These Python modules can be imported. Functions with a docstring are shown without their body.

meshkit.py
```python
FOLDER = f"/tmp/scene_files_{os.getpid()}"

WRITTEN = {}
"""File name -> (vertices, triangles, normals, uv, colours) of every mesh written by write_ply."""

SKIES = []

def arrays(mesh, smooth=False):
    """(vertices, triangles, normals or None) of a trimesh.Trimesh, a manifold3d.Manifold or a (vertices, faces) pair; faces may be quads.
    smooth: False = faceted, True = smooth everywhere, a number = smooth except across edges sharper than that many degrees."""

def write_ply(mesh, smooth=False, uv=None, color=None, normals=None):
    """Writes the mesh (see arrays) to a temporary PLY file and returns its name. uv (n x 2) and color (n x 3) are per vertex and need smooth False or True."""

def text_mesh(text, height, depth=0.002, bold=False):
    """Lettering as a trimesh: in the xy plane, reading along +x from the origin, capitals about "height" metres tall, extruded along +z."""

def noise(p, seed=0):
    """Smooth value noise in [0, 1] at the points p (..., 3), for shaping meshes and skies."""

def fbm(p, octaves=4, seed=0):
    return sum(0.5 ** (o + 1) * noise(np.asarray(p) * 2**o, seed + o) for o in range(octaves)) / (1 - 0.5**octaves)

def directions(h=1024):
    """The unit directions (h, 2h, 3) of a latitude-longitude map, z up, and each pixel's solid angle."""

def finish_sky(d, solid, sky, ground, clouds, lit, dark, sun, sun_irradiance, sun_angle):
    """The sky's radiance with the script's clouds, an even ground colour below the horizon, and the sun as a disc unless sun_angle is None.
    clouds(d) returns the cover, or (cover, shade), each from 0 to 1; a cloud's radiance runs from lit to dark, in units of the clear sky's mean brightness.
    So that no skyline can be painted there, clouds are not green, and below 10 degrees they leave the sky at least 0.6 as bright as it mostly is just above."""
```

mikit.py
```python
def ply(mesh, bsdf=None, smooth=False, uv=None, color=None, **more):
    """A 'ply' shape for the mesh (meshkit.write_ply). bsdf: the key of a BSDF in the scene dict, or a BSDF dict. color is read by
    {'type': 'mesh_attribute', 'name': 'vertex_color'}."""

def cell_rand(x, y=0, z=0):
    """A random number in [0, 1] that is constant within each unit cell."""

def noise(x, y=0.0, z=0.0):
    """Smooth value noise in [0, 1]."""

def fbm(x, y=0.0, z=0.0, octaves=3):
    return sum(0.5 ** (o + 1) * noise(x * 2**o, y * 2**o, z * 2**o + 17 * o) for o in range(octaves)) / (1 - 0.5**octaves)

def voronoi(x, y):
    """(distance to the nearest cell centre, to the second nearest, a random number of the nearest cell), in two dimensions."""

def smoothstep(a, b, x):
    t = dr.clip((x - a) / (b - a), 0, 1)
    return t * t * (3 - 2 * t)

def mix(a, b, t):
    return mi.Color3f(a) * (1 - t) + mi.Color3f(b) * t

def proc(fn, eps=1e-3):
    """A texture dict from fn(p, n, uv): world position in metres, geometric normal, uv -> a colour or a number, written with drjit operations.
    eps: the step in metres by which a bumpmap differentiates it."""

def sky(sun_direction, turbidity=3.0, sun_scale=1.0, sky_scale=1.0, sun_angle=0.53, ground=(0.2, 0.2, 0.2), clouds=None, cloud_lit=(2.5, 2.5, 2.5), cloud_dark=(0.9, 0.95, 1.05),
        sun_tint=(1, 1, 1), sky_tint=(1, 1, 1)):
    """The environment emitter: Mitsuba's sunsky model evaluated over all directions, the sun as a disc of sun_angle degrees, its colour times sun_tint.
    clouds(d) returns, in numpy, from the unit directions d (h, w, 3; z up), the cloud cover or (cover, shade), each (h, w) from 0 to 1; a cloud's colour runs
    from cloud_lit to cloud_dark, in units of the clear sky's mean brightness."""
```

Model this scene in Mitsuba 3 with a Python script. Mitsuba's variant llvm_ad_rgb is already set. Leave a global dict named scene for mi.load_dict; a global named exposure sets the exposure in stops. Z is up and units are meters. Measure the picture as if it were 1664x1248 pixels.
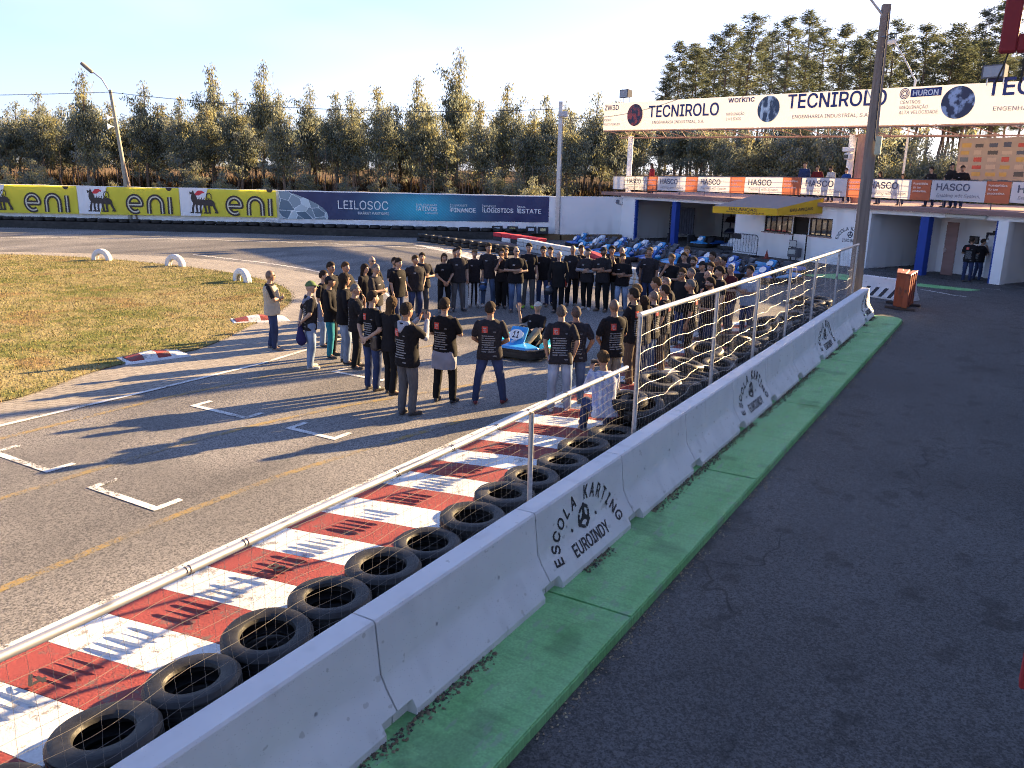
import math, random
import numpy as np
import trimesh
import shapely, shapely.geometry as sg, shapely.affinity as sa
import manifold3d as m3
from scipy import sparse
from scipy.spatial import cKDTree
import drjit as dr
import mitsuba as mi
import mikit, meshkit
from mikit import proc, noise, fbm, voronoi, cell_rand, smoothstep, mix

T = mi.ScalarTransform4f
scene, labels = {}, {}

# ------------------------------------------------------------------ camera, light, exposure
# world: +y along the pit straight, +x to the right of it, z up, metres
CAM = np.array([0.0, 0.0, 3.9])
CAM_RIGHT = np.array([0.8552, 0.51794, 0.01937])
CAM_UP = np.array([-0.14502, 0.20324, 0.96833])
CAM_FWD = np.array([-0.4976, 0.83092, -0.24892])
scene['camera'] = {
    'type': 'perspective', 'fov': 2 * math.degrees(math.atan(832 / 1346.0)), 'fov_axis': 'x',
    'near_clip': 0.05, 'far_clip': 3000.0,
    'to_world': T().look_at(origin=CAM.tolist(), target=(CAM + CAM_FWD).tolist(), up=CAM_UP.tolist())}
exposure = 4.1
SUN_AZ, SUN_EL = 25.0, 19.3
sun = [math.sin(math.radians(SUN_AZ)) * math.cos(math.radians(SUN_EL)),
       math.cos(math.radians(SUN_AZ)) * math.cos(math.radians(SUN_EL)), math.sin(math.radians(SUN_EL))]
def thin_cloud(d):
    q = d * np.array([3.0, 3.0, 9.0])
    f = meshkit.fbm(q + 5.3, octaves=4, seed=3)
    low = np.clip(1 - d[..., 2] / 0.8, 0, 1)
    return np.clip(0.02 + 0.06 * low + (f - 0.5) * 1.0, 0, 0.40)
scene['sky'] = mikit.sky(sun, turbidity=3.0, sun_scale=1.3, sky_scale=0.60, sun_tint=(1.0, 0.95, 0.86), sky_tint=(0.95, 0.90, 1.22), ground=(0.16, 0.15, 0.13), clouds=thin_cloud,
                         cloud_lit=(1.9, 1.95, 2.0), cloud_dark=(1.2, 1.25, 1.3))

# ------------------------------------------------------------------ materials
def rgb(*c): return {'type': 'rgb', 'value': list(c)}
def principled(color, rough=0.8, spec=0.5, **k):
    return {'type': 'twosided', 'b': {'type': 'principled', 'base_color': color if isinstance(color, dict) else rgb(*color),
            'roughness': rough, 'specular': spec, **k}}
def bumped(color, bump, scale, rough=0.8, spec=0.4, eps=1e-3, **k):
    return {'type': 'twosided', 'b': {'type': 'bumpmap', 'scale': scale, 't': proc(bump, eps),
            'b': {'type': 'principled', 'base_color': color if isinstance(color, dict) else rgb(*color), 'roughness': rough, 'specular': spec, **k}}}
VC = {'type': 'mesh_attribute', 'name': 'vertex_color'}

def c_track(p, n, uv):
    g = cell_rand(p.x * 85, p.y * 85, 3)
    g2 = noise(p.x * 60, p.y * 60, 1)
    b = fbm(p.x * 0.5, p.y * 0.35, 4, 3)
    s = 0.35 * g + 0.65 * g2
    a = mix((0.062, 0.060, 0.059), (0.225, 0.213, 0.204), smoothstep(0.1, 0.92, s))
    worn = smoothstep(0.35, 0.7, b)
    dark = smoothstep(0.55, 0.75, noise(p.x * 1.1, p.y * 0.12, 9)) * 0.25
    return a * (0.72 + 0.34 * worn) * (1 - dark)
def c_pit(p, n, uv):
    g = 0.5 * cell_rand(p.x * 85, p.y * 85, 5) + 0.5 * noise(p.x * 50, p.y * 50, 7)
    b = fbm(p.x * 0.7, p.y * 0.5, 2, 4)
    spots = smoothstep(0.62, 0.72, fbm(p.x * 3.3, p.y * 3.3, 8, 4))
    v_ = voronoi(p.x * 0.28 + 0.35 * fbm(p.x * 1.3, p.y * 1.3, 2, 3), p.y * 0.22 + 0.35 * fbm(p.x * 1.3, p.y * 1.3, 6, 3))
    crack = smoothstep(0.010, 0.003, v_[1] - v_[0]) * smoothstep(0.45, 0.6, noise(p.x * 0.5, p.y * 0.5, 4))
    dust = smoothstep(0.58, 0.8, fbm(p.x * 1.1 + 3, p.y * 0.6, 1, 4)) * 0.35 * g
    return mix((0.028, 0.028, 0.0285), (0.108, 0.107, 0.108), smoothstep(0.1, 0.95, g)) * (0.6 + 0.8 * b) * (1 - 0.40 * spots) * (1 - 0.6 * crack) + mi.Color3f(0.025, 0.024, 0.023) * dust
def c_paver(p, n, uv):
    x, y = p.x * 0.95 + p.y * 0.3, p.y * 0.95 - p.x * 0.3
    r = dr.floor(y / 0.11)
    fx = x / 0.22 + 0.5 * r
    fx, fy = fx - dr.floor(fx), y / 0.11 - r
    joint = dr.minimum(dr.minimum(fx, 1 - fx) * 0.22, dr.minimum(fy, 1 - fy) * 0.11)
    t = cell_rand(dr.floor(x / 0.22 + 0.5 * r), r, 2)
    base = mix((0.19, 0.175, 0.16), (0.27, 0.25, 0.225), t * 0.7 + 0.3 * noise(p.x * 30, p.y * 30))
    base = base * (0.8 + 0.35 * fbm(p.x * 0.8, p.y * 0.8, 3))
    return mix(base * 0.35, base, smoothstep(0.002, 0.010, joint))
def c_grass(p, n, uv):
    a = fbm(p.x * 0.45, p.y * 0.45, 1, 4)
    b = fbm(p.x * 2.7, p.y * 2.7, 3, 4)
    c = noise(p.x * 40, p.y * 40, 2)
    straw = mix((0.17, 0.138, 0.062), (0.26, 0.220, 0.115), c)
    green = mix((0.070, 0.080, 0.022), (0.13, 0.135, 0.042), c)
    col = mix(straw, green, smoothstep(0.36, 0.68, 0.5 * a + 0.5 * b))
    return mix(col, mi.Color3f(0.16, 0.092, 0.045), smoothstep(0.62, 0.8, fbm(p.x * 0.9 + 7, p.y * 0.9, 5, 3)) * 0.6)
def c_soil(p, n, uv):
    return mix((0.10, 0.065, 0.04), (0.22, 0.155, 0.085), fbm(p.x * 1.5, p.y * 1.5, p.z, 4))
def c_concrete(p, n, uv):
    a = fbm(p.x * 3, p.y * 3, p.z * 3, 4)
    drip = smoothstep(0.6, 0.85, noise(p.y * 9, p.x * 9, p.z * 0.8)) * 0.08
    speck = smoothstep(0.84, 0.92, noise(p.x * 130, p.y * 130, p.z * 130)) * 0.25
    chip = smoothstep(0.74, 0.76, fbm(p.x * 11, p.y * 11, p.z * 11, 3)) * 0.5
    c = mix((0.52, 0.52, 0.53), (0.64, 0.64, 0.64), a) * (1 - drip - speck)
    return mix(c, mi.Color3f(0.30, 0.29, 0.27), chip)
def c_green(p, n, uv):
    a = fbm(p.x * 5, p.y * 1.6, 2, 4)
    streak = smoothstep(0.62, 0.8, noise(p.x * 3.0, p.y * 26, 3)) * 0.10 + smoothstep(0.60, 0.75, fbm(p.x * 2.2, p.y * 2.2, 9, 4)) * 0.25
    fine = noise(p.x * 70, p.y * 70, 4)
    worn = smoothstep(0.66, 0.8, fbm(p.x * 16, p.y * 6, 6, 4))
    c = mix((0.12, 0.35, 0.11), (0.23, 0.48, 0.22), a) * (0.85 + 0.3 * fine) * (1 - streak)
    return mix(c, mi.Color3f(0.22, 0.29, 0.22), worn * 0.55)
def paintwear(col, under, lo=0.66, hi=0.72, f=9.0):
    def fn(p, n, uv):
        w = fbm(p.x * f, p.y * f, p.z * f, 4)
        fine = noise(p.x * 90, p.y * 90, p.z * 90)
        soot = fbm(p.x * 1.7, p.y * 1.1, 6, 3)
        c = mi.Color3f(col) * (0.78 + 0.22 * fine) * (0.72 + 0.45 * soot)
        return mix(c, mi.Color3f(under) * (0.6 + 0.6 * fine), smoothstep(lo, hi, 0.75 * w + 0.25 * fine))
    return fn
def roadpaint(col, lo=0.50, hi=0.66):
    def fn(p, n, uv):
        g = 0.5 * cell_rand(p.x * 75, p.y * 75, 3) + 0.5 * noise(p.x * 40, p.y * 40, 1)
        w = fbm(p.x * 3, p.y * 3, 8, 4)
        return mix(mi.Color3f(col) * (0.75 + 0.3 * g), c_track(p, n, uv), smoothstep(lo, hi, 0.55 * w + 0.45 * g))
    return fn
def c_rubber(p, n, uv):
    d = fbm(p.x * 6, p.y * 6, p.z * 6, 4)
    return mix((0.006, 0.006, 0.0065), (0.021, 0.020, 0.019), smoothstep(0.35, 0.8, d))
def c_plaster(p, n, uv):
    a = fbm(p.x * 0.9, p.y * 0.9, p.z * 1.3, 4)
    st = smoothstep(0.62, 0.85, noise(p.x * 3.1, p.y * 3.1, p.z * 0.35)) * 0.10
    return mix((0.74, 0.745, 0.75), (0.83, 0.83, 0.83), a) * (1 - st)
def c_slab(p, n, uv):
    return mix((0.20, 0.115, 0.10), (0.30, 0.19, 0.17), fbm(p.x * 2, p.y * 2, p.z * 6, 4))
def c_galv(p, n, uv):
    v = noise(p.x * 30, p.y * 8, p.z * 30)
    return mix((0.40, 0.40, 0.41), (0.56, 0.56, 0.56), v) * (1 - 0.5 * smoothstep(0.68, 0.8, fbm(p.x * 9, p.y * 4, p.z * 9, 3)))
def c_wood(p, n, uv):
    return mix((0.12, 0.095, 0.08), (0.27, 0.22, 0.19), fbm(p.x * 25, p.y * 25, p.z * 1.1, 4))
def c_bark(p, n, uv):
    return mix((0.09, 0.056, 0.04), (0.26, 0.19, 0.14), fbm(p.x * 5, p.y * 5, p.z * 0.9, 3))
def c_orange(p, n, uv):
    return mix(mi.Color3f(0.26, 0.055, 0.022), mi.Color3f(0.10, 0.035, 0.025), smoothstep(0.5, 0.8, fbm(p.x * 8, p.y * 8, p.z * 5, 4)))
def grain(p, n, uv): return noise(p.x * 70, p.y * 70, p.z * 70) + 0.5 * noise(p.x * 160, p.y * 160, p.z * 160)
def lumps(p, n, uv): return fbm(p.x * 22, p.y * 22, p.z * 22, 3)
def b_paver(p, n, uv): return mi.luminance(c_paver(p, n, uv))

# print on the back and the chest of the event T-shirt: uv = metres on the shirt (x to the wearer's right, z up; the front is at z + 10)
def c_shirt(p, n, uv):
    kk = dr.floor(uv.x / 10 + 0.5)
    x, z = uv.x - 10 * kk, uv.y
    def box(x0, x1, z0, z1): return (x > x0) & (x < x1) & (z > z0) & (z < z1)
    base = mi.Color3f(0.0125, 0.0115, 0.0135) * (0.6 + 1.7 * dr.square(cell_rand(kk, 5, 2))) * (0.7 + 0.6 * noise(p.x * 35, p.y * 35, p.z * 35))
    white, red = mi.Color3f(0.33, 0.33, 0.335), mi.Color3f(0.44, 0.055, 0.036)
    out = dr.select(box(-0.135, -0.035, 1.265, 1.375), red, base)
    inner = box(-0.125, -0.06, 1.275, 1.365) & (cell_rand(x * 70 + 400, z * 34) > 0.35) & (dr.abs(z * 34 - dr.floor(z * 34) - 0.5) < 0.25)
    out = dr.select(inner, white, out)
    row = dr.floor((z - 0.925) / 0.038)
    fr = (z - 0.925) / 0.038 - row
    length = 0.07 + 0.05 * cell_rand(row, 3)
    word = (noise(x * 24 + row * 13.7, row, 4) > 0.12) & (fr > 0.30) & (fr < 0.66)
    out = dr.select(word & (x > -0.135) & (x < length) & (row >= 0) & (row < 8), white * 0.7, out)
    out = dr.select(box(0.06, 0.10, 1.278, 1.289) | box(0.055, 0.115, 0.865, 0.878), white * 0.8, out)
    chest = box(0.055, 0.125, 11.285, 11.312) & (noise(x * 90, z * 60) > 0.35)
    return dr.select(chest, white, out)
def c_photo_red(p, n, uv):
    v = fbm(uv.x * 6, uv.y * 6, 1, 4)
    return mix(mi.Color3f(0.03, 0.025, 0.06), mi.Color3f(0.42, 0.06, 0.06), smoothstep(0.40, 0.65, v))
def c_photo_blue(p, n, uv):
    v = fbm(uv.x * 5 + 9, uv.y * 3, 5, 4)
    return mix(mi.Color3f(0.03, 0.055, 0.10), mi.Color3f(0.55, 0.66, 0.74), smoothstep(0.40, 0.68, v))
def c_photo_dark(p, n, uv):
    v = fbm(uv.x * 4 + 3, uv.y * 4, 8, 4)
    return mix(mi.Color3f(0.02, 0.028, 0.07), mi.Color3f(0.30, 0.38, 0.55), smoothstep(0.50, 0.75, v))
def c_leil(p, n, uv):
    # uv in metres on the banner; printed navy ground with a cyan burst of rays, white geometric artwork at the left end
    x, y = uv.x, uv.y
    d2 = dr.square((x - 8.6) / 2.6) + dr.square((y - 0.75) / 1.1)
    c = mix(mi.Color3f(0.015, 0.025, 0.10), mi.Color3f(0.02, 0.34, 0.48), dr.exp(-d2))
    s = (x * 5 + y * 6) 
    c = c * dr.select(((s - dr.floor(s)) < 0.3) & (x > 5.6) & (x < 12), mi.Float(1.25), mi.Float(1.0))
    z = voronoi(x * 1.7 + y * 0.6, y * 1.9)
    art = mix(mi.Color3f(0.04, 0.10, 0.16), mi.Color3f(0.55, 0.66, 0.70), z[2])
    art = mix(art, mi.Color3f(0.7, 0.76, 0.78), smoothstep(0.06, 0.02, z[1] - z[0]))
    edge = 3.0 - dr.square((y - 0.2) * 1.1)
    return dr.select(x < edge, art, c)

M = {}
def mat(key, d): scene[key] = d; M[key] = key
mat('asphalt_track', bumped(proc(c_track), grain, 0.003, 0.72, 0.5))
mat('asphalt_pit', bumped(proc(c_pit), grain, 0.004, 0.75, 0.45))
mat('pavers', bumped(proc(c_paver), b_paver, 0.012, 0.85, 0.3))
mat('grass_ground', bumped(proc(c_grass), lumps, 0.03, 0.95, 0.1))
mat('soil', bumped(proc(c_soil), lumps, 0.05, 0.95, 0.1))
mat('concrete_paint', bumped(proc(c_concrete), grain, 0.0012, 0.6, 0.4))
mat('green_paint', bumped(proc(c_green), grain, 0.0025, 0.65, 0.4))
mat('kerb_red', bumped(proc(paintwear((0.26, 0.050, 0.042), (0.13, 0.08, 0.07), 0.55, 0.68)), grain, 0.003, 0.7, 0.4))
mat('kerb_white', bumped(proc(paintwear((0.66, 0.66, 0.65), (0.25, 0.235, 0.22), 0.57, 0.68)), grain, 0.003, 0.7, 0.4))
mat('paint_white', principled(proc(roadpaint((0.58, 0.58, 0.57), 0.52, 0.68)), 0.7))
mat('paint_yellow', principled(proc(roadpaint((0.255, 0.18, 0.06), 0.34, 0.60)), 0.75))
mat('rubber', bumped(proc(c_rubber), lumps, 0.004, 0.55, 0.5))
mat('plaster', bumped(proc(c_plaster), grain, 0.002, 0.8, 0.3))
mat('slab_paint', principled(proc(c_slab), 0.8))
mat('galvanised', principled(proc(c_galv), 0.42, 0.5, metallic=0.75))
mat('wood_pole', bumped(proc(c_wood), lumps, 0.006, 0.85, 0.2))
mat('bark', principled(proc(c_bark), 0.9, 0.2))
mat('orange_plastic', principled(proc(c_orange), 0.5))
mat('shirt_print', principled(proc(c_shirt), 0.9, 0.2))
mat('photo_red', principled(proc(c_photo_red), 0.5))
mat('photo_blue', principled(proc(c_photo_blue), 0.5))
mat('photo_dark', principled(proc(c_photo_dark), 0.5))
mat('banner_print', principled(proc(c_leil), 0.5))
mat('vinyl', {'type': 'principledthin', 'base_color': VC, 'roughness': 0.55, 'diff_trans': 0.45, 'spec_trans': 0.0})
mat('leaf', {'type': 'principledthin', 'base_color': VC, 'roughness': 0.30, 'diff_trans': 1.15, 'spec_trans': 0.0})
mat('cloth', principled(VC, 0.92, 0.2))
mat('skin', principled(VC, 0.55, 0.4))
mat('gloss', principled(VC, 0.32, 0.5, clearcoat=0.6, clearcoat_gloss=0.8))
mat('matt', principled(VC, 0.75, 0.4))
mat('steel', principled((0.55, 0.55, 0.56), 0.35, 0.5, metallic=1.0))
mat('glass', {'type': 'thindielectric'})

# ------------------------------------------------------------------ helpers
def free(name):
    used = [k for k in scene if k == name or k.startswith(name + '__')]
    if not used: return name
    i = 1
    while True:
        k = f'{name}_{i:03d}'
        if k not in TAKEN and k not in scene: return k
        i += 1
TAKEN = set(); COUNT = {}
def key_for(name):
    i = COUNT.get(name, 0); COUNT[name] = i + 1
    return name if i == 0 else f'{name}_{i:03d}'
def thing(name, label=None, cat=None, group=None, kind=None):
    k = key_for(name)
    if label or cat or kind:
        d = {}
        if label: d['label'] = label
        if cat: d['category'] = cat
        if group: d['group'] = group
        if kind: d['kind'] = kind
        labels[k] = d
    return k
def vcol(mesh, c):
    n = len(mesh.vertices)
    c = np.asarray(c, float)
    return np.tile(c, (n, 1)) if c.ndim == 1 else c
def shape(mesh, bsdf, smooth=False, color=None, uv=None, to_world=None):
    if not isinstance(mesh, trimesh.Trimesh):
        v, f, _ = meshkit.arrays(mesh); mesh = trimesh.Trimesh(v, f, process=False)
    if color is not None and smooth not in (True, False):
        mesh = trimesh.graph.smooth_shade(mesh, angle=np.radians(smooth), facet_minarea=None); smooth = True
    d = mikit.ply(mesh, bsdf, smooth=smooth, uv=uv, color=None if color is None else vcol(mesh, color))
    if to_world is not None: d['to_world'] = T(to_world)
    return d
def part(parent, name, mesh, bsdf, smooth=False, color=None, uv=None, to_world=None, kind=None, label=None):
    k = key_for(f'{parent}__{name}')
    scene[k] = shape(mesh, bsdf, smooth, color, uv, to_world)
    if kind or label:
        labels[k] = {}
        if kind: labels[k]['kind'] = kind
        if label: labels[k]['label'] = label
    return k
def single(name, mesh, bsdf, label=None, cat=None, group=None, kind=None, **kw):
    k = thing(name, label, cat, group, kind)
    scene[k] = shape(mesh, bsdf, **kw)
    return k
def put(key, d, to_world):
    scene[key] = {**d, 'to_world': T(to_world)}
cat = trimesh.util.concatenate
def tf(m, M4): m = m.copy(); m.apply_transform(M4); return m
def box(x0, x1, y0, y1, z0, z1, bev=0.0):
    b = trimesh.creation.box(extents=[x1 - x0, y1 - y0, z1 - z0])
    if bev > 0:
        e = np.array([x1 - x0, y1 - y0, z1 - z0]) / 2
        pts = np.array([[sx * (e[0] - (bev if a != 0 else 0)), sy * (e[1] - (bev if a != 1 else 0)), sz * (e[2] - (bev if a != 2 else 0))]
                        for sx in (-1, 1) for sy in (-1, 1) for sz in (-1, 1) for a in range(3)])
        b = trimesh.convex.convex_hull(pts)
    b.apply_translation([(x0 + x1) / 2, (y0 + y1) / 2, (z0 + z1) / 2])
    return b
def tube(pts, r, sides=8, cap=True):
    p = np.asarray(pts, float); n = len(p)
    r = np.broadcast_to(np.asarray(r, float), (n,))
    t = np.gradient(p, axis=0) if n > 2 else np.tile(p[1] - p[0], (2, 1))
    t = t / np.linalg.norm(t, axis=1, keepdims=True)
    ref = np.where(np.abs(t[:, 2:]) < 0.9, [[0, 0, 1.0]], [[1.0, 0, 0]])
    if np.abs(t[:, 2]).max() >= 0.9 and np.abs(t[:, 0]).max() < 0.9: ref = np.tile([[1.0, 0, 0]], (n, 1))
    a = np.cross(t, ref); a /= np.linalg.norm(a, axis=1, keepdims=True)
    b = np.cross(t, a)
    ang = np.arange(sides) * 2 * np.pi / sides
    v = (p[:, None] + r[:, None, None] * (np.cos(ang)[None, :, None] * a[:, None] + np.sin(ang)[None, :, None] * b[:, None])).reshape(-1, 3)
    i, j = np.meshgrid(np.arange(n - 1), np.arange(sides), indexing='ij')
    q = np.stack([i * sides + j, i * sides + (j + 1) % sides, (i + 1) * sides + (j + 1) % sides, (i + 1) * sides + j], -1).reshape(-1, 4)
    f = np.vstack([q[:, [0, 2, 1]], q[:, [0, 3, 2]]])
    if cap:
        v = np.vstack([v, p[:1], p[-1:]]); k = np.arange(sides)
        f = np.vstack([f, np.stack([k * 0 + n * sides, k, (k + 1) % sides], 1), np.stack([k * 0 + n * sides + 1, (n - 1) * sides + (k + 1) % sides, (n - 1) * sides + k], 1)])
    return trimesh.Trimesh(v, f, process=False)
def sheet(poly, z, step=None):
    """a flat sheet from a polygon (list of points or shapely), facing up"""
    if not hasattr(poly, 'geom_type'): poly = sg.Polygon(poly)
    v, f = trimesh.creation.triangulate_polygon(poly, engine='earcut')
    v = np.column_stack([v, np.full(len(v), z)])
    m = trimesh.Trimesh(v, f, process=False)
    if m.face_normals[:, 2].mean() < 0: m.invert()
    return m
def plate(poly, z0, z1):
    if not hasattr(poly, 'geom_type'): poly = sg.Polygon(poly)
    gs = getattr(poly, 'geoms', [poly])
    m = cat([trimesh.creation.extrude_polygon(g, z1 - z0, engine='earcut') for g in gs]); m.apply_translation([0, 0, z0]); return m
def frame(o, x, y, z=None):
    x, y = np.asarray(x, float), np.asarray(y, float)
    x = x / np.linalg.norm(x); z = np.cross(x, y); z /= np.linalg.norm(z); y = np.cross(z, x)
    m = np.eye(4); m[:3, 0], m[:3, 1], m[:3, 2], m[:3, 3] = x, y, z, o
    return m
_TX = {}
def words(text, height, width=None, bold=False, depth=0.003, slant=0.0):
    k = (text, bold)
    if k not in _TX: _TX[k] = meshkit.text_mesh(text, 1.0, 1.0, bold)
    m = _TX[k].copy()
    b = m.bounds
    v = m.vertices.copy(); v[:, 0] -= b[0, 0]
    w = (b[1, 0] - b[0, 0])
    v[:, 0] = v[:, 0] * (width / w if width else height) + slant * v[:, 1] * height
    v[:, 1] *= height; v[:, 2] *= depth
    m.vertices = v
    return m
# facade of the pit building: s along it (to the right), d into the building, z up
F0 = np.array([-16.78, 45.2, 0.0]); FU = np.array([0.8926, -0.4508, 0]); FI = np.array([0.4508, 0.8926, 0])
FM = np.eye(4); FM[:3, 0], FM[:3, 1], FM[:3, 2], FM[:3, 3] = FU, FI, [0, 0, 1], F0
def fac(m): return tf(m, FM)
def fpt(s, d, z=0): return F0 + FU * s + FI * d + np.array([0, 0, z])
# boundary wall along the far side of the track
W0 = np.array([-43.85, 33.75, 0.0]); WU = np.array([0.89, 0.456, 0]); WI = np.array([-0.456, 0.89, 0])
WM = np.eye(4); WM[:3, 0], WM[:3, 1], WM[:3, 2], WM[:3, 3] = WU, WI, [0, 0, 1], W0
def wal(m): return tf(m, WM)
def wpt(s, d, z=0): return W0 + WU * s + WI * d + np.array([0, 0, z])
UPRIGHT = np.array([[1, 0, 0, 0], [0, 0, -1, 0], [0, 1, 0, 0], [0, 0, 0, 1.0]])   # text in xy -> standing in xz, facing -y
def put_words(parent, name, Mf, s, d, z, text, height, color, width=None, bold=False, slant=0.0, bsdf='matt'):
    """lettering standing on a facade/wall frame, its left end at s, its base at z, its back face at depth d"""
    m = tf(words(text, height, width, bold, 0.004, slant), UPRIGHT)
    m.apply_translation([s, d, z])
    return part(parent, name, tf(m, Mf), bsdf, color=color)
ORD = ['first', 'second', 'third', 'fourth', 'fifth', 'sixth', 'seventh', 'eighth', 'ninth', 'tenth', 'eleventh', 'twelfth', 'thirteenth', 'fourteenth', 'fifteenth',
       'sixteenth', 'seventeenth', 'eighteenth', 'nineteenth']
def nth(i):
    if i < 19: return ORD[i]
    tens = {2: 'twent', 3: 'thirt', 4: 'fort', 5: 'fift', 6: 'sixt', 7: 'sevent', 8: 'eight', 9: 'ninet'}
    t, u = divmod(i + 1, 10)
    return tens[t] + 'ieth' if u == 0 else tens[t] + 'y-' + ORD[u - 1]
# ------------------------------------------------------------------ ground, roads, markings
rng = np.random.default_rng(11)
def struct(name, mesh, bsdf, label=None, kind='structure', **kw):
    return single(name, mesh, bsdf, label, None, None, kind, **kw)
struct('ground', sheet([(-1500, -1500), (1500, -1500), (1500, 1500), (-1500, 1500)], -0.06), 'soil')
BLOCKLINE = [(-4.0, 26.3), (-9.7, 26.9), (-12.0, 28.3), (-15.9, 33.1), (-22.0, 37.2), (-25.5, 41.9)]
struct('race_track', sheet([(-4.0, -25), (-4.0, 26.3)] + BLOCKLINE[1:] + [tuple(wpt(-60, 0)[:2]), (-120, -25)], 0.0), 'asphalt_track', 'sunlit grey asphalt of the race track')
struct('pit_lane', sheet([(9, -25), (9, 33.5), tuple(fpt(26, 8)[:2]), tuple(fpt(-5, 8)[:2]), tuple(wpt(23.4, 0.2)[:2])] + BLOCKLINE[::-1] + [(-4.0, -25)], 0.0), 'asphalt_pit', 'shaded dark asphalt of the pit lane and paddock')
GRASS = [(-60, 1.0), (-14.05, 1.0), (-14.05, 6.95), (-14.17, 7.63), (-14.72, 8.76), (-14.98, 9.83), (-14.87, 10.75), (-14.91, 11.88), (-16.28, 14.33), (-17.02, 15.86), (-18.26, 17.67), (-20.25, 19.45),
         (-22.85, 20.6), (-24.76, 21.06), (-27.0, 21.3), (-31.67, 21.2), (-34.75, 20.5), (-37.4, 19.2), (-48, 12), (-60, 9)]
PAVE = [(-12.86, 1.0), (-12.86, 6.4), (-12.84, 9.0), (-12.86, 11.5), (-13.2, 13.55), (-13.9, 16.2), (-15.6, 19.0), (-18.24, 21.1), (-20.3, 22.1), (-22.0, 22.7), (-24.56, 23.35), (-27.28, 23.8),
        (-30.87, 23.65), (-34.78, 22.2), (-38.0, 20.2), (-49, 13.2), (-61, 10), (-60, 1.0)]
def smooth_poly(p, it=2):
    p = [np.array(q, float) for q in p]
    for _ in range(it):
        p = [x for a, b in zip(p, p[1:] + p[:1]) for x in (0.75 * a + 0.25 * b, 0.25 * a + 0.75 * b)]
    return sg.Polygon([tuple(q) for q in p])
gp = smooth_poly(GRASS)
struct('infield', sheet(gp, 0.03), 'grass_ground', 'dry yellow green infield inside the bend')
struct('paved_verge', sheet(smooth_poly(PAVE).difference(gp.buffer(-0.06)), 0.008), 'pavers', 'pale block paved verge round the infield')
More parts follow.
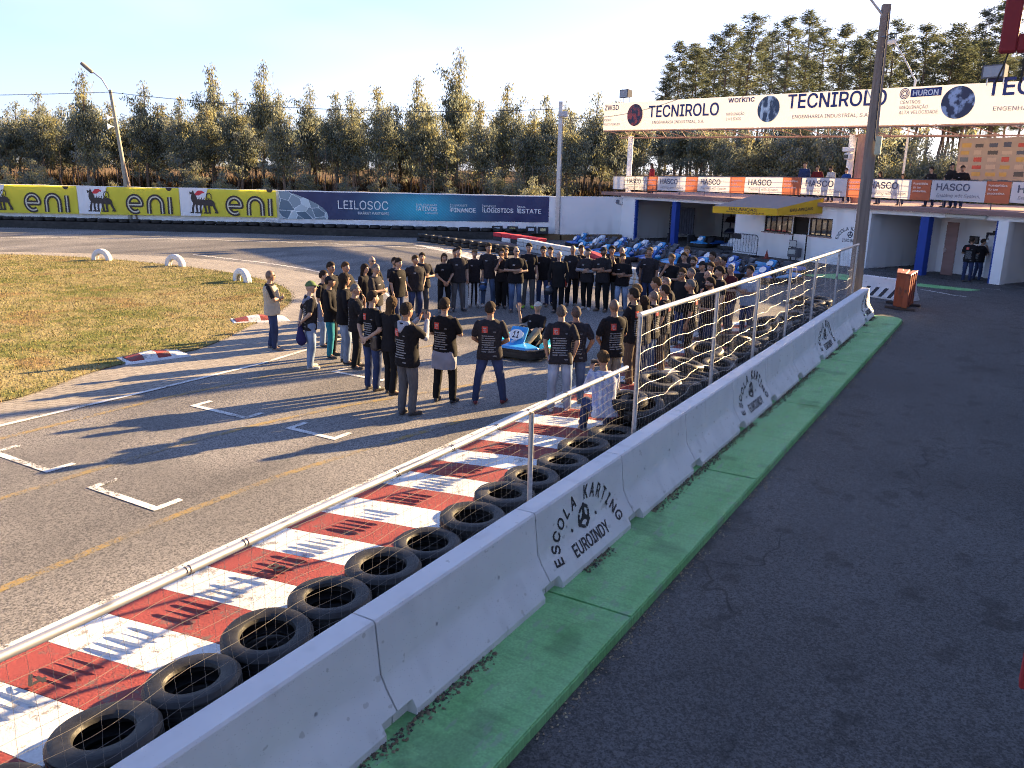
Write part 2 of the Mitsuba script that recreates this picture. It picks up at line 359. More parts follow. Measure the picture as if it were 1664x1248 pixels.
# grass blades
def blades(poly, n, h0, h1, w, zbase, colors, seed, lean=0.5):
    r = np.random.default_rng(seed)
    x0, y0, x1, y1 = poly.bounds
    P = np.column_stack([r.uniform(x0, x1, n * 2), r.uniform(y0, y1, n * 2)])
    P = P[shapely.contains_xy(poly, P[:, 0], P[:, 1])][:n]
    n = len(P); a = r.uniform(0, 2 * np.pi, n); h = r.uniform(h0, h1, n)
    d = np.column_stack([np.cos(a), np.sin(a)]) * (w * r.uniform(0.6, 1.4, n))[:, None]
    b = r.normal(0, lean, (n, 2)) * h[:, None]
    z = np.zeros(n) + zbase
    v = np.stack([np.column_stack([P - d, z]), np.column_stack([P + d, z]), np.column_stack([P + b, z + h])], 1).reshape(-1, 3)
    c = np.asarray(colors)[r.integers(0, len(colors), n)] * r.uniform(0.7, 1.25, (n, 1))
    return trimesh.Trimesh(v, np.arange(3 * n).reshape(-1, 3), process=False), np.repeat(c, 3, 0)
m, c = blades(gp.buffer(0.10).intersection(sg.box(-46, 4.5, -13, 22)), 100000, 0.025, 0.075, 0.008, 0.03, [(0.21, 0.18, 0.085), (0.25, 0.21, 0.11), (0.155, 0.14, 0.052), (0.105, 0.115, 0.036), (0.185, 0.125, 0.058)], 5)
struct('dry_grass', m, 'cloth', 'short dry grass of the infield', kind='stuff', color=c)

# painted lines (sheets 4 mm above the asphalt)
def ribbon(pts, w):
    return sg.LineString(pts).buffer(w / 2, cap_style=2, join_style=1)
def stripe(poly, z, bsdf, label=None, name='road_marking'):
    return struct(name, sheet(poly, z), bsdf, label)
stripe(ribbon([(-6.62, -6), (-6.62, 3), (-6.64, 8), (-6.66, 22)], 0.20), 0.004, 'paint_white', 'broad white line beside the red and white kerb')
stripe(ribbon([(-12.80, -2), (-12.80, 6.4), (-12.78, 9.0), (-12.82, 11.5), (-13.12, 13.55), (-13.8, 16.2), (-15.5, 19.0)], 0.10), 0.012, 'paint_white', 'white edge line along the block paved verge')
stripe(ribbon([(-12.3, 0), (-12.2, 6), (-12.2, 8.5), (-11.95, 10.6), (-11.68, 12.3), (-11.0, 15.5)], 0.11), 0.004, 'paint_yellow', 'worn yellow line nearest the infield')
stripe(ribbon([(-9.9, 0), (-9.93, 5.5), (-9.9, 7.2), (-9.7, 8.6), (-9.33, 10.1), (-8.2, 13)], 0.11), 0.004, 'paint_yellow', 'worn yellow line down the middle of the track')
stripe(ribbon([(-7.6, -2), (-7.7, 3.5), (-7.8, 5.4), (-7.78, 7.1), (-7.56, 8.7), (-7.2, 10.7)], 0.11), 0.004, 'paint_yellow', 'worn yellow line nearest the kerb')
stripe(ribbon([(-57, 15), (-49, 21), (-45.75, 23.9), (-39.79, 28.7), (-36.28, 30.8), (-32.15, 32.5), (-27.7, 33.9), (-21.4, 34.4)], 0.12), 0.004, 'paint_white', 'thin white line on the far bend')
stripe(ribbon([(-31.5, 24.6), (-27, 24.4), (-24, 23.9), (-20.8, 22.75), (-18.7, 22.0), (-16.4, 20.0)], 0.10), 0.004, 'paint_white', 'white line on the shaded inside of the far bend')
for i in range(9):     # hatched run-off
    a = np.array([-27.4 + i * 0.72, 35.4 - i * 0.42]); b = np.array([-20.6 + i * 0.30, 33.6 - i * 0.62])
    stripe(ribbon([a, b], 0.16), 0.004, 'paint_white', f'white hatch stripe behind the standing crowd, {nth(i)} from the tyre wall')
GRIDS = [((-11.72, -10.31), 5.55, 'near the infield, front row'), ((-9.42, -8.10), 5.53, 'left of the kerb, front row'), ((-11.42, -10.08), 8.62, 'near the infield, second row'), ((-9.22, -8.20), 8.63, 'left of the kerb, second row'),
         ((-11.2, -9.9), 11.75, 'near the infield, third row')]
for (xa, xb), y, where in GRIDS:
    g = shapely.union_all([sg.box(xa, y, xb, y + 0.10), sg.box(xa, y + 0.10, xa + 0.10, y + 0.40), sg.box(xb - 0.10, y + 0.10, xb, y + 0.40)])
    stripe(g, 0.008, 'paint_white', 'white painted start grid bracket ' + where, 'grid_marking')
for x, y, ln in ((-11.0, 5.95, [((-0.14, 0), (0.1, 0.22), (0.16, 0.0)), ((0.02, 0.1), (0.14, 0.12))]), (-8.85, 5.95, [((-0.12, 0.02), (0.0, 0.2), (0.02, 0.0), (0.2, 0.14))])):
    stripe(shapely.union_all([ribbon(q, 0.035) for q in ln]).buffer(0), 0.008, 'paint_white', 'faint chalky number stroke on the asphalt beside a start bracket, x %.0f' % x if False else ('faint white stroke inside the front row bracket ' + ('near the infield' if x < -10 else 'left of the kerb')), 'grid_number')
for p, l in (([(-3.25, 34.6), (-3.0, 35.5), (-0.9, 34.9), (-1.3, 34.2), (-2.3, 34.3)], 'green painted patch on the pit lane beyond the orange barriers'), ([(-7.6, 35.2), (-6.2, 36.9), (-4.6, 35.7), (-5.2, 34.6)], 'green painted patch behind the lamp pole')):
    stripe(sg.Polygon(p), 0.006, 'green_paint', l, 'painted_patch')
stripe(ribbon([(-3.3, 33.9), (-2.4, 33.3), (-1.6, 32.6), (-1.25, 32.5)], 0.09), 0.006, 'paint_white', 'white line on the pit lane beside the orange barriers')
stripe(ribbon([(-0.9, 35.6), (-0.2, 35.3)], 0.07), 0.006, 'paint_white', 'short white dash on the pit lane by the garage')

# ------------------------------------------------------------------ kerb with rumble ridges
kerb = thing('kerb', 'red and white striped rumble kerb between the track and the tyre row', None, None, 'structure')
def skew(m):
    v = m.vertices; v[:, 1] += 0.11 * (v[:, 0] + 6.5); m.vertices = v; return m
def kerb_block(y0, L):
    prof = sg.Polygon([(-6.51, -0.05), (-6.51, 0.010), (-6.2, 0.022), (-5.6, 0.055), (-4.95, 0.075), (-4.95, -0.05)])
    b = trimesh.creation.extrude_polygon(prof, L - 0.006, engine='earcut')
    b.apply_transform(np.array([[1, 0, 0, 0], [0, 0, -1, y0 + L - 0.003], [0, 1, 0, 0], [0, 0, 0, 1.0]]))
    ms = [b]
    for i in range(5):
        if rng.uniform() < .12: continue
        ya = y0 + 0.03 + i * (L - 0.06) / 5; yb = ya + (L - 0.06) / 5 * 0.5
        x0, x1 = -6.16 + rng.uniform(-.02, .02), -5.62 + rng.uniform(-.03, .03)
        h = rng.uniform(.004, .020)
        ms.append(trimesh.convex.convex_hull(np.array([(x0, ya, 0.015), (x0, yb, 0.015), (x1, ya, 0.03), (x1, yb, 0.03), (x0 + .12, (ya + yb) / 2, 0.03 + h), (x1 - .05, (ya + yb) / 2, 0.058 + h), (x1, (ya + yb) / 2 + .01, 0.05)])))
    return skew(cat(ms))
for k in range(-8, 36):
    y = 3.85 + 1.09 * (k // 2) + (0.545 if k % 2 else 0)
    if y < 22: part(kerb, 'red_block' if k % 2 == 0 else 'white_block', kerb_block(y, 0.545), 'kerb_red' if k % 2 == 0 else 'kerb_white')
for tx_, qx, qy in (('8', -5.69, 5.14), ('4', -5.83, 2.83)):
    m = tf(words(tx_, .17, None, True, .004), frame((qx, qy, .081), (0, 1, 0), (-1, 0, 0))); part(kerb, 'stencil', m, 'matt', color=(.03, .025, .025))
stripe(sg.box(-4.94, -6, -3.72, 26), 0.004, 'asphalt_pit', 'narrow asphalt strip under the tyres behind the barrier', 'tyre_strip')

# ------------------------------------------------------------------ green path
path = thing('green_path', 'raised green painted concrete path along the barrier', None, None, 'structure')
ys = [-6, -2, 2.1, 6.22, 10.3, 14.4, 18.5, 22.4, 25.55]
for a, b in zip(ys, ys[1:]):
    if b > 25: pl = sg.Polygon([(-3.95, a + .004), (-2.44, a + .004), (-2.44, 25.2), (-2.6, b), (-3.95, b)])
    else: pl = sg.box(-3.95, a + .004, -2.44, b - .004)
    m = plate(pl.buffer(-0.012), -0.02, 0.10)
    part(path, 'slab', cat([m, plate(pl, -0.02, 0.086)]), 'green_paint')
side = []
# ------------------------------------------------------------------ concrete barrier segments
PROF = [(-3.20, 0.10), (-3.20, 0.155), (-3.335, 0.36), (-3.385, 0.46), (-3.425, 0.845), (-3.44, 0.865), (-3.63, 0.865), (-3.645, 0.845), (-3.685, 0.46), (-3.735, 0.36), (-3.87, 0.155), (-3.87, 0.10)]
def profile_pt(b):
    """arc length b up the near face -> (x, z), outward normal"""
    pts = np.array(PROF[:5]); seg = np.diff(pts, axis=0); L = np.linalg.norm(seg, axis=1); acc = np.concatenate([[0], np.cumsum(L)])
    b = np.clip(b, 0, acc[-1] - 1e-6); i = np.clip(np.searchsorted(acc, b, side='right') - 1, 0, len(L) - 1)
    t = (b - acc[i]) / L[i]
    p = pts[i] + seg[i] * t[:, None]; n = np.column_stack([seg[i][:, 1], -seg[i][:, 0]]) / L[i][:, None]
    return p, n
def stencil(y0, scale=1.0):
    """curved lettering, a three-spoked wheel and a straight word; a along the barrier, b up the face"""
    ms = []
    R, cb = 0.62, 0.19
    for word, a0, a1 in (('ESCOLA', 174, 108), ('KARTING', 84, 6)):
        for i, ch in enumerate(word):
            ang = math.radians(a0 + (a1 - a0) * i / (len(word) - 1))
            g = words(ch, 0.14, None, True); g.apply_transform(np.diag([.78, 1, 1, 1])); w = g.bounds[1, 0]
            g.apply_translation([-w / 2, 0, 0]); g.apply_transform(trimesh.transformations.rotation_matrix(ang - math.pi / 2, [0, 0, 1]))
            g.apply_translation([R * math.cos(ang), R * math.sin(ang) * 0.74 + cb - 0.02, 0]); ms.append(g)
    g = words('EUROINDY', 0.125, 0.78, True); g.apply_translation([-0.39, 0.15, 0]); ms.append(g)
    c = (0.0, 0.46)
    ring = sg.Point(c).buffer(0.125, 24).difference(sg.Point(c).buffer(0.09, 24))
    w = [ring, sg.Point(c).buffer(0.04)]
    for a in (90, 210, 330):
        w.append(sg.LineString([c, (c[0] + .12 * math.cos(math.radians(a)), c[1] + .12 * math.sin(math.radians(a)))]).buffer(0.024))
    w += [sg.Point(-0.27, 0.40).buffer(0.018), sg.Point(0.27, 0.40).buffer(0.018)]
    gap = [sg.LineString([c, (c[0] + .2 * math.cos(math.radians(a)), c[1] + .2 * math.sin(math.radians(a)))]).buffer(0.008) for a in (30, 150, 270)]
    wheel = shapely.union_all(w).difference(shapely.union_all(gap).difference(sg.Point(c).buffer(0.06)))
    ms.append(plate(wheel, 0, 0.003))
    m = cat(ms)
    v, f = trimesh.remesh.subdivide_to_size(m.vertices, m.faces, 0.06)
    p, n = profile_pt(v[:, 1] * scale)
    off = v[:, 2] + 0.0015
    v2 = np.column_stack([p[:, 0] + n[:, 0] * off, y0 + v[:, 0] * scale, p[:, 1] + n[:, 1] * off])
    m = trimesh.Trimesh(v2, f, process=False); m.invert(); return m
JOINTS = [-2.3, -0.2, 1.85, 3.94, 6.18, 8.13, 10.2, 12.3, 14.2, 16.2, 18.2, 20.15, 22.1, 24.0, 25.5]
STENCILS = {4: 7.13, 7: 13.27, 10: 19.2, 13: 24.75}
for i, (a, b) in enumerate(zip(JOINTS, JOINTS[1:])):
    e = trimesh.creation.extrude_polygon(sg.Polygon(PROF), b - a - 0.016, engine='earcut')
    e.apply_transform(np.array([[1, 0, 0, 0], [0, 0, -1, b - 0.008], [0, 1, 0, 0], [0, 0, 0, 1.0]]))
    mf = m3.Manifold(m3.Mesh(e.vertices.astype(np.float32), e.faces.astype(np.uint32)))
    for yy in (a, b - 0.17):
        mf -= m3.Manifold.cube([0.12, 0.17, 0.17]).translate([-3.29, yy, 0.05])
    for yy in (a + (b - a) * .3, a + (b - a) * .7):
        mf -= m3.Manifold.cylinder(0.16, 0.017, 0.017, 14).rotate([0, 90, 0]).translate([-3.44, yy, 0.52])
    t = thing('concrete_barrier', f'white concrete barrier {"with a black stencilled emblem" if i in STENCILS else "with plain faces"}, {nth(i)} block from the near end', 'concrete barrier', 'white concrete barriers along the green path')
    part(t, 'block', mf, 'concrete_paint', smooth=25)
    if i in STENCILS:
        part(t, 'stencil', stencil(STENCILS[i]), 'matt', color=(0.025, 0.025, 0.03), label='black stencilled curved words round a steering wheel')

# ------------------------------------------------------------------ tyres
def tyre_mesh(R=0.335, r=0.185, w=0.2, seg=40):
    h = w / 2
    prof = [(r, -h * .55), (r + .01, -h * .8), (r + .03, -h * .92), (R - .06, -h), (R - .025, -h * .9), (R - .004, -h * .66), (R, -h * .6), (R, -h * .5), (R - .009, -h * .48), (R - .009, -h * .38), (R, -h * .36), (R, -.012), (R - .009, -.009), (R - .009, .009), (R, .012),
            (R, h * .36), (R - .009, h * .38), (R - .009, h * .48), (R, h * .5), (R, h * .6), (R - .004, h * .66), (R - .025, h * .9), (R - .06, h), (r + .03, h * .92), (r + .01, h * .8), (r, h * .55), (r + .035, h * .45), (R - .045, h * .4), (R - .035, 0), (R - .045, -h * .4), (r + .035, -h * .45), (r, -h * .55)]
    return trimesh.creation.revolve(np.array(prof), sections=seg)
TYRES = [tyre_mesh(), tyre_mesh(0.315, 0.19, 0.175), tyre_mesh(0.35, 0.205, 0.215), tyre_mesh(0.33, 0.20, 0.16), tyre_mesh(0.345, 0.18, 0.225)]
for i, tm in enumerate(TYRES):
    scene[f'tyre_shapes_{i}'] = {'type': 'shapegroup', 'rubber_ring': shape(tm, 'rubber', smooth=30)}
def inst(key, group, M4):
    scene[key] = {'type': 'instance', 'to_world': T(M4), 'group': {'type': 'ref', 'id': group}}
def tyre(x, y, z, label, group, tilt=0.0, which=0, axis=0.0, cat_='tyre'):
    k = thing('tyre', label, cat_, group)
    A = trimesh.transformations.rotation_matrix(tilt, [math.cos(axis), math.sin(axis), 0]); A[:3, 3] = [x, y, z]
    A = A @ trimesh.transformations.rotation_matrix(rng.uniform(0, 6.28), [0, 0, 1])
    inst(k, f'tyre_shapes_{which}', A)
y, i = 0.5, 0
while y < 24.3:
    far = max(0.0, min(1.0, (y - 8.5) / 3))
    x = -4.5 + rng.uniform(-.045, .045) * (1 + 2 * far); w = int(rng.integers(0, 5)); hw = [0.1, 0.0875, 0.1075, .08, .1125][w]
    tag = f'{nth(i)} stack from the near end'
    tyre(x + rng.uniform(-.03, .03), y + rng.uniform(-.02, .02), 0.004 + 0.1075, 'bottom black tyre of the row behind the barrier, ' + tag, 'tyres in the row behind the barrier', which=2)
    tyre(x, y, 0.004 + 0.215 + hw, 'top black tyre of the row behind the barrier, ' + tag, 'tyres in the row behind the barrier', tilt=rng.uniform(-.09, .09) * (1 + 2 * far), which=w, axis=rng.uniform(0, 3))
    if far > 0.6:
        tyre(x + 0.1 + rng.uniform(-.08, .05), y + 0.33 + rng.uniform(-.05, .05), 0.50 + rng.uniform(0, .03), 'crooked dusty tyre lying over two stacks behind the barrier, ' + tag, 'loose tyres on top of the row behind the barrier', tilt=rng.uniform(-.28, .28), which=int(rng.integers(0, 3)), axis=rng.uniform(0, 3))
        tyre(x - 0.12 + rng.uniform(-.1, .1), y + 0.1 + rng.uniform(-.1, .1), 0.60 + rng.uniform(0, .05), 'worn tyre tipped across the heap behind the barrier, ' + tag, 'loose tyres on top of the row behind the barrier', tilt=rng.uniform(-.45, .45), which=int(rng.integers(0, 5)), axis=rng.uniform(0, 3)) if i % 2 else None
    y += 0.69; i += 1
# far tyre wall along the white wall, with a dark belt in front
belt = []
for i in range(52):
    s = -13.2 + i * 0.665
    p = wpt(s, -0.95 + rng.uniform(-.03, .03))
    for lev in ((2,) if True else ()):
        tyre(p[0], p[1], 0.44 + 0.105 + rng.uniform(-.01, .01), f'black tyre on the far tyre wall below the banners, {nth(i)} from the left', 'tyres along the far white wall', tilt=rng.uniform(-.04, .04), which=int(rng.integers(0, 3)), axis=rng.uniform(0, 3))
pts = [(-13.6 + 0.5 * j, 0.06 * math.sin(j * 0.9)) for j in range(71)]
b = sg.LineString([(a, -1.33 + q) for a, q in pts]).buffer(0.03, cap_style=2).union(sg.LineString([(a, -0.62 + q) for a, q in pts]).buffer(0.03, cap_style=2))
single('rubber_belt', wal(plate(b, 0.0, 0.44)), 'rubber', 'black rubber belt holding the far tyre wall along the white wall', 'rubber belt')
for j, (x, y, z0) in enumerate([(-28.6, 37.7, 0)] + [(-28.0 + k * .72, 37.5 - k * .31, 0) for k in range(11)]):
    for lev in range(2):
        tyre(x, y, 0.105 + lev * 0.21, f'{"lower" if lev == 0 else "upper"} black tyre of the short run-off row, {nth(j)} stack from the left', 'tyres at the run-off', tilt=rng.uniform(-.05, .05), which=lev, axis=1.0)
# half-buried white tyres on the infield edge
scene['white_tyre_shapes'] = {'type': 'shapegroup', 'painted_ring': shape(tyre_mesh(0.43, 0.225, 0.24), 'concrete_paint', smooth=30)}
for (x, y, a), l in zip([(-32.1, 20.6, 0.35), (-28.2, 21.15, 0.25), (-22.7, 19.65, -0.15)], ['leftmost', 'middle one', 'rightmost']):
    k = thing('painted_tyre', f'white painted tyre half buried upright in the infield edge, {l} of three', 'tyre', 'white half buried tyres')
    A = trimesh.transformations.rotation_matrix(a, [0, 0, 1]) @ trimesh.transformations.rotation_matrix(math.pi / 2, [1, 0, 0]); A[:3, 3] = [x, y, 0.06]
    inst(k, 'white_tyre_shapes', A)
# small infield ramps
for (x, y, a, sx), l in zip([(-15.0, 10.55, 1.3, 0.95), (-16.6, 14.85, 1.0, 1.05)], ['nearer one', 'farther one']):
    t = thing('sausage_kerb', f'low red and white painted concrete hump on the infield edge, {l}', 'kerb hump', 'painted humps on the infield edge')
    A = trimesh.transformations.rotation_matrix(a, [0, 0, 1]); A[:3, 3] = [x, y, 0.01]
    L = 1.15 * sx; n = 4
    base = trimesh.convex.convex_hull(np.array([(sx_ * (L / 2 + .12), sy * 0.36, z) if z == 0 else (sx_ * (L / 2 + .06), sy * .31, z) for sx_ in (-1, 1) for sy in (-1, 1) for z in (0, .035)]))
    part(t, 'base', tf(base, A), 'concrete_paint')
    for j in range(n):
        x0, x1 = -L / 2 + j * L / n, -L / 2 + (j + 1) * L / n
        q = []
        for xx in (x0, x1):
            e = max(0.25, 1 - (abs(xx) / (L / 2)) ** 2)
            q += [(xx, -.27, .036), (xx, .27, .036), (xx, -.13, .036 + .10 * e), (xx, .13, .036 + .10 * e)]
        part(t, 'painted_stripe', tf(trimesh.convex.convex_hull(np.array(q)), A), 'kerb_red' if j % 2 == 0 else 'kerb_white')

# dirt, leaf litter and crumbs along the toe of the barrier and among the tyres
def crumbs(n, xa, xb, z, seed, s0=.006, s1=.022):
    r = np.random.default_rng(seed); Y = r.uniform(1.5, 25.2, n); keep = meshkit.noise(np.column_stack([Y * 1.7, Y * 0, Y * 0]), seed) > .38; Y = Y[keep]; n = len(Y)
    X = xa + (xb - xa) * r.beta(1, 2.6, n); a = r.uniform(0, 6.28, n); s = r.uniform(s0, s1, n); q = r.normal(0, .35, (n, 2))
    e1 = np.column_stack([np.cos(a), np.sin(a), q[:, 0] * .5]) * s[:, None]; e2 = np.column_stack([-np.sin(a), np.cos(a), q[:, 1] * .5]) * (s * r.uniform(.4, 1, n))[:, None]
    c = np.column_stack([X, Y, z + s * .45]); up_ = np.array([0, 0, 1]) * (s * .5)[:, None]
    v = np.stack([c + e1 - up_ * .6, c + e2 - up_ * .6, c - e1 - up_ * .6, c - e2 - up_ * .6, c + up_], 1).reshape(-1, 3); k = np.arange(n)[:, None] * 5
    f = np.concatenate([np.concatenate([k + a_, k + b_, k + 4], 1) for a_, b_ in ((0, 1), (1, 2), (2, 3), (3, 0))])
    col = np.array([(.10, .08, .06), (.16, .12, .08), (.06, .055, .05), (.20, .17, .11)])[r.integers(0, 4, n)]
    return trimesh.Trimesh(v, f, process=False), np.repeat(col, 5, 0)
m, c = crumbs(4200, -3.198, -3.06, 0.10, 4); struct('leaf_litter', m, 'cloth', 'dark dirt and leaf litter along the foot of the barrier', kind='stuff', color=c)
m, c = crumbs(2600, -2.43, -2.25, 0.0, 6, .005, .016); struct('gravel', m, 'cloth', 'small grit along the edge of the green path', kind='stuff', color=c * 2)
# ------------------------------------------------------------------ wire fence
fence = thing('wire_fence', 'galvanised pipe fence with sagging wire mesh between the barrier and the tyres', 'fence')
FX = -3.79
rail_low = tube([(FX, yy, 1.655 + 0.006 * math.sin(yy * 2)) for yy in np.arange(-3, 9.31, 0.5)], 0.0255, 12)
part(fence, 'low_rail', rail_low, 'galvanised', smooth=40)
TALL = [9.33, 12.35, 14.7, 17.05, 19.5, 22.2, 24.9]
def tall_z(y): return 2.24 - 0.0085 * (y - 9.33)
part(fence, 'tall_rail', tube([(FX, yy, tall_z(yy)) for yy in np.linspace(9.31, 24.95, 30)], 0.034, 12), 'galvanised', smooth=40)
for yy in [-1.6, 6.71]: part(fence, 'post', tube([(FX, yy, 0), (FX, yy, 1.64)], 0.026, 10), 'galvanised', smooth=40)
for yy in TALL: part(fence, 'post', tube([(FX, yy, 0), (FX, yy, tall_z(yy) - 0.01)], 0.029, 10), 'galvanised', smooth=40)
for yy in [0.4, 1.55, 2.74, 3.16, 4.62, 5.35, 6.05, 6.62, 7.4, 8.3]:
    part(fence, 'wire_tie', tube([(FX + .028 * math.cos(a), yy + 0.004 * a, 1.655 + 0.006 * math.sin(yy * 2) + .028 * math.sin(a)) for a in np.linspace(0, 12, 26)], 0.0025, 5), 'bark')
def wires(ya, yb, z0, ztop, pitch_v, pitch_h, rad, amp, seed, vr=None):
    r = np.random.default_rng(seed); ms = []
    bulge = lambda y, z: 0.035 * math.sin(y * 2.3 + z * 3) + 0.02 * math.sin(y * 6.1 + seed)
    nh = int((1.55) / pitch_h)
    for i in range(nh + 1):
        f = i / nh; ph = r.uniform(0, 6); pts = []
        for yy in np.arange(ya, yb + 0.01, 0.11):
            zt = ztop(yy) - 0.05; z = zt - f * (zt - z0)
            z += amp * (math.sin(yy * 5.5 + ph) + 0.6 * math.sin(yy * 13 + ph * 2)) * (0.15 + f * .9) - 0.03 * f * math.sin((yy - ya) * 1.2) ** 2
            pts.append((FX - 0.035 + bulge(yy, z), yy, z))
        ms.append(tube(pts, rad, 4, False))
    for yy in np.arange(ya + pitch_v / 2, yb, pitch_v):
        zt = ztop(yy) - 0.03; ph = r.uniform(0, 6); pts = []
        for f in np.linspace(0, 1, 9):
            z = zt - f * (zt - z0); y2 = yy + 0.012 * math.sin(f * 9 + ph) * (0.3 + f)
            pts.append((FX - 0.035 + bulge(y2, z), y2, z))
        ms.append(tube(pts, vr or rad * .8, 3, False))
    return cat(ms)
part(fence, 'wire_mesh', wires(-2.2, 9.28, 0.42, lambda y: 1.64, 0.10, 0.125, 0.0013, 0.006, 1), 'matt', smooth=True, color=(.16, .15, .14), kind='stuff')
part(fence, 'wire_mesh', wires(9.36, 24.9, 0.40, tall_z, 0.075, 0.175, 0.0027, 0.016, 2, 0.0011), 'galvanised', smooth=True, kind='stuff')
# ------------------------------------------------------------------ boundary wall and its banners
wall = thing('boundary_wall', 'long white boundary wall behind the far bend', 'wall')
part(wall, 'masonry', wal(cat([box(-40, 22.95, 0.0, 0.22, -0.1, 2.46), box(-40, 22.95, -0.02, 0.24, 2.462, 2.52)])), 'plaster')
part(wall, 'footing', wal(box(9.0, 23.0, -0.35, -0.002, -0.1, 0.34)), 'soil')
q0, q1 = wpt(22.97, 0.0), fpt(-4.56, 0.06); AW = frame(q0, q1 - q0, (0, 0, 1)); Lw = float(np.linalg.norm(q1 - q0))
for nm_, m_ in (('masonry', box(0.01, Lw, -0.1, 2.46, -0.2, 0.0)), ('coping', box(0.01, Lw, 2.462, 2.52, -0.22, 0.02))): part(wall, nm_, tf(m_, AW), 'plaster')
part(wall, 'footing', tf(box(0.02, Lw - .1, -.1, .30, 0.002, 0.40), AW), 'soil')
YEL, DARK, RED = (0.80, 0.72, 0.09), (0.055, 0.045, 0.04), (0.62, 0.05, 0.06)
def quad_sheet(s0, s1, zb0, zb1, zt0, zt1, d, n=40, wob=0.020, seed=0):
    r = np.random.default_rng(seed); ph = r.uniform(0, 6, 3)
    S = np.linspace(0, 1, n); Vv = np.linspace(0, 1, 7)
    v = []; uv = []
    for t in S:
        for q in Vv:
            s = s0 + (s1 - s0) * t; z = (zb0 + (zb1 - zb0) * t) * (1 - q) + (zt0 + (zt1 - zt0) * t) * q
            w = wob * (math.sin(s * 2.1 + ph[0] + q * 3) + 0.6 * math.sin(s * 5.3 + ph[1] - q * 5))
            v.append((s, d + w, z)); uv.append((s - s0, z - zb0))
    f = []
    for i in range(n - 1):
        for j in range(6):
            a = i * 7 + j; f += [(a, a + 7, a + 8), (a, a + 8, a + 1)]
    return trimesh.Trimesh(np.array(v), np.array(f), process=False), np.array(uv)
def stroke(pts, w): return sg.LineString(pts).buffer(w / 2, cap_style=2, join_style=1)
def arc(cx, cz, rx, rz, a0, a1, n=18): return [(cx + rx * math.cos(math.radians(a)), cz + rz * math.sin(math.radians(a))) for a in np.linspace(a0, a1, n)]
def letter_paths():
    e = [(0.02 + .1, .47)] + [(.86, .47)] + arc(.5, .5, .38, .40, -5, 320 - 0)[0:0] + arc(.5, .5, .38, .42, 0, 305, 26)
    n = [(1.30, 0.0), (1.30, .5)] + arc(1.68, .5, .38, .42, 180, 0) + [(2.06, 0.0)]
    i = [(2.50, 0.0), (2.50, 0.92)]
    return [e, n, i]
def plate_up(poly, Mf, s, z, d, sc):
    m = plate(sa.scale(poly, sc, sc, origin=(0, 0)), 0, 0.003); m = tf(m, UPRIGHT); m.apply_translation([s, d, z]); return tf(m, Mf)
def beast():
    """black striding six-legged animal looking back, in units of the banner height"""
    L = lambda pts, w: sg.LineString(pts).buffer(w / 2, join_style=1)
    body = sg.Polygon([(.16, .80), (.06, .76), (.02, .70), (.10, .66), (.07, .90), (.16, .86), (.22, .95), (.27, .84), (.33, .76), (.36, .66), (.33, .60), (.52, .60), (.72, .57), (.92, .60), (1.02, .55), (1.09, .46), (1.08, .36), (.98, .34), (.80, .36), (.56, .37), (.36, .36), (.22, .42), (.14, .54), (.12, .66)]).buffer(0)
    parts = [body]
    for x, k in ((.24, -.06), (.34, .0), (.52, -.03), (.66, .03), (.84, .0)):
        parts += [L([(x, .42), (x + k, .25), (x + k * 1.4 + .02, .08)], .085), L([(x + k * 1.4 + .02, .09), (x + k * 1.4 - .07, .07)], .05)]
    parts += [L([(1.02, .46), (1.06, .30), (1.16, .10)], .09), L([(1.17, .12), (1.08, .09)], .05)]
    parts += [L(arc(.86, .72, .10, .12, 250, -20) + [(.96, .62)], .035)]
    for k in range(6): parts.append(L([(.34 + .1 * k, .58), (.37 + .1 * k, .66)], .03))
    return shapely.union_all([p.buffer(0) for p in parts])
BEAST = beast()
def bn(s0, s1): return f'{s0}'
for i, (s0, s1) in enumerate([(-13.0, -6.5), (-6.46, -0.08), (-0.04, 5.92)]):
    h = 1.60; zb = 0.80 + 0.03 * i * 1.2; zt = 2.49
    t = thing('wall_banner', f'yellow wall banner with black striding beast and three rounded letters, {["cut by the left edge", "middle of three", "beside the blue banner"][i]}', 'banner', 'yellow banners on the far wall')
    m, uv = quad_sheet(s0, s1, zb, zb + .04, zt, zt + .02, -0.205, seed=i)
    w = s1 - s0
    part(t, 'vinyl', wal(m), 'vinyl', smooth=True, color=YEL)
    lo = sg.Polygon([(0, 0), (w * .205, 0), (w * .30, 1.67), (0, 1.67)])
    m2 = tf(plate(lo, 0, 0.004), UPRIGHT); m2.apply_translation([s0 + .01, -0.245, zb + .015]); part(t, 'white_panel', wal(m2), 'matt', color=(0.74, 0.74, 0.74))
    part(t, 'emblem', plate_up(BEAST, WM, s0 + 0.52, zb + 0.10, -0.255, 1.52), 'matt', color=DARK)
    fl = sg.Polygon([(.30, .80), (.42, .92), (.58, .93), (.68, .86), (.58, .84), (.46, .76), (.34, .76)]).buffer(.01)
    part(t, 'flame', plate_up(fl, WM, s0 + 0.52, zb + 0.10, -0.2555, 1.52), 'matt', color=RED)
    for pth in letter_paths():
        if len(pth) > 20 and pth[0][1] == .47: pass
        part(t, 'letter', plate_up(stroke(pth, .27), WM, s0 + w * .475, zb + 0.12, -0.245, 1.10), 'matt', color=DARK)
        part(t, 'letter_inline', plate_up(stroke(pth, .07), WM, s0 + w * .475, zb + 0.12, -0.249, 1.10), 'matt', color=(0.62, 0.58, 0.44))
    part(t, 'letter_dot', plate_up(sg.Point(2.5, 1.42).buffer(.17).intersection(sg.box(2, 1, 3, 1.42)), WM, s0 + w * .475, zb + 0.12, -0.245, 1.10), 'matt', color=DARK)
t = thing('wall_banner', 'dark blue wall banner with white capitals and pale geometric artwork at its left end', 'banner')
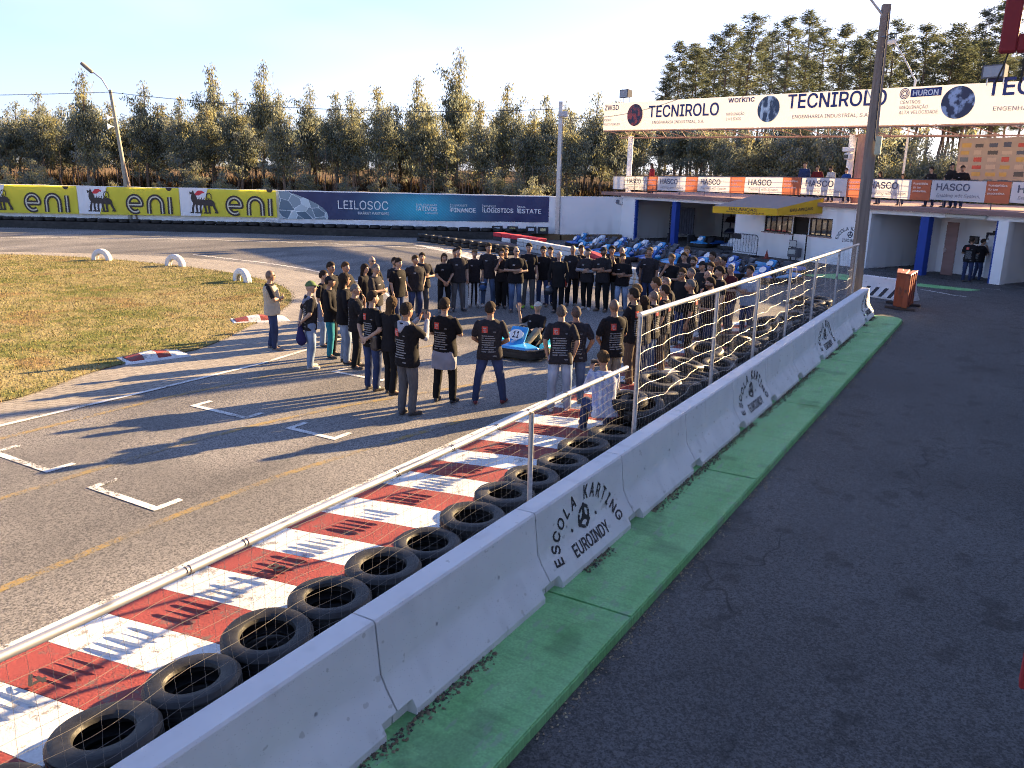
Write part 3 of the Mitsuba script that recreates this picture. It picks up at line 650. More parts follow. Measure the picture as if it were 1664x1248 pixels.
m, uv = quad_sheet(6.02, 22.3, 0.82, 1.0, 2.46, 2.46, -0.045, 60, seed=7)
part(t, 'vinyl', wal(m), 'banner_print', smooth=True, uv=uv)
WHT = (0.72, 0.74, 0.76)
def bt(s, z, text, h, w, bold=False): put_words(t, 'lettering', WM, s, -0.078, z, text, h, WHT, w, bold)
bt(9.65, 1.50, 'LEILOSOC', 0.50, 3.05); bt(10.85, 1.20, 'MARKET PARTNERS', 0.16, 1.9)
bt(14.5, 1.80, 'VALORIZAÇÃO', 0.11, 1.15); bt(14.5, 1.50, 'ATIVOS', 0.24, 1.15, True); bt(14.95, 1.32, 'E ARQUIVOS', 0.10, 0.75)
bt(16.5, 1.80, 'CORPORATE', 0.11, 0.95); bt(16.5, 1.47, 'FINANCE', 0.24, 1.45, True)
bt(18.45, 1.80, 'BUSINESS', 0.11, 0.70); bt(18.45, 1.50, 'LOGISTICS', 0.24, 1.75, True)
bt(20.5, 1.80, 'REAL', 0.11, 0.45); bt(20.5, 1.50, 'ESTATE', 0.24, 1.35, True)
for s in (14.42, 16.42, 18.37, 20.42): part(t, 'divider', wal(box(s, s + .03, -0.082, -0.078, 1.5, 1.95)), 'matt', color=WHT)
k = thing('plaque', 'small white plaque at the corner between the yellow and the blue wall banners', 'sign')
part(k, 'board', wal(box(5.2, 6.0, -0.30, -0.27, 0.66, 0.84, .01)), 'matt', color=(.72, .72, .72)); put_words(k, 'lettering', WM, 5.3, -0.301, 0.70, 'ESTÁDIO', 0.09, DARK, 0.55)

# ------------------------------------------------------------------ pit building
b = thing('pit_building', 'long white two level pit building with open garages, blue columns and a roof terrace', 'building')
H, ZB, ZT = 2.42, 2.60, 2.78
def bp(name, m, bsdf, **k): return part(b, name, fac(m), bsdf, **k)
DEEP = 8.0
bp('wall', box(-4.55, -3.30, 0, 0.25, 0, H), 'plaster')
bp('wall', box(-4.55, -4.30, 0.25, DEEP, 0, H), 'plaster')
bp('wall', box(4.68, 12.50, 0.0, 0.25, 0, 1.25), 'plaster')
for s0, s1 in ((4.68, 6.62), (8.30, 8.38), (9.26, 9.30), (10.56, 12.50)): bp('wall', box(s0, s1, 0.0, 0.25, 1.252, 2.06), 'plaster')
bp('wall', box(4.68, 12.50, 0.0, 0.25, 2.062, H), 'plaster')
bp('lintel', box(-4.58, 27.0, -0.04, 0.30, H + .002, ZB), 'plaster')
bp('roof_slab', box(-6.2, 28.0, -0.28, DEEP + .6, ZB + .002, ZT), 'slab_paint')
bp('back_wall', box(-4.3, 27, DEEP - .25, DEEP, 0, H), 'plaster')
bp('wall', box(4.70, 4.95, 0.252, DEEP - .26, 0, H), 'plaster')
bp('inner_wall', box(12.25, 12.49, 0.252, DEEP - .26, 0, H), 'plaster')
bp('wall', box(14.5, 17.0, 2.0, 2.2, 0, H), 'plaster')
bp('wall', box(17.0, 18.2, 2.0, 2.2, 0, H), 'plaster')
bp('column', box(18.0, 18.40, -0.06, 0.34, 0, H), 'plaster')
bp('column', box(24.0, 24.40, -0.06, 0.34, 0, H), 'plaster')
bp('inner_wall', box(18.12, 18.3, 0.36, DEEP - .26, 0, H), 'plaster')
bp('inner_wall', box(14.3, 14.49, 1.4, DEEP - .26, 0, H), 'plaster')
BLUE = (0.02, 0.055, 0.28)
bp('blue_column', box(-0.06, 0.28, -0.05, 0.28, 0, H, .01), 'matt', color=BLUE)
bp('blue_column', box(14.82, 15.20, -0.05, 0.30, 0, H, .01), 'matt', color=BLUE)
bp('blue_post', box(-3.29, -3.18, 0.02, 0.18, 0, H), 'matt', color=BLUE)
bp('blue_post', box(17.9, 17.98, 0.02, 0.18, 0, H), 'matt', color=BLUE)
bp('floor_step', box(-4.3, 27, -0.10, DEEP, -0.04, 0.03), 'asphalt_pit')
# windows of the office, with mullions and panes
for s0, s1, npn in ((6.62, 8.30, 5), (9.30, 10.56, 4)):
    w = part(b, 'window', fac(cat([box(s0, s1, 0.03, 0.12, 1.252, 1.31), box(s0, s1, 0.03, 0.12, 2.0, 2.06), box(s0, s0 + .05, 0.03, 0.12, 1.312, 1.998), box(s1 - .05, s1, 0.03, 0.12, 1.312, 1.998)]
        + [box(s0 + (s1 - s0) * j / npn - .02, s0 + (s1 - s0) * j / npn + .02, 0.04, 0.11, 1.312, 1.998) for j in range(1, npn)])), 'matt', color=(0.05, 0.04, 0.035))
    for j in range(npn):
        a0, a1 = s0 + .03 + (s1 - s0 - .06) * j / npn, s0 + .03 + (s1 - s0 - .06) * (j + 1) / npn
        part(w, 'pane', fac(box(a0 + .02, a1 - .02, 0.074, 0.078, 1.31, 2.0)), 'glass')
        if j % 2 == 0: part(w, 'paper', fac(box(a0 + .06, a1 - .07, 0.10, 0.103, 1.4 + .1 * (j % 3), 1.9)), 'matt', color=(.33, .27, .18))
bp('sill', box(6.5, 8.4, -0.05, 0.0, 1.20, 1.248), 'slab_paint'); bp('sill', box(9.24, 10.6, -0.05, 0.0, 1.20, 1.248), 'slab_paint')
d = part(b, 'door', fac(cat([box(8.38, 8.45, -.01, 0.2, 0.03, 2.06), box(9.19, 9.26, -.01, 0.2, 0.03, 2.06), box(8.452, 9.188, 0.1, 0.16, 0.03, 2.06)])), 'matt', color=(0.018, 0.015, 0.014))
part(d, 'handle', fac(box(9.06, 9.10, 0.04, 0.098, 0.95, 1.1)), 'steel')
# garage interiors
def shelf(s0, s1, d0, levels, seed, label):
    where = {3: 'left garage', 9: 'middle garage', 12: 'rightmost garage'}[seed]; t = thing('storage_rack', label, 'rack'); r = np.random.default_rng(seed)
    part(t, 'frame', fac(cat([box(s, s + .06, d0, d0 + .06, 0.03, 2.1) for s in np.linspace(s0, s1, 4)] + [box(s, s + .06, d0 + .7, d0 + .76, 0.03, 2.1) for s in np.linspace(s0, s1, 4)])), 'matt', color=(.06, .06, .08))
    for z in levels:
        part(t, 'shelf', fac(box(s0, s1, d0 + .061, d0 + .699, z, z + .04)), 'matt', color=(.10, .10, .12))
    n = 0
    for z in levels:
        s = s0 + .2
        while s < s1 - .7:
            k = thing('rack_filler', f'dark kart body piece on the {["lower", "middle", "upper"][levels.index(z)]} shelf of the {where} rack, {nth(n)} of them', 'kart part', 'kart parts on the garage racks'); n += 1  # loose dark shapes that fill the shelves
            w = r.uniform(.5, .8); h = r.uniform(.22, .36)
            q = np.array([(x * w / 2 * (1 - .25 * (zz > .5)), y * .26 * (1 - .3 * (zz > .5)), zz * h) for x in (-1, 1) for y in (-1, 1) for zz in (0, .3, 1)])
            mm = trimesh.convex.convex_hull(q + r.normal(0, .03, q.shape)); mm.apply_translation([s + w / 2, d0 + .38, z + .041 - mm.bounds[0, 2]])
            scene[k] = shape(fac(mm), 'matt', smooth=40, color=[(.02, .02, .03), (.03, .05, .12), (.05, .02, .03)][int(r.integers(0, 3))])
            s += w + r.uniform(.1, .3)
shelf(-2.6, 4.4, 6.6, [0.35, 1.05, 1.75], 3, 'dark shelf rack along the back of the left garage')
shelf(12.6, 14.2, 4.2, [0.35, 1.05, 1.75], 9, 'dark shelf rack deep inside the garage left of the second blue column')  # rack added with dark contents to make this bay look darker
shelf(18.6, 23.6, 3.0, [0.35, 1.05, 1.75], 12, 'dark shelf rack in the rightmost garage')  # likewise added, its dark pieces deepen the gloom of the bay
k = thing('grid_panel', 'dark wire grid panel standing at the left of the open garage', 'grid panel')
part(k, 'frame', fac(cat([box(-2.4, -0.4, 2.0, 2.04, 0.5, 0.54), box(-2.4, -0.4, 2.0, 2.04, 2.0, 2.04)] + [box(-2.4 + .2 * j, -2.38 + .2 * j, 2.0, 2.04, 0.541, 1.999) for j in range(11)])), 'matt', color=(.05, .05, .06))
part(k, 'board', fac(box(-2.38, -0.42, 2.045, 2.06, 0.545, 1.995)), 'matt', color=(.045, .05, .07))
part(k, 'foot', fac(box(-2.3, -2.2, 1.8, 2.3, 0.03, 0.5)), 'matt', color=(.05, .05, .06)); part(k, 'foot', fac(box(-.6, -.5, 1.8, 2.3, 0.03, 0.5)), 'matt', color=(.05, .05, .06))
k = thing('cabinet', 'tall white cabinet beside the two people in the right garage', 'cabinet')
part(k, 'case', fac(box(17.05, 17.85, 1.2, 1.9, 0.08, 1.78, .015)), 'matt', color=(.55, .56, .58)); part(k, 'handle', fac(box(17.12, 17.15, 1.17, 1.199, 0.9, 1.1)), 'steel')
part(k, 'plinth', fac(box(17.1, 17.8, 1.25, 1.85, 0.03, 0.08)), 'matt', color=(.1, .1, .1))
k = thing('wooden_door', 'brown wooden door leaf in the right garage behind the blue column', 'door')
part(k, 'leaf', fac(box(15.25, 15.75, 1.2, 1.26, 0.03, 2.2, .01)), 'slab_paint'); part(k, 'handle', fac(box(15.32, 15.36, 1.14, 1.199, 1.0, 1.14)), 'steel')
k = thing('wall_screen', 'dark framed screen on the white garage wall', 'screen')
part(k, 'frame', fac(box(15.85, 16.25, 1.93, 1.998, 1.35, 1.66, .01)), 'matt', color=(.02, .02, .02)); part(k, 'display', fac(box(15.89, 16.21, 1.925, 1.929, 1.39, 1.62)), 'gloss', color=(.05, .055, .06))
for j, (s, z, w, h) in enumerate([(16.5, 1.55, .28, .3), (16.75, 1.5, .3, .42), (16.5, 1.15, .3, .3)]):
    k = thing('poster', f'{["dark poster with a pale triangle", "dark poster", "pale notice sheet"][j]} on the garage wall beside the screen', 'poster')
    part(k, 'sheet', fac(box(s, s + w, 1.985, 1.998, z, z + h)), 'matt', color=[(.03, .03, .04), (.025, .025, .03), (.38, .42, .45)][j])
    if j == 0: part(k, 'motif', fac(tf(plate(sg.Polygon([(s + .06, z + .05), (s + .22, z + .05), (s + .14, z + .24)]), 0, .003), np.array([[1, 0, 0, 0], [0, 0, -1, 1.984], [0, 1, 0, 0], [0, 0, 0, 1.0]]))), 'matt', color=(.5, .5, .5))
k = thing('tube_lamp', 'grey fluorescent tube lamp case on the lintel above the right garage', 'lamp')
part(k, 'case', fac(box(15.88, 17.55, -0.14, -0.042, 2.45, 2.585, .012)), 'matt', color=(.34, .36, .33)); part(k, 'cover', fac(box(15.94, 17.49, -0.152, -0.141, 2.475, 2.56)), 'gloss', color=(.42, .45, .42))
k = thing('display_stand', 'small pale metal rack standing in the office doorway', 'rack')
part(k, 'body', fac(cat([box(8.55, 9.1, -0.45, -0.1, 0.2, 0.62, .02), box(8.6, 9.05, -0.46, -0.44, 0.66, 1.0, .01)])), 'matt', color=(.10, .10, .11))
part(k, 'panel', fac(box(8.63, 9.02, -0.475, -0.461, 0.70, 0.97)), 'matt', color=(.45, .46, .45)); part(k, 'leg', fac(box(8.6, 8.65, -0.4, -0.36, 0.0, 0.2)), 'matt', color=(.1, .1, .1)); part(k, 'leg', fac(box(9.0, 9.05, -0.4, -0.36, 0.0, 0.2)), 'matt', color=(.1, .1, .1))
part(k, 'panel', fac(box(8.63, 9.02, -0.475, -0.461, 0.34, 0.56)), 'matt', color=(.40, .42, .40))
# stencil on the office wall
ms = []
for word, a0, a1 in (('ESCOLA', 165, 105), ('KARTING', 84, 12)):
    for i, ch in enumerate(word):
        ang = math.radians(a0 + (a1 - a0) * i / (len(word) - 1)); g = words(ch, 0.15, None, True); g.apply_translation([-g.bounds[1, 0] / 2, 0, 0])
        g.apply_transform(trimesh.transformations.rotation_matrix(ang - math.pi / 2, [0, 0, 1])); g.apply_translation([.62 * math.cos(ang), .55 * math.sin(ang), 0]); ms.append(g)
g = words('EUROINDY', .13, .74, True); g.apply_translation([-.37, .03, 0]); ms.append(g)
ms.append(plate(sg.Point(0, .36).buffer(.14).difference(sg.Point(0, .36).buffer(.10)).union(sg.LineString([(-.1, .3), (0, .36), (.1, .3)]).buffer(.025)).union(sg.LineString([(0, .36), (0, .48)]).buffer(.025)), 0, .004))
m = tf(cat(ms), UPRIGHT); m.apply_translation([11.55, -0.002, 1.08]); bp('stencil', m, 'matt', color=(.03, .03, .05), label='black stencilled curved words round a steering wheel')
# awning
k = thing('awning', 'yellow fringed folding awning with a grey top over the office front', 'awning')
A0, A1, OUT = 5.0, 9.95, 2.0
tm = trimesh.Trimesh(np.array([(A0 + .9, -.03, 2.98), (A1, -.03, 2.98), (A1 - .9, -OUT, 2.47), (A0, -OUT, 2.40), (A0 + .9, -.03, 2.955), (A1, -.03, 2.955), (A1 - .9, -OUT, 2.445), (A0, -OUT, 2.375)]),
    np.array([(0, 2, 1), (0, 3, 2), (4, 5, 6), (4, 6, 7), (0, 1, 5), (0, 5, 4), (1, 2, 6), (1, 6, 5), (2, 3, 7), (2, 7, 6), (3, 0, 4), (3, 4, 7)]), process=False)
part(k, 'canopy', fac(tm), 'cloth', color=(.24, .20, .19))
def panel(p, q, h0, h1, th=0.012):
    p, q = np.array(p, float), np.array(q, float); n = np.cross(q - p, [0, 0, 1]); n /= np.linalg.norm(n)
    v = np.array([p, q, q - [0, 0, h1], p - [0, 0, h0]]); return trimesh.convex.convex_hull(np.vstack([v, v + n * th]))
part(k, 'valance', fac(panel((A0, -OUT - .001, 2.41), (A1 - .9, -OUT - .001, 2.48), .33, .33)), 'cloth', color=(.62, .38, .03))
part(k, 'side_valance', fac(panel((A1 - .9, -OUT + .01, 2.48), (A1, -.03, 2.99), .33, .70)), 'cloth', color=(.55, .33, .03))
DK = (.10, .05, .03)
m = tf(words('BALANÇAS', .13, 1.75, True), UPRIGHT); m.apply_translation([6.1, -OUT - .016, 2.27]); part(k, 'lettering', fac(m), 'matt', color=DK)
m = tf(words('WWW.BALANCAS.PT', .07, 2.4, True), UPRIGHT); m.apply_translation([5.9, -OUT - .016, 2.16]); part(k, 'lettering', fac(m), 'matt', color=DK)
mm = words('BALANÇAS', .12, 1.1, True); Fm = frame((A1 - .62, -OUT + .02 + .5 , 2.35), (.9, OUT, .2), (0, 0, 1)); mm = tf(mm, Fm); mm.apply_translation([.02, -.02, 0]); part(k, 'lettering', fac(mm), 'matt', color=DK)
part(k, 'arm', fac(tube([(A0 + 1.0, -.04, 2.5), (A0 + .3, -OUT + .1, 2.36)], .02, 6)), 'steel'); part(k, 'arm', fac(tube([(A1 - .2, -.04, 2.5), (A1 - 1.0, -OUT + .1, 2.42)], .02, 6)), 'steel')
# terrace railing, its banners
RD = 0.55
rl = thing('terrace_railing', 'dark metal railing along the edge of the roof terrace', 'railing')
def rtop(s): return 3.72 + 0.16 * min(1, max(0, (s + 6) / 13))
for z in (0, -.26, -.5, -.74):
    part(rl, 'rail', fac(tube([(s, RD, rtop(s) + z) for s in np.linspace(-6.0, 27, 34)], .022 if z == 0 else .014, 6)), 'matt', color=(.12, .10, .10))
    part(rl, 'rail', fac(tube([(-6.0, RD, rtop(-6) + z), (-6.0, 6.5, rtop(-6) + z)], .016, 6)), 'matt', color=(.12, .10, .10))
for s in np.arange(-6.0, 27.1, 1.94): part(rl, 'post', fac(tube([(s, RD, ZT), (s, RD, rtop(s))], .02, 6)), 'matt', color=(.10, .09, .09))
for d in (2.5, 4.5, 6.5): part(rl, 'post', fac(tube([(-6.0, d, ZT), (-6.0, d, rtop(-6))], .02, 6)), 'matt', color=(.10, .09, .09))
PAN = [(-5.0, -2.98, -2.02), (-2.0, 0.32, 1.22), (1.25, 3.6, 4.6), (4.63, 7.05, 8.15), (8.18, 10.7, 11.62), (11.65, 13.85, 14.72), (14.75, 17.0, 17.95), (17.98, 20.4, 21.4), (21.45, 23.8, 24.8)]
for i, (a, bb, c) in enumerate(PAN):
    inner = i == 0
    t = thing('railing_banner', f'white and orange cloth banner with grey capitals on the terrace railing, {nth(i)} from left', 'banner', 'white and orange banners on the terrace railing')
    d0 = RD + (.03 if inner else -.035)
    z0, z1 = rtop(a) - .74, rtop(c) - .76
    m, _ = quad_sheet(a, bb, z0 - .04, z1 - .06, rtop(a) - .01, rtop(bb) - .01, d0, 10, .010, i)
    part(t, 'vinyl', fac(m), 'vinyl', smooth=True, color=(.60, .60, .62))
    m, _ = quad_sheet(bb + .002, c, z1 - .06, z1 - .07, rtop(bb) - .01, rtop(c) - .01, d0, 6, .010, i + 20)
    part(t, 'orange_panel', fac(m), 'vinyl', smooth=True, color=(.50, .165, .09))
    w = bb - a; zt = rtop(a)
    put_words(t, 'lettering', FM, a + w * .10, d0 - .02, zt - .40, 'HASCO', .27, (.10, .11, .16), w * .62, True)
    put_words(t, 'lettering', FM, a + w * .12, d0 - .02, zt - .66, 'Enabling with System.', .13, (.22, .23, .28), w * .80, False, .2)
    for q, tx in enumerate(('Possibilities', 'to be', 'productive.')):
        put_words(t, 'lettering', FM, bb + .1, d0 - .02, zt - .2 - .15 * q, tx, .08, (.75, .62, .55), (c - bb) * (.75, .4, .7)[q], True)
k = thing('side_banner', 'white banner wrapped round the left end of the terrace railing', 'banner')
part(k, 'vinyl', fac(box(-6.06, -6.04, RD + .1, 3.0, 2.98, 3.70)), 'vinyl', color=(.76, .76, .77))
part(k, 'front_flap', fac(box(-6.05, -5.05, RD - .06, RD - .05, 2.95, 3.69)), 'vinyl', color=(.76, .76, .77))
# big sign banner over the terrace
sg_ = thing('terrace_sign', 'huge white sign banner with navy capitals and round pictures above the roof terrace', 'sign')
def bz(s): return 7.98 - 0.0215 * (s + 6.4), 6.42 - 0.0175 * (s + 6.4)
S0, S1 = -6.65, 27.0
m, _ = quad_sheet(S0, S1, bz(S0)[1], bz(S1)[1], bz(S0)[0], bz(S1)[0], 0.0, 90, .014, 3)
part(sg_, 'face', fac(m), 'vinyl', smooth=True, color=(.60, .60, .62))
part(sg_, 'frame', fac(cat([tube([(S0, .1 + o, bz(S0)[1] - .05 - .35 * (o > .5)), (S1, .1 + o, bz(S1)[1] - .05 - .35 * (o > .5))], .05, 6) for o in (0., 1.2)])), 'slab_paint')
for s in np.arange(S0 + .3, S1, 1.6):
    part(sg_, 'strut', fac(tube([(s, .12, bz(s)[1] - .05), (s + .8, 1.28, bz(s)[1] - .40), (s + 1.6, .12, bz(s)[1] - .08)], .022, 5)), 'slab_paint')
for s in (-5.55, 10.15, 10.62, 24.5):
    part(sg_, 'column', fac(tube([(s, 1.3, ZT), (s, 1.3, bz(s)[1] - .3)], .16 if s != 10.62 else .18, 10)), 'plaster' if s != 10.62 else 'slab_paint', smooth=40)
NAVY = (.045, .055, .175)
def big(s, z, tx, h, w, bold=True, col=NAVY, sl=0):
    m = tf(words(tx, h, w, bold, .004, sl), UPRIGHT); m.apply_translation([s, -.036, z]); v = m.vertices; v[:, 2] -= .0205 * (v[:, 0] - s); m.vertices = v
    part(sg_, 'lettering', fac(m), 'matt', color=col)
for s, dx in ((-2.50, 1), (7.35, 1), (16.75, 1)):
    big(s, 7.02, 'TECNIROLO', .60, 5.45 if s < 0 else 5.2); big(s + .35, 6.65 if s < 0 else 6.62 - .01 * s, 'ENGENHARIA INDUSTRIAL, S.A.', .15, 4.1, False)
big(-6.55, 7.58, 'ZW3D', .27, 1.35); big(-6.62, 6.95, 'DESIGN E', .13, .75, False); big(-6.62, 6.70, 'PROJETO DE MOLDES', .13, 1.6, False)
big(3.55, 7.48, 'worknc', .27, 1.75); big(3.50, 6.86, 'MAQUINAÇÃO', .13, 1.2, False); big(3.50, 6.62, '2 A 5 EIXOS', .13, 1.0, False)
big(13.2, 6.90, 'CENTROS', .13, .9, False); big(13.2, 6.70, 'MAQUINAÇÃO', .13, 1.25, False); big(13.2, 6.50, 'ALTA VELOCIDADE', .13, 1.7, False)
m = box(13.62, 14.95, -.034, -.030, 7.14, 7.46); part(sg_, 'badge', fac(m), 'matt', color=NAVY)
big(13.72, 7.20, 'HURON', .20, 1.1, True, (.74, .75, .77))
for r in (.10, .16, .22): part(sg_, 'badge_ring', fac(tf(plate(sg.Point(13.35, 7.30).buffer(r).difference(sg.Point(13.35, 7.30).buffer(r - .035)), 0, .004), np.array([[1, 0, 0, 0], [0, 0, -1, -.034], [0, 1, 0, 0], [0, 0, 0, 1.0]]))), 'matt', color=NAVY)
for (s, z), mt in zip([(-3.70, 7.19), (6.22, 7.05), (15.68, 6.83)], ('photo_red', 'photo_blue', 'photo_dark')):
    pl = sa.scale(sg.Point(0, 0).buffer(1, 20), .68, .61)
    mm = plate(pl, 0, .006); uv = mm.vertices[:, :2].copy(); mm = tf(mm, UPRIGHT); mm.apply_translation([s, -.036, z])
    part(sg_, 'round_picture', fac(mm), mt, uv=uv)
for s, z, w in ((-4.55, 8.05, .75), (17.0, 7.50, .85)):
    k = thing('floodlight', f'grey box floodlight on top of the big white sign, {"left" if s < 0 else "right"} one', 'floodlight', 'floodlights on the big sign')
    h = trimesh.convex.convex_hull(np.array([(s + x * w / 2 * q, d, z + .35 + zz * .24 * q) for x in (-1, 1) for zz in (-1, 1) for d, q in ((-.25, 1.0), (.15, .8))]))
    part(k, 'housing', fac(h), 'matt', color=(.10, .10, .11)); part(k, 'glass', fac(box(s - w * .42, s + w * .42, -.262, -.252, z + .16, z + .54)), 'gloss', color=(.22, .24, .28))
    for x in (-.36, .36): part(k, 'bracket', fac(tube([(s + x * w, 0, z - .12), (s + x * w, -.02, z + .36)], .02, 6)), 'steel')
k = thing('security_camera', 'white security camera housing fixed to the sign column beside the wooden lamp pole', 'camera')
part(k, 'housing', fac(cat([box(10.05, 10.45, .75, 1.1, 5.05, 5.25, .02), box(10.15, 10.42, .8, 1.1, 4.7, 5.0, .03)])), 'matt', color=(.6, .61, .64)); part(k, 'lens', fac(box(10.18, 10.38, .74, .78, 4.76, 4.92)), 'gloss', color=(.02, .02, .02))
# sponsor board on the terrace
k = thing('sponsor_board', 'beige board with rows of small sponsor plates standing on the terrace', 'board')
part(k, 'panel', fac(box(13.62, 18.6, 4.0, 4.06, 3.6, 5.68)), 'matt', color=(.23, .19, .165)); part(k, 'leg', fac(box(13.7, 13.8, 4.07, 4.15, ZT, 5.5)), 'matt', color=(.2, .2, .2)); part(k, 'leg', fac(box(18.4, 18.5, 4.07, 4.15, ZT, 5.5)), 'matt', color=(.2, .2, .2))
r = np.random.default_rng(5); PC = [(.05, .06, .09), (.28, .055, .045), (.30, .20, .07), (.05, .05, .055), (.085, .10, .115), (.30, .24, .20)]
for row in range(6):
    for col in range(8):
        s = 13.72 + col * .6 + (.0 if row % 2 else .02); z = 5.28 - row * .30
        part(k, 'plate', fac(box(s, s + .44 * r.uniform(.7, 1), 3.992, 3.998, z, z + .2 * r.uniform(.7, 1))), 'matt', color=PC[int(r.integers(0, 6))])
# crowd barrier by the office
k = thing('crowd_barrier', 'black steel crowd barrier with a blank plate against the white office wall', 'crowd barrier')
o = np.array([4.75, -0.75, 0])
part(k, 'frame', fac(tube([o + q for q in [(0, 0, .08), (0, 0, 1.0), (.05, 0, 1.08), (2.1, 0, 1.08), (2.2, 0, .98), (2.2, 0, .08)]], .02, 7)), 'matt', color=(.03, .03, .04))
part(k, 'lower_rail', fac(tube([o + (0, 0, .2), o + (2.2, 0, .2)], .016, 6)), 'matt', color=(.03, .03, .04))
for j in range(1, 12): part(k, 'bar', fac(tube([o + (j * .183, 0, .2), o + (j * .183, 0, 1.07)], .01, 5)), 'matt', color=(.03, .03, .04))
part(k, 'plate', fac(box(o[0] + .55, o[0] + 1.15, o[1] - .03, o[1] - .022, .82, 1.06)), 'matt', color=(.02, .02, .025))
for x in (.1, 2.1): part(k, 'foot', fac(box(o[0] + x - .03, o[0] + x + .03, o[1] - .3, o[1] + .3, 0.0, .08)), 'matt', color=(.03, .03, .04))
k = thing('traffic_cone', 'small dull red traffic cone at the office wall', 'cone')
part(k, 'cone', fac(tf(trimesh.creation.cone(.11, .42, sections=16), trimesh.transformations.translation_matrix([7.45, -.6, .03]))), 'matt', smooth=40, color=(.30, .06, .04)); part(k, 'base', fac(box(7.29, 7.61, -.76, -.44, 0, .03)), 'matt', color=(.2, .05, .04))
# pipe and hose reel at the left corner
k = thing('hose_reel', 'hose reel stand with a drooping hose at the left corner of the pit building', 'hose reel')
part(k, 'stand', fac(tube([(-5.6, -.3, 0), (-5.6, -.3, 1.05), (-5.1, -.3, 1.05), (-5.1, -.3, 0)], .018, 6)), 'matt', color=(.06, .06, .08))
part(k, 'drum', fac(tf(trimesh.creation.cylinder(.2, .3, sections=18), frame((-5.35, -.3, .5), (0, 0, 1), (0, 1, 0)))), 'matt', smooth=40, color=(.05, .06, .09))
part(k, 'hose', fac(tube([(-5.35, -.3, .7), (-5.2, -.28, 1.1), (-5.0, -.2, 1.7), (-4.75, -.1, 2.2)], .022, 6)), 'matt', color=(.10, .10, .11))
k = thing('bracket_frame', 'grey pipe bracket with equipment fixed under the left end of the terrace', 'bracket')
part(k, 'frame', fac(tube([(-5.4, -.2, 2.5), (-5.4, -.2, 2.1), (-4.2, -.2, 2.1), (-4.2, -.2, 2.5)], .018, 6)), 'matt', color=(.12, .12, .14)); part(k, 'box', fac(box(-5.1, -4.6, -.35, -.1, 2.12, 2.35, .02)), 'matt', color=(.20, .20, .24))
part(k, 'conduit', fac(tube([(-4.6, -.06, 2.1), (-4.75, -.06, 1.2), (-4.75, -.06, 0.05)], .025, 6)), 'matt', color=(.30, .31, .34))

# grandstand building on the camera's own side: it shades the pit lane (out of frame, to the right)
g = thing('grandstand_building', 'white stand building on the near side of the pit lane', 'building')
part(g, 'wall', cat([box(1.5, 1.75, 2.5, 35.5, 0, 4.85), box(1.5, 7.5, 35.25, 35.5, 0, 4.85), box(1.75, 7.5, -12, -11.8, 0, 4.85), box(1.5, 1.75, -12, -1.5, 0, 4.85)]), 'plaster')
part(g, 'roof', box(1.35, 8.0, -12.3, 35.8, 4.852, 5.25), 'slab_paint')
part(g, 'stair_landing', cat([box(-0.55, 1.5, -2.4, 1.0, 2.05, 2.2), box(-0.5, -0.35, 0.7, 0.9, 0.0, 2.05)]), 'plaster')
for yy in np.arange(5, 34, 5.0):
    w = part(g, 'window', cat([box(1.44, 1.499, yy, yy + 1.8, 1.0, 1.06), box(1.44, 1.499, yy, yy + 1.8, 2.1, 2.16), box(1.44, 1.499, yy, yy + .06, 1.062, 2.098), box(1.44, 1.499, yy + 1.74, yy + 1.8, 1.062, 2.098)]), 'matt', color=(.15, .15, .15))
    part(w, 'pane', box(1.46, 1.47, yy + .06, yy + 1.74, 1.06, 2.1), 'gloss', color=(.03, .035, .04))
# ------------------------------------------------------------------ hillside, undergrowth and trees
def hill(x, y):
    x, y = np.asarray(x, float), np.asarray(y, float)
    ow = (x - W0[0]) * WI[0] + (y - W0[1]) * WI[1]
    s = (x - F0[0]) * FU[0] + (y - F0[1]) * FU[1]; d = (x - F0[0]) * FI[0] + (y - F0[1]) * FI[1]
    o = np.where(s < -8.0, ow - 0.4, np.where(d > 9.2, np.minimum(np.maximum(ow - 2, d - 9.2), 200), -1.0))
    o = np.where(s > 32, np.where(d > 9.2, d - 9.2, -1), o)
    t = np.clip(o / 12, 0, 1); z = -0.055 + 2.3 * t * t * (3 - 2 * t)
    z = z + np.clip(o - 12, 0, 200) * 0.006
    z = z + np.where(o > 1, 0.25 * (meshkit.noise(np.stack([x * .3, y * .3, x * 0], -1)) - .5) * np.clip(o / 6, 0, 1), 0)
    return np.where(o > 0, z, -0.4)
gx, gy = np.meshgrid(np.concatenate([np.arange(-260, -100, 8), np.arange(-100, 30, 1.5), np.arange(30, 200, 10)]), np.concatenate([np.arange(-10, 20, 6), np.arange(20, 130, 1.5), np.arange(130, 420, 10)]), indexing='ij')
V = np.column_stack([gx.ravel(), gy.ravel(), hill(gx, gy).ravel()])
ni, nj = gx.shape; I, J = np.meshgrid(np.arange(ni - 1), np.arange(nj - 1), indexing='ij')
q = np.stack([I * nj + J, (I + 1) * nj + J, (I + 1) * nj + J + 1, I * nj + J + 1], -1).reshape(-1, 4)
q = q[(V[q][:, :, 2] > -0.39).any(1)]
struct('hillside', trimesh.Trimesh(V, np.vstack([q[:, [0, 1, 2]], q[:, [0, 2, 3]]]), process=False), 'soil', 'brown wooded slope behind the boundary wall', smooth=True)
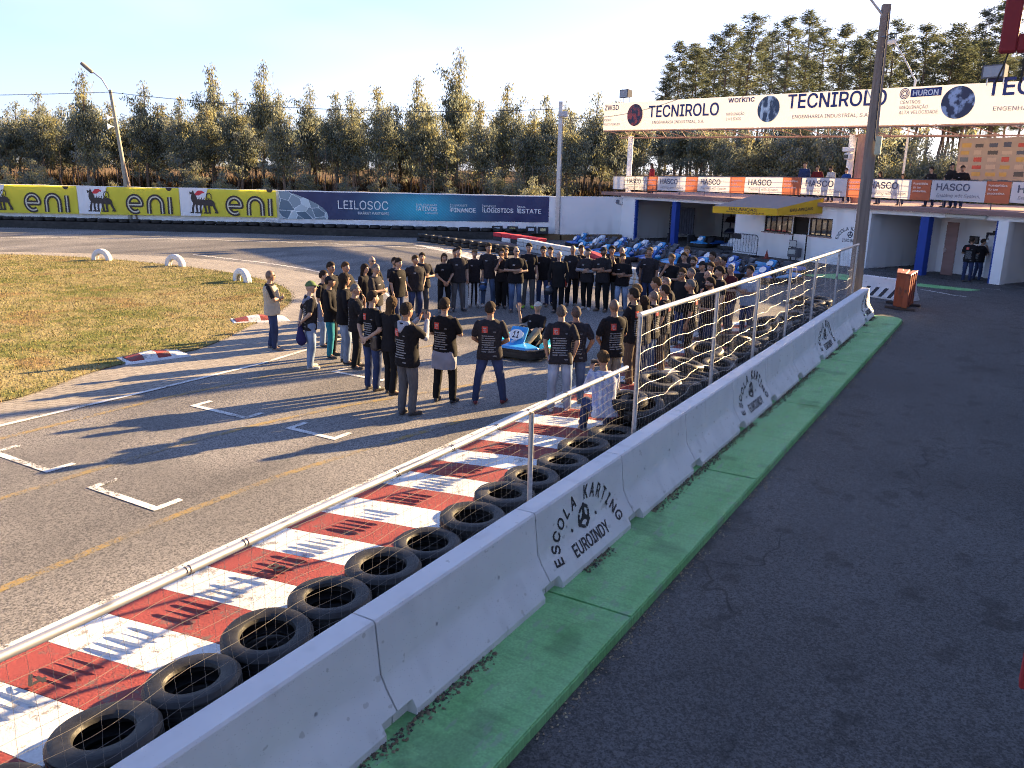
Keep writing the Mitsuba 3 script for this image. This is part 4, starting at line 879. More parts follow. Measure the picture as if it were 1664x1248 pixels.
# dry undergrowth: one mass
def tufts(n, seed):
    r = np.random.default_rng(seed)
    s = r.uniform(-40, 42, n); o = 0.6 + r.gamma(1.6, 7.0, n)
    P = W0[:2] + WU[:2] * s[:, None] + WI[:2] * o[:, None]
    s2 = r.uniform(-10, 32, n // 2); d2 = 9.6 + r.gamma(1.5, 8, n // 2)
    P = np.vstack([P, F0[:2] + FU[:2] * s2[:, None] + FI[:2] * d2[:, None]])
    z = hill(P[:, 0], P[:, 1]); P, z = P[z > -0.3], z[z > -0.3]
    cl = meshkit.noise(np.column_stack([P * .35, P[:, 0] * 0]))
    keep = r.uniform(0, 1, len(P)) < 0.25 + cl; P, z, cl = P[keep], z[keep], cl[keep]
    n = len(P); h = r.uniform(.25, .85, n) * (0.4 + cl); a = r.uniform(0, 6.28, n); w = r.uniform(.03, .11, n)
    dx = np.column_stack([np.cos(a), np.sin(a)]) * w[:, None]; b = r.normal(0, .3, (n, 2)) * h[:, None]
    v = np.stack([np.column_stack([P - dx, z]), np.column_stack([P + dx, z]), np.column_stack([P + b, z + h])], 1).reshape(-1, 3)
    col = np.array([(.085, .062, .04), (.065, .045, .032), (.115, .09, .055), (.062, .062, .034), (.075, .042, .03)])[r.integers(0, 5, n)] * r.uniform(.6, 1.2, (n, 1))
    return trimesh.Trimesh(v, np.arange(3 * n).reshape(-1, 3), process=False), np.repeat(col, 3, 0)
m, c = tufts(60000, 8)
struct('dry_undergrowth', m, 'leaf', 'brown dry grass and bracken under the trees', kind='stuff', color=c)
def leaf_quads(P, L, Wd, r, droop):
    n = len(P); a = r.uniform(0, 2 * np.pi, n)
    ax = np.column_stack([np.cos(a) * (1 - droop) * 1.2 + r.normal(0, .25, n), np.sin(a) * (1 - droop) * 1.2 + r.normal(0, .25, n), -droop + r.normal(0, .25, n)])
    ax /= np.linalg.norm(ax, axis=1, keepdims=True)
    sd = np.cross(ax, r.normal(0, 1, (n, 3))); sd /= np.linalg.norm(sd, axis=1, keepdims=True)
    l = L * r.uniform(.6, 1.3, n)[:, None]; w = Wd * r.uniform(.7, 1.3, n)[:, None]
    v = np.stack([P, P + ax * l * .45 + sd * w, P + ax * l, P + ax * l * .45 - sd * w], 1).reshape(-1, 3)
    k = np.arange(n) * 4
    return v, np.vstack([np.column_stack([k, k + 1, k + 2]), np.column_stack([k, k + 2, k + 3])])
def eucalyptus(seed, n_leaf=7200):
    r = np.random.default_rng(seed); H = 10.0
    zt = np.linspace(0, H * .97, 12); bend = np.cumsum(r.normal(0, .07, (12, 2)), 0); bend -= bend[0]
    tr = [tube(np.column_stack([bend, zt]), .13 * (1 - zt / (H * 1.02)) + .012, 7)]
    C, Wt, Sp = [], [], []
    lo = r.uniform(.12, .22)
    def plume(p0, p1, w0, n, sp0, sp1):
        side = r.normal(0, .12, 3)
        mid = p0 * .5 + p1 * .5 + [0, 0, -.15] + side
        tr.append(tube([p0, mid, p1], [.05, .028, .008], 4, False))
        for t in np.linspace(.22, 1.0, n):
            q = p0 * (1 - t) ** 2 + 2 * t * (1 - t) * mid + p1 * t * t
            spread = sp0 * (1 - t) + sp1 * t
            C.append(q + r.normal(0, .5, 3) * spread * [1, 1, .5]); Wt.append(w0 * (1.15 - .75 * t) * r.uniform(.4, 1.5)); Sp.append(spread)
    at = lambda h: np.array([np.interp(h, zt, bend[:, 0]), np.interp(h, zt, bend[:, 1]), h])
    top = at(H * .95) + [0, 0, .35]
    plume(at(H * .35), top, 1.0, 26, .62, .20)
    for i in range(int(r.integers(4, 7))):
        h0 = H * r.uniform(.25, .5); a = i * 1.7 + r.uniform(-.6, .6); q = r.uniform(.7, 1.7)
        plume(at(h0), at(min(H * r.uniform(.55, .86), H * .95)) + [math.cos(a) * q, math.sin(a) * q, 0], .8, 16, .42, .15)
    for i in range(15):
        f = lo + (.72 - lo) * (i + r.uniform(0, 1)) / 15; a = i * 2.4 + r.uniform(-.6, .6); rad = r.uniform(1.0, 2.4) * (1.1 - .5 * f)
        b0 = at(H * f); plume(b0, b0 + [math.cos(a) * rad, math.sin(a) * rad, r.uniform(.2, 1.6)], .62, 8, .34, .26)
    C = np.array(C); wgt = np.array(Wt); wgt /= wgt.sum(); Sp = np.array(Sp)
    k = r.choice(len(C), n_leaf, p=wgt); sp = (.10 + .55 * Sp[k])[:, None]
    P = C[k] + r.normal(0, 1, (n_leaf, 3)) * sp * [1, 1, .85]
    v, f = leaf_quads(P, .30, .042, r, .72)
    cc = np.array([(.230, .255, .190), (.170, .200, .165), (.265, .280, .210), (.220, .245, .225), (.285, .270, .135)])
    ccl = cc[r.integers(0, 5, len(C))] * r.uniform(.7, 1.25, (len(C), 1))
    young = np.clip((P[:, 2:] - 6) / 5, 0, 1)
    col = ccl[k] * r.uniform(.75, 1.25, (n_leaf, 1)) + young * np.array([.022, .016, .006])
    return cat(tr), trimesh.Trimesh(v, f, process=False), np.repeat(col, 4, 0)
def pine(seed, n_leaf=9500):
    r = np.random.default_rng(seed); H = 18.0
    zt = np.linspace(0, H * .97, 12); bend = np.cumsum(r.normal(0, .10, (12, 2)), 0); bend -= bend[0]
    tr = [tube(np.column_stack([bend, zt * .95]), .20 * (1 - zt / (H * 1.05)) + .015, 7)]
    C = []; lo = r.uniform(.34, .48)
    for i in range(54):
        f = lo + (1 - lo) * (i + r.uniform(0, 1)) / 54
        base = np.array([np.interp(f * H, zt, bend[:, 0]), np.interp(f * H, zt, bend[:, 1]), f * H * .95])
        g = (f - lo) / (1 - lo)
        rad = 2.3 * (math.sin(math.pi * (.22 + .74 * g)) ** .8) * r.uniform(.35, 1.15) + .1
        a = i * 2.4 + r.uniform(-.6, .6); e = base + np.array([math.cos(a) * rad, math.sin(a) * rad, rad * r.uniform(.15, .6)])
        tr.append(tube([base, base * .5 + e * .5 - [0, 0, .1], e], [.05 * (1.3 - f), .03 * (1.3 - f), .012], 4, False))
        for t in (.5, .75, 1.0):
            C.append(base * (1 - t) + e * t + r.normal(0, .12, 3))
    C = np.array(C); k = r.integers(0, len(C), n_leaf)
    d = r.normal(0, 1, (n_leaf, 3)); d /= np.linalg.norm(d, axis=1, keepdims=True)
    P = C[k] + d * r.uniform(.02, .62, (n_leaf, 1)) * [1, 1, .62]
    v, f = leaf_quads(P, .25, .036, r, .05)
    cc = np.array([(.095, .115, .075), (.110, .130, .080), (.135, .145, .090), (.100, .120, .090)])
    ccl = cc[r.integers(0, 4, len(C))] * r.uniform(.7, 1.2, (len(C), 1))
    col = ccl[k] * r.uniform(.75, 1.3, (n_leaf, 1))
    return cat(tr), trimesh.Trimesh(v, f, process=False), np.repeat(col, 4, 0)
TPL = {}
for nm, fn, n in (('eucalyptus', eucalyptus, 5), ('pine', pine, 4)):
    for i in range(n):
        a, bb, c = fn(100 + i)
        scene[f'{nm}_trunk_shapes_{i}'] = {'type': 'shapegroup', 'wood': shape(a, 'bark', smooth=50)}
        scene[f'{nm}_crown_shapes_{i}'] = {'type': 'shapegroup', 'leaves': shape(bb, 'leaf', color=c)}
def plant_tree(nm, x, y, ztop, label, group, r, wmin=None):
    i = int(r.integers(0, 5 if nm == 'eucalyptus' else 4)); z0 = max(float(hill(x, y)), -0.05) - .05
    h = ztop - z0; s = h / (9.9 if nm == 'eucalyptus' else 17.0); w = max(s, .82 if nm == 'eucalyptus' else .75) if wmin is None else s * 1.35 * (r.uniform(1.0, 1.35) if nm == 'eucalyptus' else r.uniform(1.2, 1.55))
    A = trimesh.transformations.rotation_matrix(r.uniform(0, 6.28), [0, 0, 1]) @ np.diag([w, w, s, 1]); A[:3, 3] = [x, y, z0]
    k = thing(nm + '_tree', label, 'tree', group)
    inst(k + '__trunk', f'{nm}_trunk_shapes_{i}', A); inst(k + '__crown', f'{nm}_crown_shapes_{i}', A)
EUC= [(-63.0, 32.8, 8.5), (-65.5, 36.2, 8.2), (-61.8, 35.8, 8.7), (-64.7, 39.0, 8.1), (-56.0, 35.6, 9.8), (-58.4, 39.5, 8.3), (-54.4, 39.1, 9.4), (-57.4, 42.9, 8.4), (-50.4, 39.1, 8.3), (-52.1, 43.1, 11.0), (-48.6, 42.3, 8.9), (-50.9, 46.9, 11.4), (-43.4, 41.7, 8.7), (-46.0, 46.8, 9.6), (-42.4, 45.7, 8.9), (-44.4, 50.1, 9.3), (-38.4, 45.5, 9.2), (-40.2, 50.0, 8.5), (-35.9, 47.2, 10.0), (-37.7, 54.0, 12.5), (-31.6, 48.3, 8.5), (-33.1, 53.7, 10.1), (-29.9, 51.4, 8.1), (-31.1, 56.3, 9.3), (-26.2, 50.7, 7.8), (-27.0, 55.8, 9.4), (-24.3, 53.9, 8.6), (-25.8, 60.9, 8.9), (-76.9, 39.1, 8.1), (-76.9, 41.7, 8.2), (-72.0, 40.9, 8.1), (-73.9, 43.5, 8.7), (-71.9, 44.7, 8.8), (-68.7, 44.2, 8.7), (-64.7, 44.2, 7.7), (-64.2, 45.8, 8.9), (-66.6, 49.4, 8.2), (-60.4, 46.9, 8.5), (-63.4, 51.6, 8.7), (-60.9, 52.7, 8.9), (-55.1, 49.9, 8.9), (-53.9, 51.2, 8.0), (-52.0, 50.8, 8.1), (-52.4, 54.1, 8.6), (-47.2, 51.8, 8.4), (-49.5, 56.3, 8.6), (-45.6, 55.3, 8.8), (-45.2, 57.8, 8.6), (-41.1, 54.8, 9.0), (-40.7, 57.9, 9.2), (-40.3, 60.6, 8.9), (-37.9, 61.3, 8.8), (-34.9, 58.3, 8.4), (-33.7, 61.0, 8.8), (-32.3, 62.2, 9.2), (-30.7, 62.1, 8.9), (-30.7, 67.7, 8.8)]
EUC2= [(-29.6, 68.9, 9.3), (-29.8, 76.5, 9.7), (-25.5, 69.9, 9.2), (-22.4, 65.7, 8.6), (-23.4, 73.6, 9.9), (-19.5, 68.1, 8.2), (-16.3, 61.3, 7.8), (-16.6, 68.3, 9.3), (-14.7, 65.8, 7.8), (-11.6, 58.5, 7.5), (-12.1, 69.1, 8.2), (-9.5, 61.3, 8.3), (-7.9, 58.9, 8.1)]
PINE= [(-39.5, 100.5, 15.1), (-39.8, 106.4, 19.8), (-36.8, 104.3, 18.4), (-37.8, 112.7, 21.2), (-30.0, 93.7, 19.3), (-31.4, 104.8, 19.9), (-28.5, 99.4, 21.1), (-28.4, 107.7, 20.5), (-22.8, 92.6, 19.4), (-22.6, 99.3, 21.0), (-19.4, 92.8, 18.2), (-19.7, 102.1, 19.8), (-15.0, 85.9, 15.9), (-15.3, 95.9, 18.2), (-13.2, 91.6, 18.3), (-12.7, 100.8, 18.2), (-9.5, 84.7, 16.7), (-9.1, 94.2, 17.2), (-7.7, 89.8, 17.4), (-6.6, 96.8, 16.7), (-4.3, 79.6, 14.5), (-3.5, 90.6, 14.7), (-1.6, 82.4, 14.0), (0.2, 93.5, 15.0), (-53.1, 137.5, 21.4), (-42.6, 119.0, 21.4), (-45.3, 131.4, 22.3), (-38.6, 118.5, 19.3), (-38.4, 126.7, 20.6), (-31.8, 116.8, 20.6), (-30.2, 120.4, 19.8), (-27.9, 120.4, 19.1), (-26.7, 121.8, 18.6), (-22.0, 115.2, 18.3), (-20.4, 117.4, 20.2), (-19.1, 118.6, 18.2), (-15.5, 108.1, 18.6), (-14.6, 115.4, 18.6), (-12.2, 114.1, 17.2), (-9.1, 108.7, 16.7), (-8.1, 114.7, 18.6), (-5.3, 107.1, 16.0), (-4.4, 102.9, 17.1), (-2.8, 107.1, 16.4), (-0.6, 101.8, 16.7)]
r = np.random.default_rng(21)
def ang(p): return math.atan2(p[0] - CAM[0], p[1])
nf = 28
for i in range(24): q = wpt(-32 + i * 2.5 + r.uniform(-.8, .8), r.uniform(9, 17)); EUC.append((q[0], q[1], r.uniform(7.0, 8.6)))
front, back = sorted(EUC[:nf], key=ang), sorted(EUC[nf:], key=ang)
for i, (x, y, z) in enumerate(front): plant_tree('eucalyptus', x, y, z, f'grey green eucalyptus in the front row behind the boundary wall, {nth(i)} from the left', 'eucalyptus trees behind the boundary wall', r)
for i, (x, y, z) in enumerate(back): plant_tree('eucalyptus', x, y, z, f'eucalyptus in the back row behind the boundary wall, {nth(i)} from the left', 'eucalyptus trees behind the boundary wall', r)
for i in range(22):
    q = fpt(-9 + i * 1.15 + r.uniform(-.4, .4), r.uniform(11, 14)); EUC2.append((q[0], q[1], r.uniform(6.3, 8.2) - .05 * i))
for i, (x, y, z) in enumerate(sorted(EUC2, key=ang)): plant_tree('eucalyptus', x, y, z, f'sunlit bushy eucalyptus behind the roof terrace, {nth(i)} from the left', 'eucalyptus trees behind the roof terrace', r, 1.0)
for i in range(26): q = fpt(-16 + i * 1.75 + r.uniform(-.6, .6), r.uniform(40, 60)); PINE.append((q[0], q[1], float(np.interp(i, [0, 6, 14, 25], [15.5, 19.0, 18.0, 14.5])) + r.uniform(-1.2, .6)))
for i, (x, y, z) in enumerate(sorted(PINE[:24], key=ang)): plant_tree('pine', x, y, z, f'bare trunked pine in the front row behind the big sign, {nth(i)} from the left', 'pines behind the pit building', r)
for i, (x, y, z) in enumerate(sorted(PINE[24:], key=ang)): plant_tree('pine', x, y, z, f'pine in the back row behind the big sign, {nth(i)} from the left', 'pines behind the pit building', r)
for i in range(26):
    s = -14.5 + i * 1.5 + r.uniform(-.6, .6); p = wpt(s, r.uniform(2.2, 5.5)); plant_tree('eucalyptus', p[0], p[1], float(hill(p[0], p[1])) + r.uniform(1.9, 3.6), f'low young eucalyptus bush close behind the boundary wall, {nth(i)} from the left', 'young eucalyptus bushes', r, 1.0)
# thin brown saplings and dead stems on the slope, each too thin to pick out: one mass
ms = []
for i in range(420):
    s = r.uniform(-38, 30); o = r.uniform(2, 18); p = wpt(s, o); z = float(hill(p[0], p[1]))
    if z < -.2: continue
    h = r.uniform(1.5, 4.0); q = r.normal(0, .25, 2)
    ms.append(tube([(p[0], p[1], z), (p[0] + q[0] * .4, p[1] + q[1] * .4, z + h * .5), (p[0] + q[0], p[1] + q[1], z + h)], [.035, .025, .01], 4, False))
struct('saplings', cat(ms), 'bark', 'thin brown saplings among the dry undergrowth', kind='stuff')
# ------------------------------------------------------------------ people
Man = m3.Manifold
def sph(c, r, n=10): return Man.sphere(r, n).translate([float(q) for q in c])
def hullm(*ms): return Man.batch_hull(list(ms))
def bone(a, b, ra, rb, n=10): return hullm(sph(a, ra, n), sph(b, rb, n))
def chain(pts, rs, n=10): return [bone(a, b, ra, rb, n) for a, b, ra, rb in zip(pts, pts[1:], rs, rs[1:])]
def ring(z, hx, hy, yc=0.0, n=16, p=2.4):
    a = np.linspace(0, 2 * np.pi, n, endpoint=False); c, s = np.cos(a), np.sin(a)
    return np.column_stack([hx * np.sign(c) * np.abs(c) ** (2 / p), yc + hy * np.sign(s) * np.abs(s) ** (2 / p), np.full(n, z)])
def rings(rs): return [Man.hull_points(np.vstack([ring(*a), ring(*b)])) for a, b in zip(rs, rs[1:])]
def union(ms): return Man.batch_boolean(ms, m3.OpType.Add)
def to_vf(mf): m = mf.to_mesh(); return np.array(m.vert_properties[:, :3], float), np.array(m.tri_verts)
def smooth_vf(v, f, it=6, lam=0.5, mu=-0.52):
    n = len(v); e = np.vstack([f[:, [0, 1]], f[:, [1, 2]], f[:, [2, 0]]])
    A = sparse.coo_matrix((np.ones(len(e)), (e[:, 0], e[:, 1])), (n, n)).tocsr(); A = ((A + A.T) > 0).astype(float)
    D = sparse.diags(1 / np.maximum(np.asarray(A.sum(1)).ravel(), 1)); L = D @ A
    for _ in range(it):
        v = v + lam * (L @ v - v); v = v + mu * (L @ v - v)
    return v
def rotx(a): return trimesh.transformations.rotation_matrix(a, [1, 0, 0])[:3, :3]
def rotz(a): return trimesh.transformations.rotation_matrix(a, [0, 0, 1])[:3, :3]
def vnormals(v, f):
    fn = np.cross(v[f[:, 1]] - v[f[:, 0]], v[f[:, 2]] - v[f[:, 0]]); n = np.zeros_like(v)
    for k in range(3): np.add.at(n, f[:, k], fn)
    return n / np.maximum(np.linalg.norm(n, axis=1, keepdims=True), 1e-12)
# head: y forward, x to the wearer's right, origin in the middle of the head (0.236 m tall)
ICO = trimesh.creation.icosphere(subdivisions=4); IV, IF = np.array(ICO.vertices), np.array(ICO.faces)
def head_base(v):
    x, y, z = v[:, 0] * .076, v[:, 1] * .096, v[:, 2] * .118
    zn = np.clip(-z / .118, 0, 1)
    x = x * (1 - .26 * zn ** 1.3); y = y + .014 * zn * (v[:, 1] > 0) + np.where(v[:, 1] < 0, -.006 * (1 - zn), 0); y = y * (1 - .12 * zn * (v[:, 1] < 0))
    return np.column_stack([x, y, z])
def face_detail(p):
    p = p.copy(); x, z = p[:, 0].copy(), p[:, 2].copy(); fr = (IV[:, 1] > .25)
    g = lambda cx, cz, sx, sz: np.exp(-((x - cx) / sx) ** 2 - ((z - cz) / sz) ** 2) * fr
    p[:, 1] += .026 * g(0, -.024, .013, .019) + .012 * g(0, .0, .010, .020) + .006 * g(0, .036, .04, .012) + .006 * g(0, -.062, .022, .010) + .010 * g(0, -.100, .02, .014)
    for sx in (-1, 1): p[:, 1] -= .011 * g(sx * .032, .012, .015, .012); p[:, 1] += .004 * g(sx * .042, -.018, .018, .015)
    side = np.sign(x) * np.exp(-((p[:, 1] + .006) / .013) ** 2 - ((z + .002) / .028) ** 2) * (np.abs(IV[:, 0]) > .75)
    p[:, 0] += .020 * side
    return p
LOD = {}
for n_ in (4, 3):
    ICO = trimesh.creation.icosphere(subdivisions=n_); IV, IF = np.array(ICO.vertices), np.array(ICO.faces); HB = head_base(IV); HEADV = face_detail(HB); LOD[n_] = (IV, IF, HB, HEADV)
def detail(n_):
    global IV, IF, HB, HEADV
    IV, IF, HB, HEADV = LOD[n_]
detail(4)
HAIRC = {'dark': (0.0248, 0.0174, 0.013), 'brown': (0.0527, 0.0322, 0.0174), 'fair': (0.124, 0.0775, 0.0372), 'grey': (0.124, 0.1178, 0.1116), 'shaved': (0.0558, 0.0403, 0.031)}
SKIN = [(0.3024, 0.18, 0.1224), (0.3384, 0.2088, 0.144), (0.2736, 0.1512, 0.0972), (0.36, 0.2304, 0.1656)]
def head_colors(skin, hair, beard, style):
    c = np.tile(np.array(skin), (len(HEADV), 1)); x, y, z = HB.T; fr = IV[:, 1] > .25
    c *= (0.93 + .14 * meshkit.noise(HB * 60))[:, None]
    def put_(mask, col, a=1.0): c[mask] = c[mask] * (1 - a) + np.array(col) * a
    ck = fr & (np.abs(np.abs(x) - .038) < .016) & (np.abs(z + .022) < .016); put_(ck, (skin[0] * 1.05, skin[1] * .8, skin[2] * .75), .5)
    put_(fr & (np.abs(x) < .023) & (np.abs(z + .060) < .008), (.30, .105, .085), .8)
    for sx in (-1, 1):
        d = ((x - sx * .031) / .014) ** 2 + ((z - .012) / .007) ** 2
        put_(fr & (d < 1.5), (.55, .52, .5), .6); put_(fr & (d < .5), (.02, .015, .012))
        put_(fr & (np.abs(x - sx * .032) < .020) & (np.abs(z - .034) < .006), HAIRC[hair if hair in HAIRC else 'dark'], .8)
    if beard: put_((z < -.028) & (IV[:, 1] > -.15) & ~(fr & (np.abs(x) < .022) & (z > -.068) & (z < -.05)), (.03, .02, .015), .85)
    if style in ('shaved',):
        hl = np.interp(y, [-.1, -.03, .02, .06, .1], [-.06, -.045, .0, .055, .068]); put_((z > hl) & ~((y > .02) & (z < .03)), HAIRC['shaved'], .65)
    return c
def hair_mesh(style, seed):
    x, y, z = HB.T
    hl = np.interp(y, [-.1, -.05, -.018, .03, .06, .1], [-.064, -.055, -.006, .0, .040, .048])
    th = .016
    if style == 'long': hl = np.interp(y, [-.1, -.02, .03, .065, .1], [-.12, -.12, -.02, .058, .07]); th = .022
    if style == 'short': th = .009
    if style == 'rim': hl = np.interp(y, [-.1, -.05, -.01, .02, .1], [-.06, -.05, -.02, .15, .2]); th = .008
    m = np.clip((z - hl) / (.014 if style in ('long', 'rim') else .045), 0, 1)
    if style == 'rim': m = m * np.clip((.045 - z) / .02, 0, 1)
    nz = meshkit.fbm(HB * np.array([55, 55, 30]) + seed, 3)
    top = np.clip(z / .1, 0, 1)
    off = m * (th * (.55 + .9 * nz) + top * .012 * (style not in ('short', 'rim'))) - (1 - m) * .014
    return HB + IV * off[:, None]
# hands: wrist at the origin, fingers along +y, thumb at +x, palm facing -z
def hand(curl, spread=1.0):
    ms = [hullm(*[sph(q, r, 6) for q, r in (((-.020, .0, 0), .017), ((.020, .0, 0), .017), ((-.034, .082, 0), .012), ((.032, .086, 0), .012), ((.030, .035, -.004), .014))])]
    for bx, ln, sp in ((-.033, .058, -.10), (-.011, .072, -.03), (.011, .078, .03), (.032, .070, .11)):
        p = np.array([bx, .088, 0]); a = curl * .45; d0 = sp * spread; r = .0088
        for k, fr in enumerate((.45, .32, .25)):
            q = p + ln * fr * np.array([math.sin(d0) * math.cos(a), math.cos(d0) * math.cos(a), -math.sin(a)])
            ms.append(bone(p, q, r, r - .0007, 6)); p = q; r -= .0007; a += curl * .62
    p = np.array([.026, .028, -.004]); a = .95 - .25 * curl; r = .0115
    for ln in (.042, .034, .026):
        q = p + ln * np.array([math.sin(a), math.cos(a), -.25 * curl]); ms.append(bone(p, q, r, r - .0012, 6)); p = q; r -= .0012; a -= .35 + .25 * curl
    return union(ms)
HANDS = {c: hand(c) for c in (0.12, 0.55, 1.15)}
def place_hand(kind, wrist, d, palm, right):
    d = np.asarray(d, float); d /= np.linalg.norm(d); n = -np.asarray(palm, float); n -= d * n.dot(d); n /= np.linalg.norm(n)
    x = np.cross(d, n)
    if not right: h = HANDS[kind].mirror([1, 0, 0])
    else: h = HANDS[kind]
    A = np.column_stack([x, d, n, wrist])
    return h.transform(A)
# arm poses for the right arm (x > 0): elbow, wrist, direction of the hand, direction the palm faces, curl
ARM = {'side': ((.235, -.02, 1.13), (.25, .06, .885), (-.05, .15, -1), (-1, .2, 0), .55),
       'crossA': ((.255, .07, 1.15), (.02, .225, 1.165), (-1, .05, .12), (0, -1, 0), .55),
       'crossB': ((.26, .06, 1.13), (.03, .185, 1.12), (-1, .08, .2), (0, -1, .1), .55),
       'back': ((.265, -.09, 1.15), (.06, -.19, .96), (-.9, -.05, -.35), (0, -1, .1), .55),
       'front': ((.255, .04, 1.14), (.06, .205, .94), (-.6, .15, -.75), (-.2, -1, 0), .55),
       'photo': ((.235, .17, 1.23), (.085, .33, 1.48), (-.25, .25, .95), (-.6, .5, 0), 1.15),
       'mouth': ((.19, .19, 1.16), (.065, .17, 1.40), (-.35, -.1, .9), (-.3, -1, 0), .55),
       'wave': ((.33, .10, 1.27), (.37, .19, 1.52), (.05, .05, 1), (0, 1, 0), .12),
       'clap': ((.25, .10, 1.15), (.05, .31, 1.26), (-.35, .6, .6), (-1, 0, 0), .12),
       'pocket': ((.275, -.05, 1.15), (.205, .06, .93), (-.2, .3, -1), (-1, 0, 0), .55),
       'hold': ((.25, -.01, 1.13), (.265, .06, .875), (0, .1, -1), (-1, 0, 0), 1.15),
       'lap': ((.24, .14, 1.16), (.10, .36, 1.10), (-.3, 1, -.1), (0, .1, -1), 1.15)}
POSE = {'crossed': ('crossA', 'crossB'), 'mouthR': ('mouth', 'crossB'), 'mouthL': ('crossB', 'mouth'), 'wv': ('wave', 'lap')}
LEGC = {'jd': (0.024, 0.036, 0.085), 'jm': (0.055, 0.088, 0.165), 'jl': (0.150, 0.200, 0.290), 'bk': (0.0095, 0.0095, 0.0109), 'gy': (0.0816, 0.0816, 0.0884), 'br': (0.0918, 0.068, 0.051), 'kh': (0.204, 0.1836, 0.1496)}
TOPC = {'tee': (0.0136, 0.0129, 0.015), 'jacket': (0.0109, 0.0102, 0.0122), 'denim': (0.0374, 0.051, 0.0884), 'maroon': (0.0578, 0.0122, 0.017), 'blue': (0.2312, 0.2992, 0.3944), 'overall': (0.0109, 0.0109, 0.0122), 'greysleeve': (0.0136, 0.0136, 0.015), 'vest': (0.015, 0.015, 0.0204),
        'red': (0.2312, 0.0238, 0.034), 'navyblue': (0.0136, 0.0306, 0.0952), 'darkred': (0.0884, 0.0102, 0.0136), 'whiteshirt': (0.34, 0.3468, 0.3672), 'royalblue': (0.0136, 0.0476, 0.1836), 'stripe': (0.4216, 0.4284, 0.476)}
TORSO = [(.80, .178, .120, -.008), (.93, .172, .120, -.006), (1.05, .150, .110, .004), (1.19, .160, .116, .006), (1.32, .182, .118, .0), (1.41, .165, .088, -.012), (1.475, .078, .064, -.015)]
def grow(rs, d, f=1.0): return [(z, hx * f + d, hy * f + d, yc) for z, hx, hy, yc in rs]
SHOE = union([hullm(sph((0, -.065, .034), .033), sph((0, .04, .034), .038), sph((0, -.03, .085), .040)), hullm(sph((0, .04, .036), .038), sph((-.010, .145, .026), .028), sph((.012, .13, .026), .030))]).trim_by_plane([0, 0, 1], 0.002)
SHOEV, SHOEF = to_vf(SHOE.refine_to_length(0.03))
SHOEC = {'': (0.035, 0.0315, 0.0315), 'white': (0.434, 0.434, 0.434), 'lime': (0.21, 0.434, 0.035), 'maroon': (0.112, 0.021, 0.028)}
def cloth_finish(mf, ref, seed, amp=.006, freq=(13, 13, 7), it=5):
    v, f = to_vf(mf.refine_to_length(ref)); v = smooth_vf(v, f, it)
    n = vnormals(v, f); w = meshkit.fbm(v * np.array(freq) + seed * 3.7, 3) - .5
    return v + n * (w * 2 * amp)[:, None], f
def emit(parent, name, v, f, bsdf, color, W4, uv=None, label=None):
    v = v @ W4[:3, :3].T + W4[:3, 3]
    return part(parent, name, trimesh.Trimesh(v, f, process=False), bsdf, smooth=True, color=color, uv=uv, label=label)
def noisy(c, v, a=.35, fr=9.0):
    w = meshkit.fbm(v * fr, 3) - .5
    return np.clip(np.asarray(c)[None, :] * (1 + 2 * a * w)[:, None], 0, .95)
CT = lambda c: 'skin' if c == 's' else 'cloth'
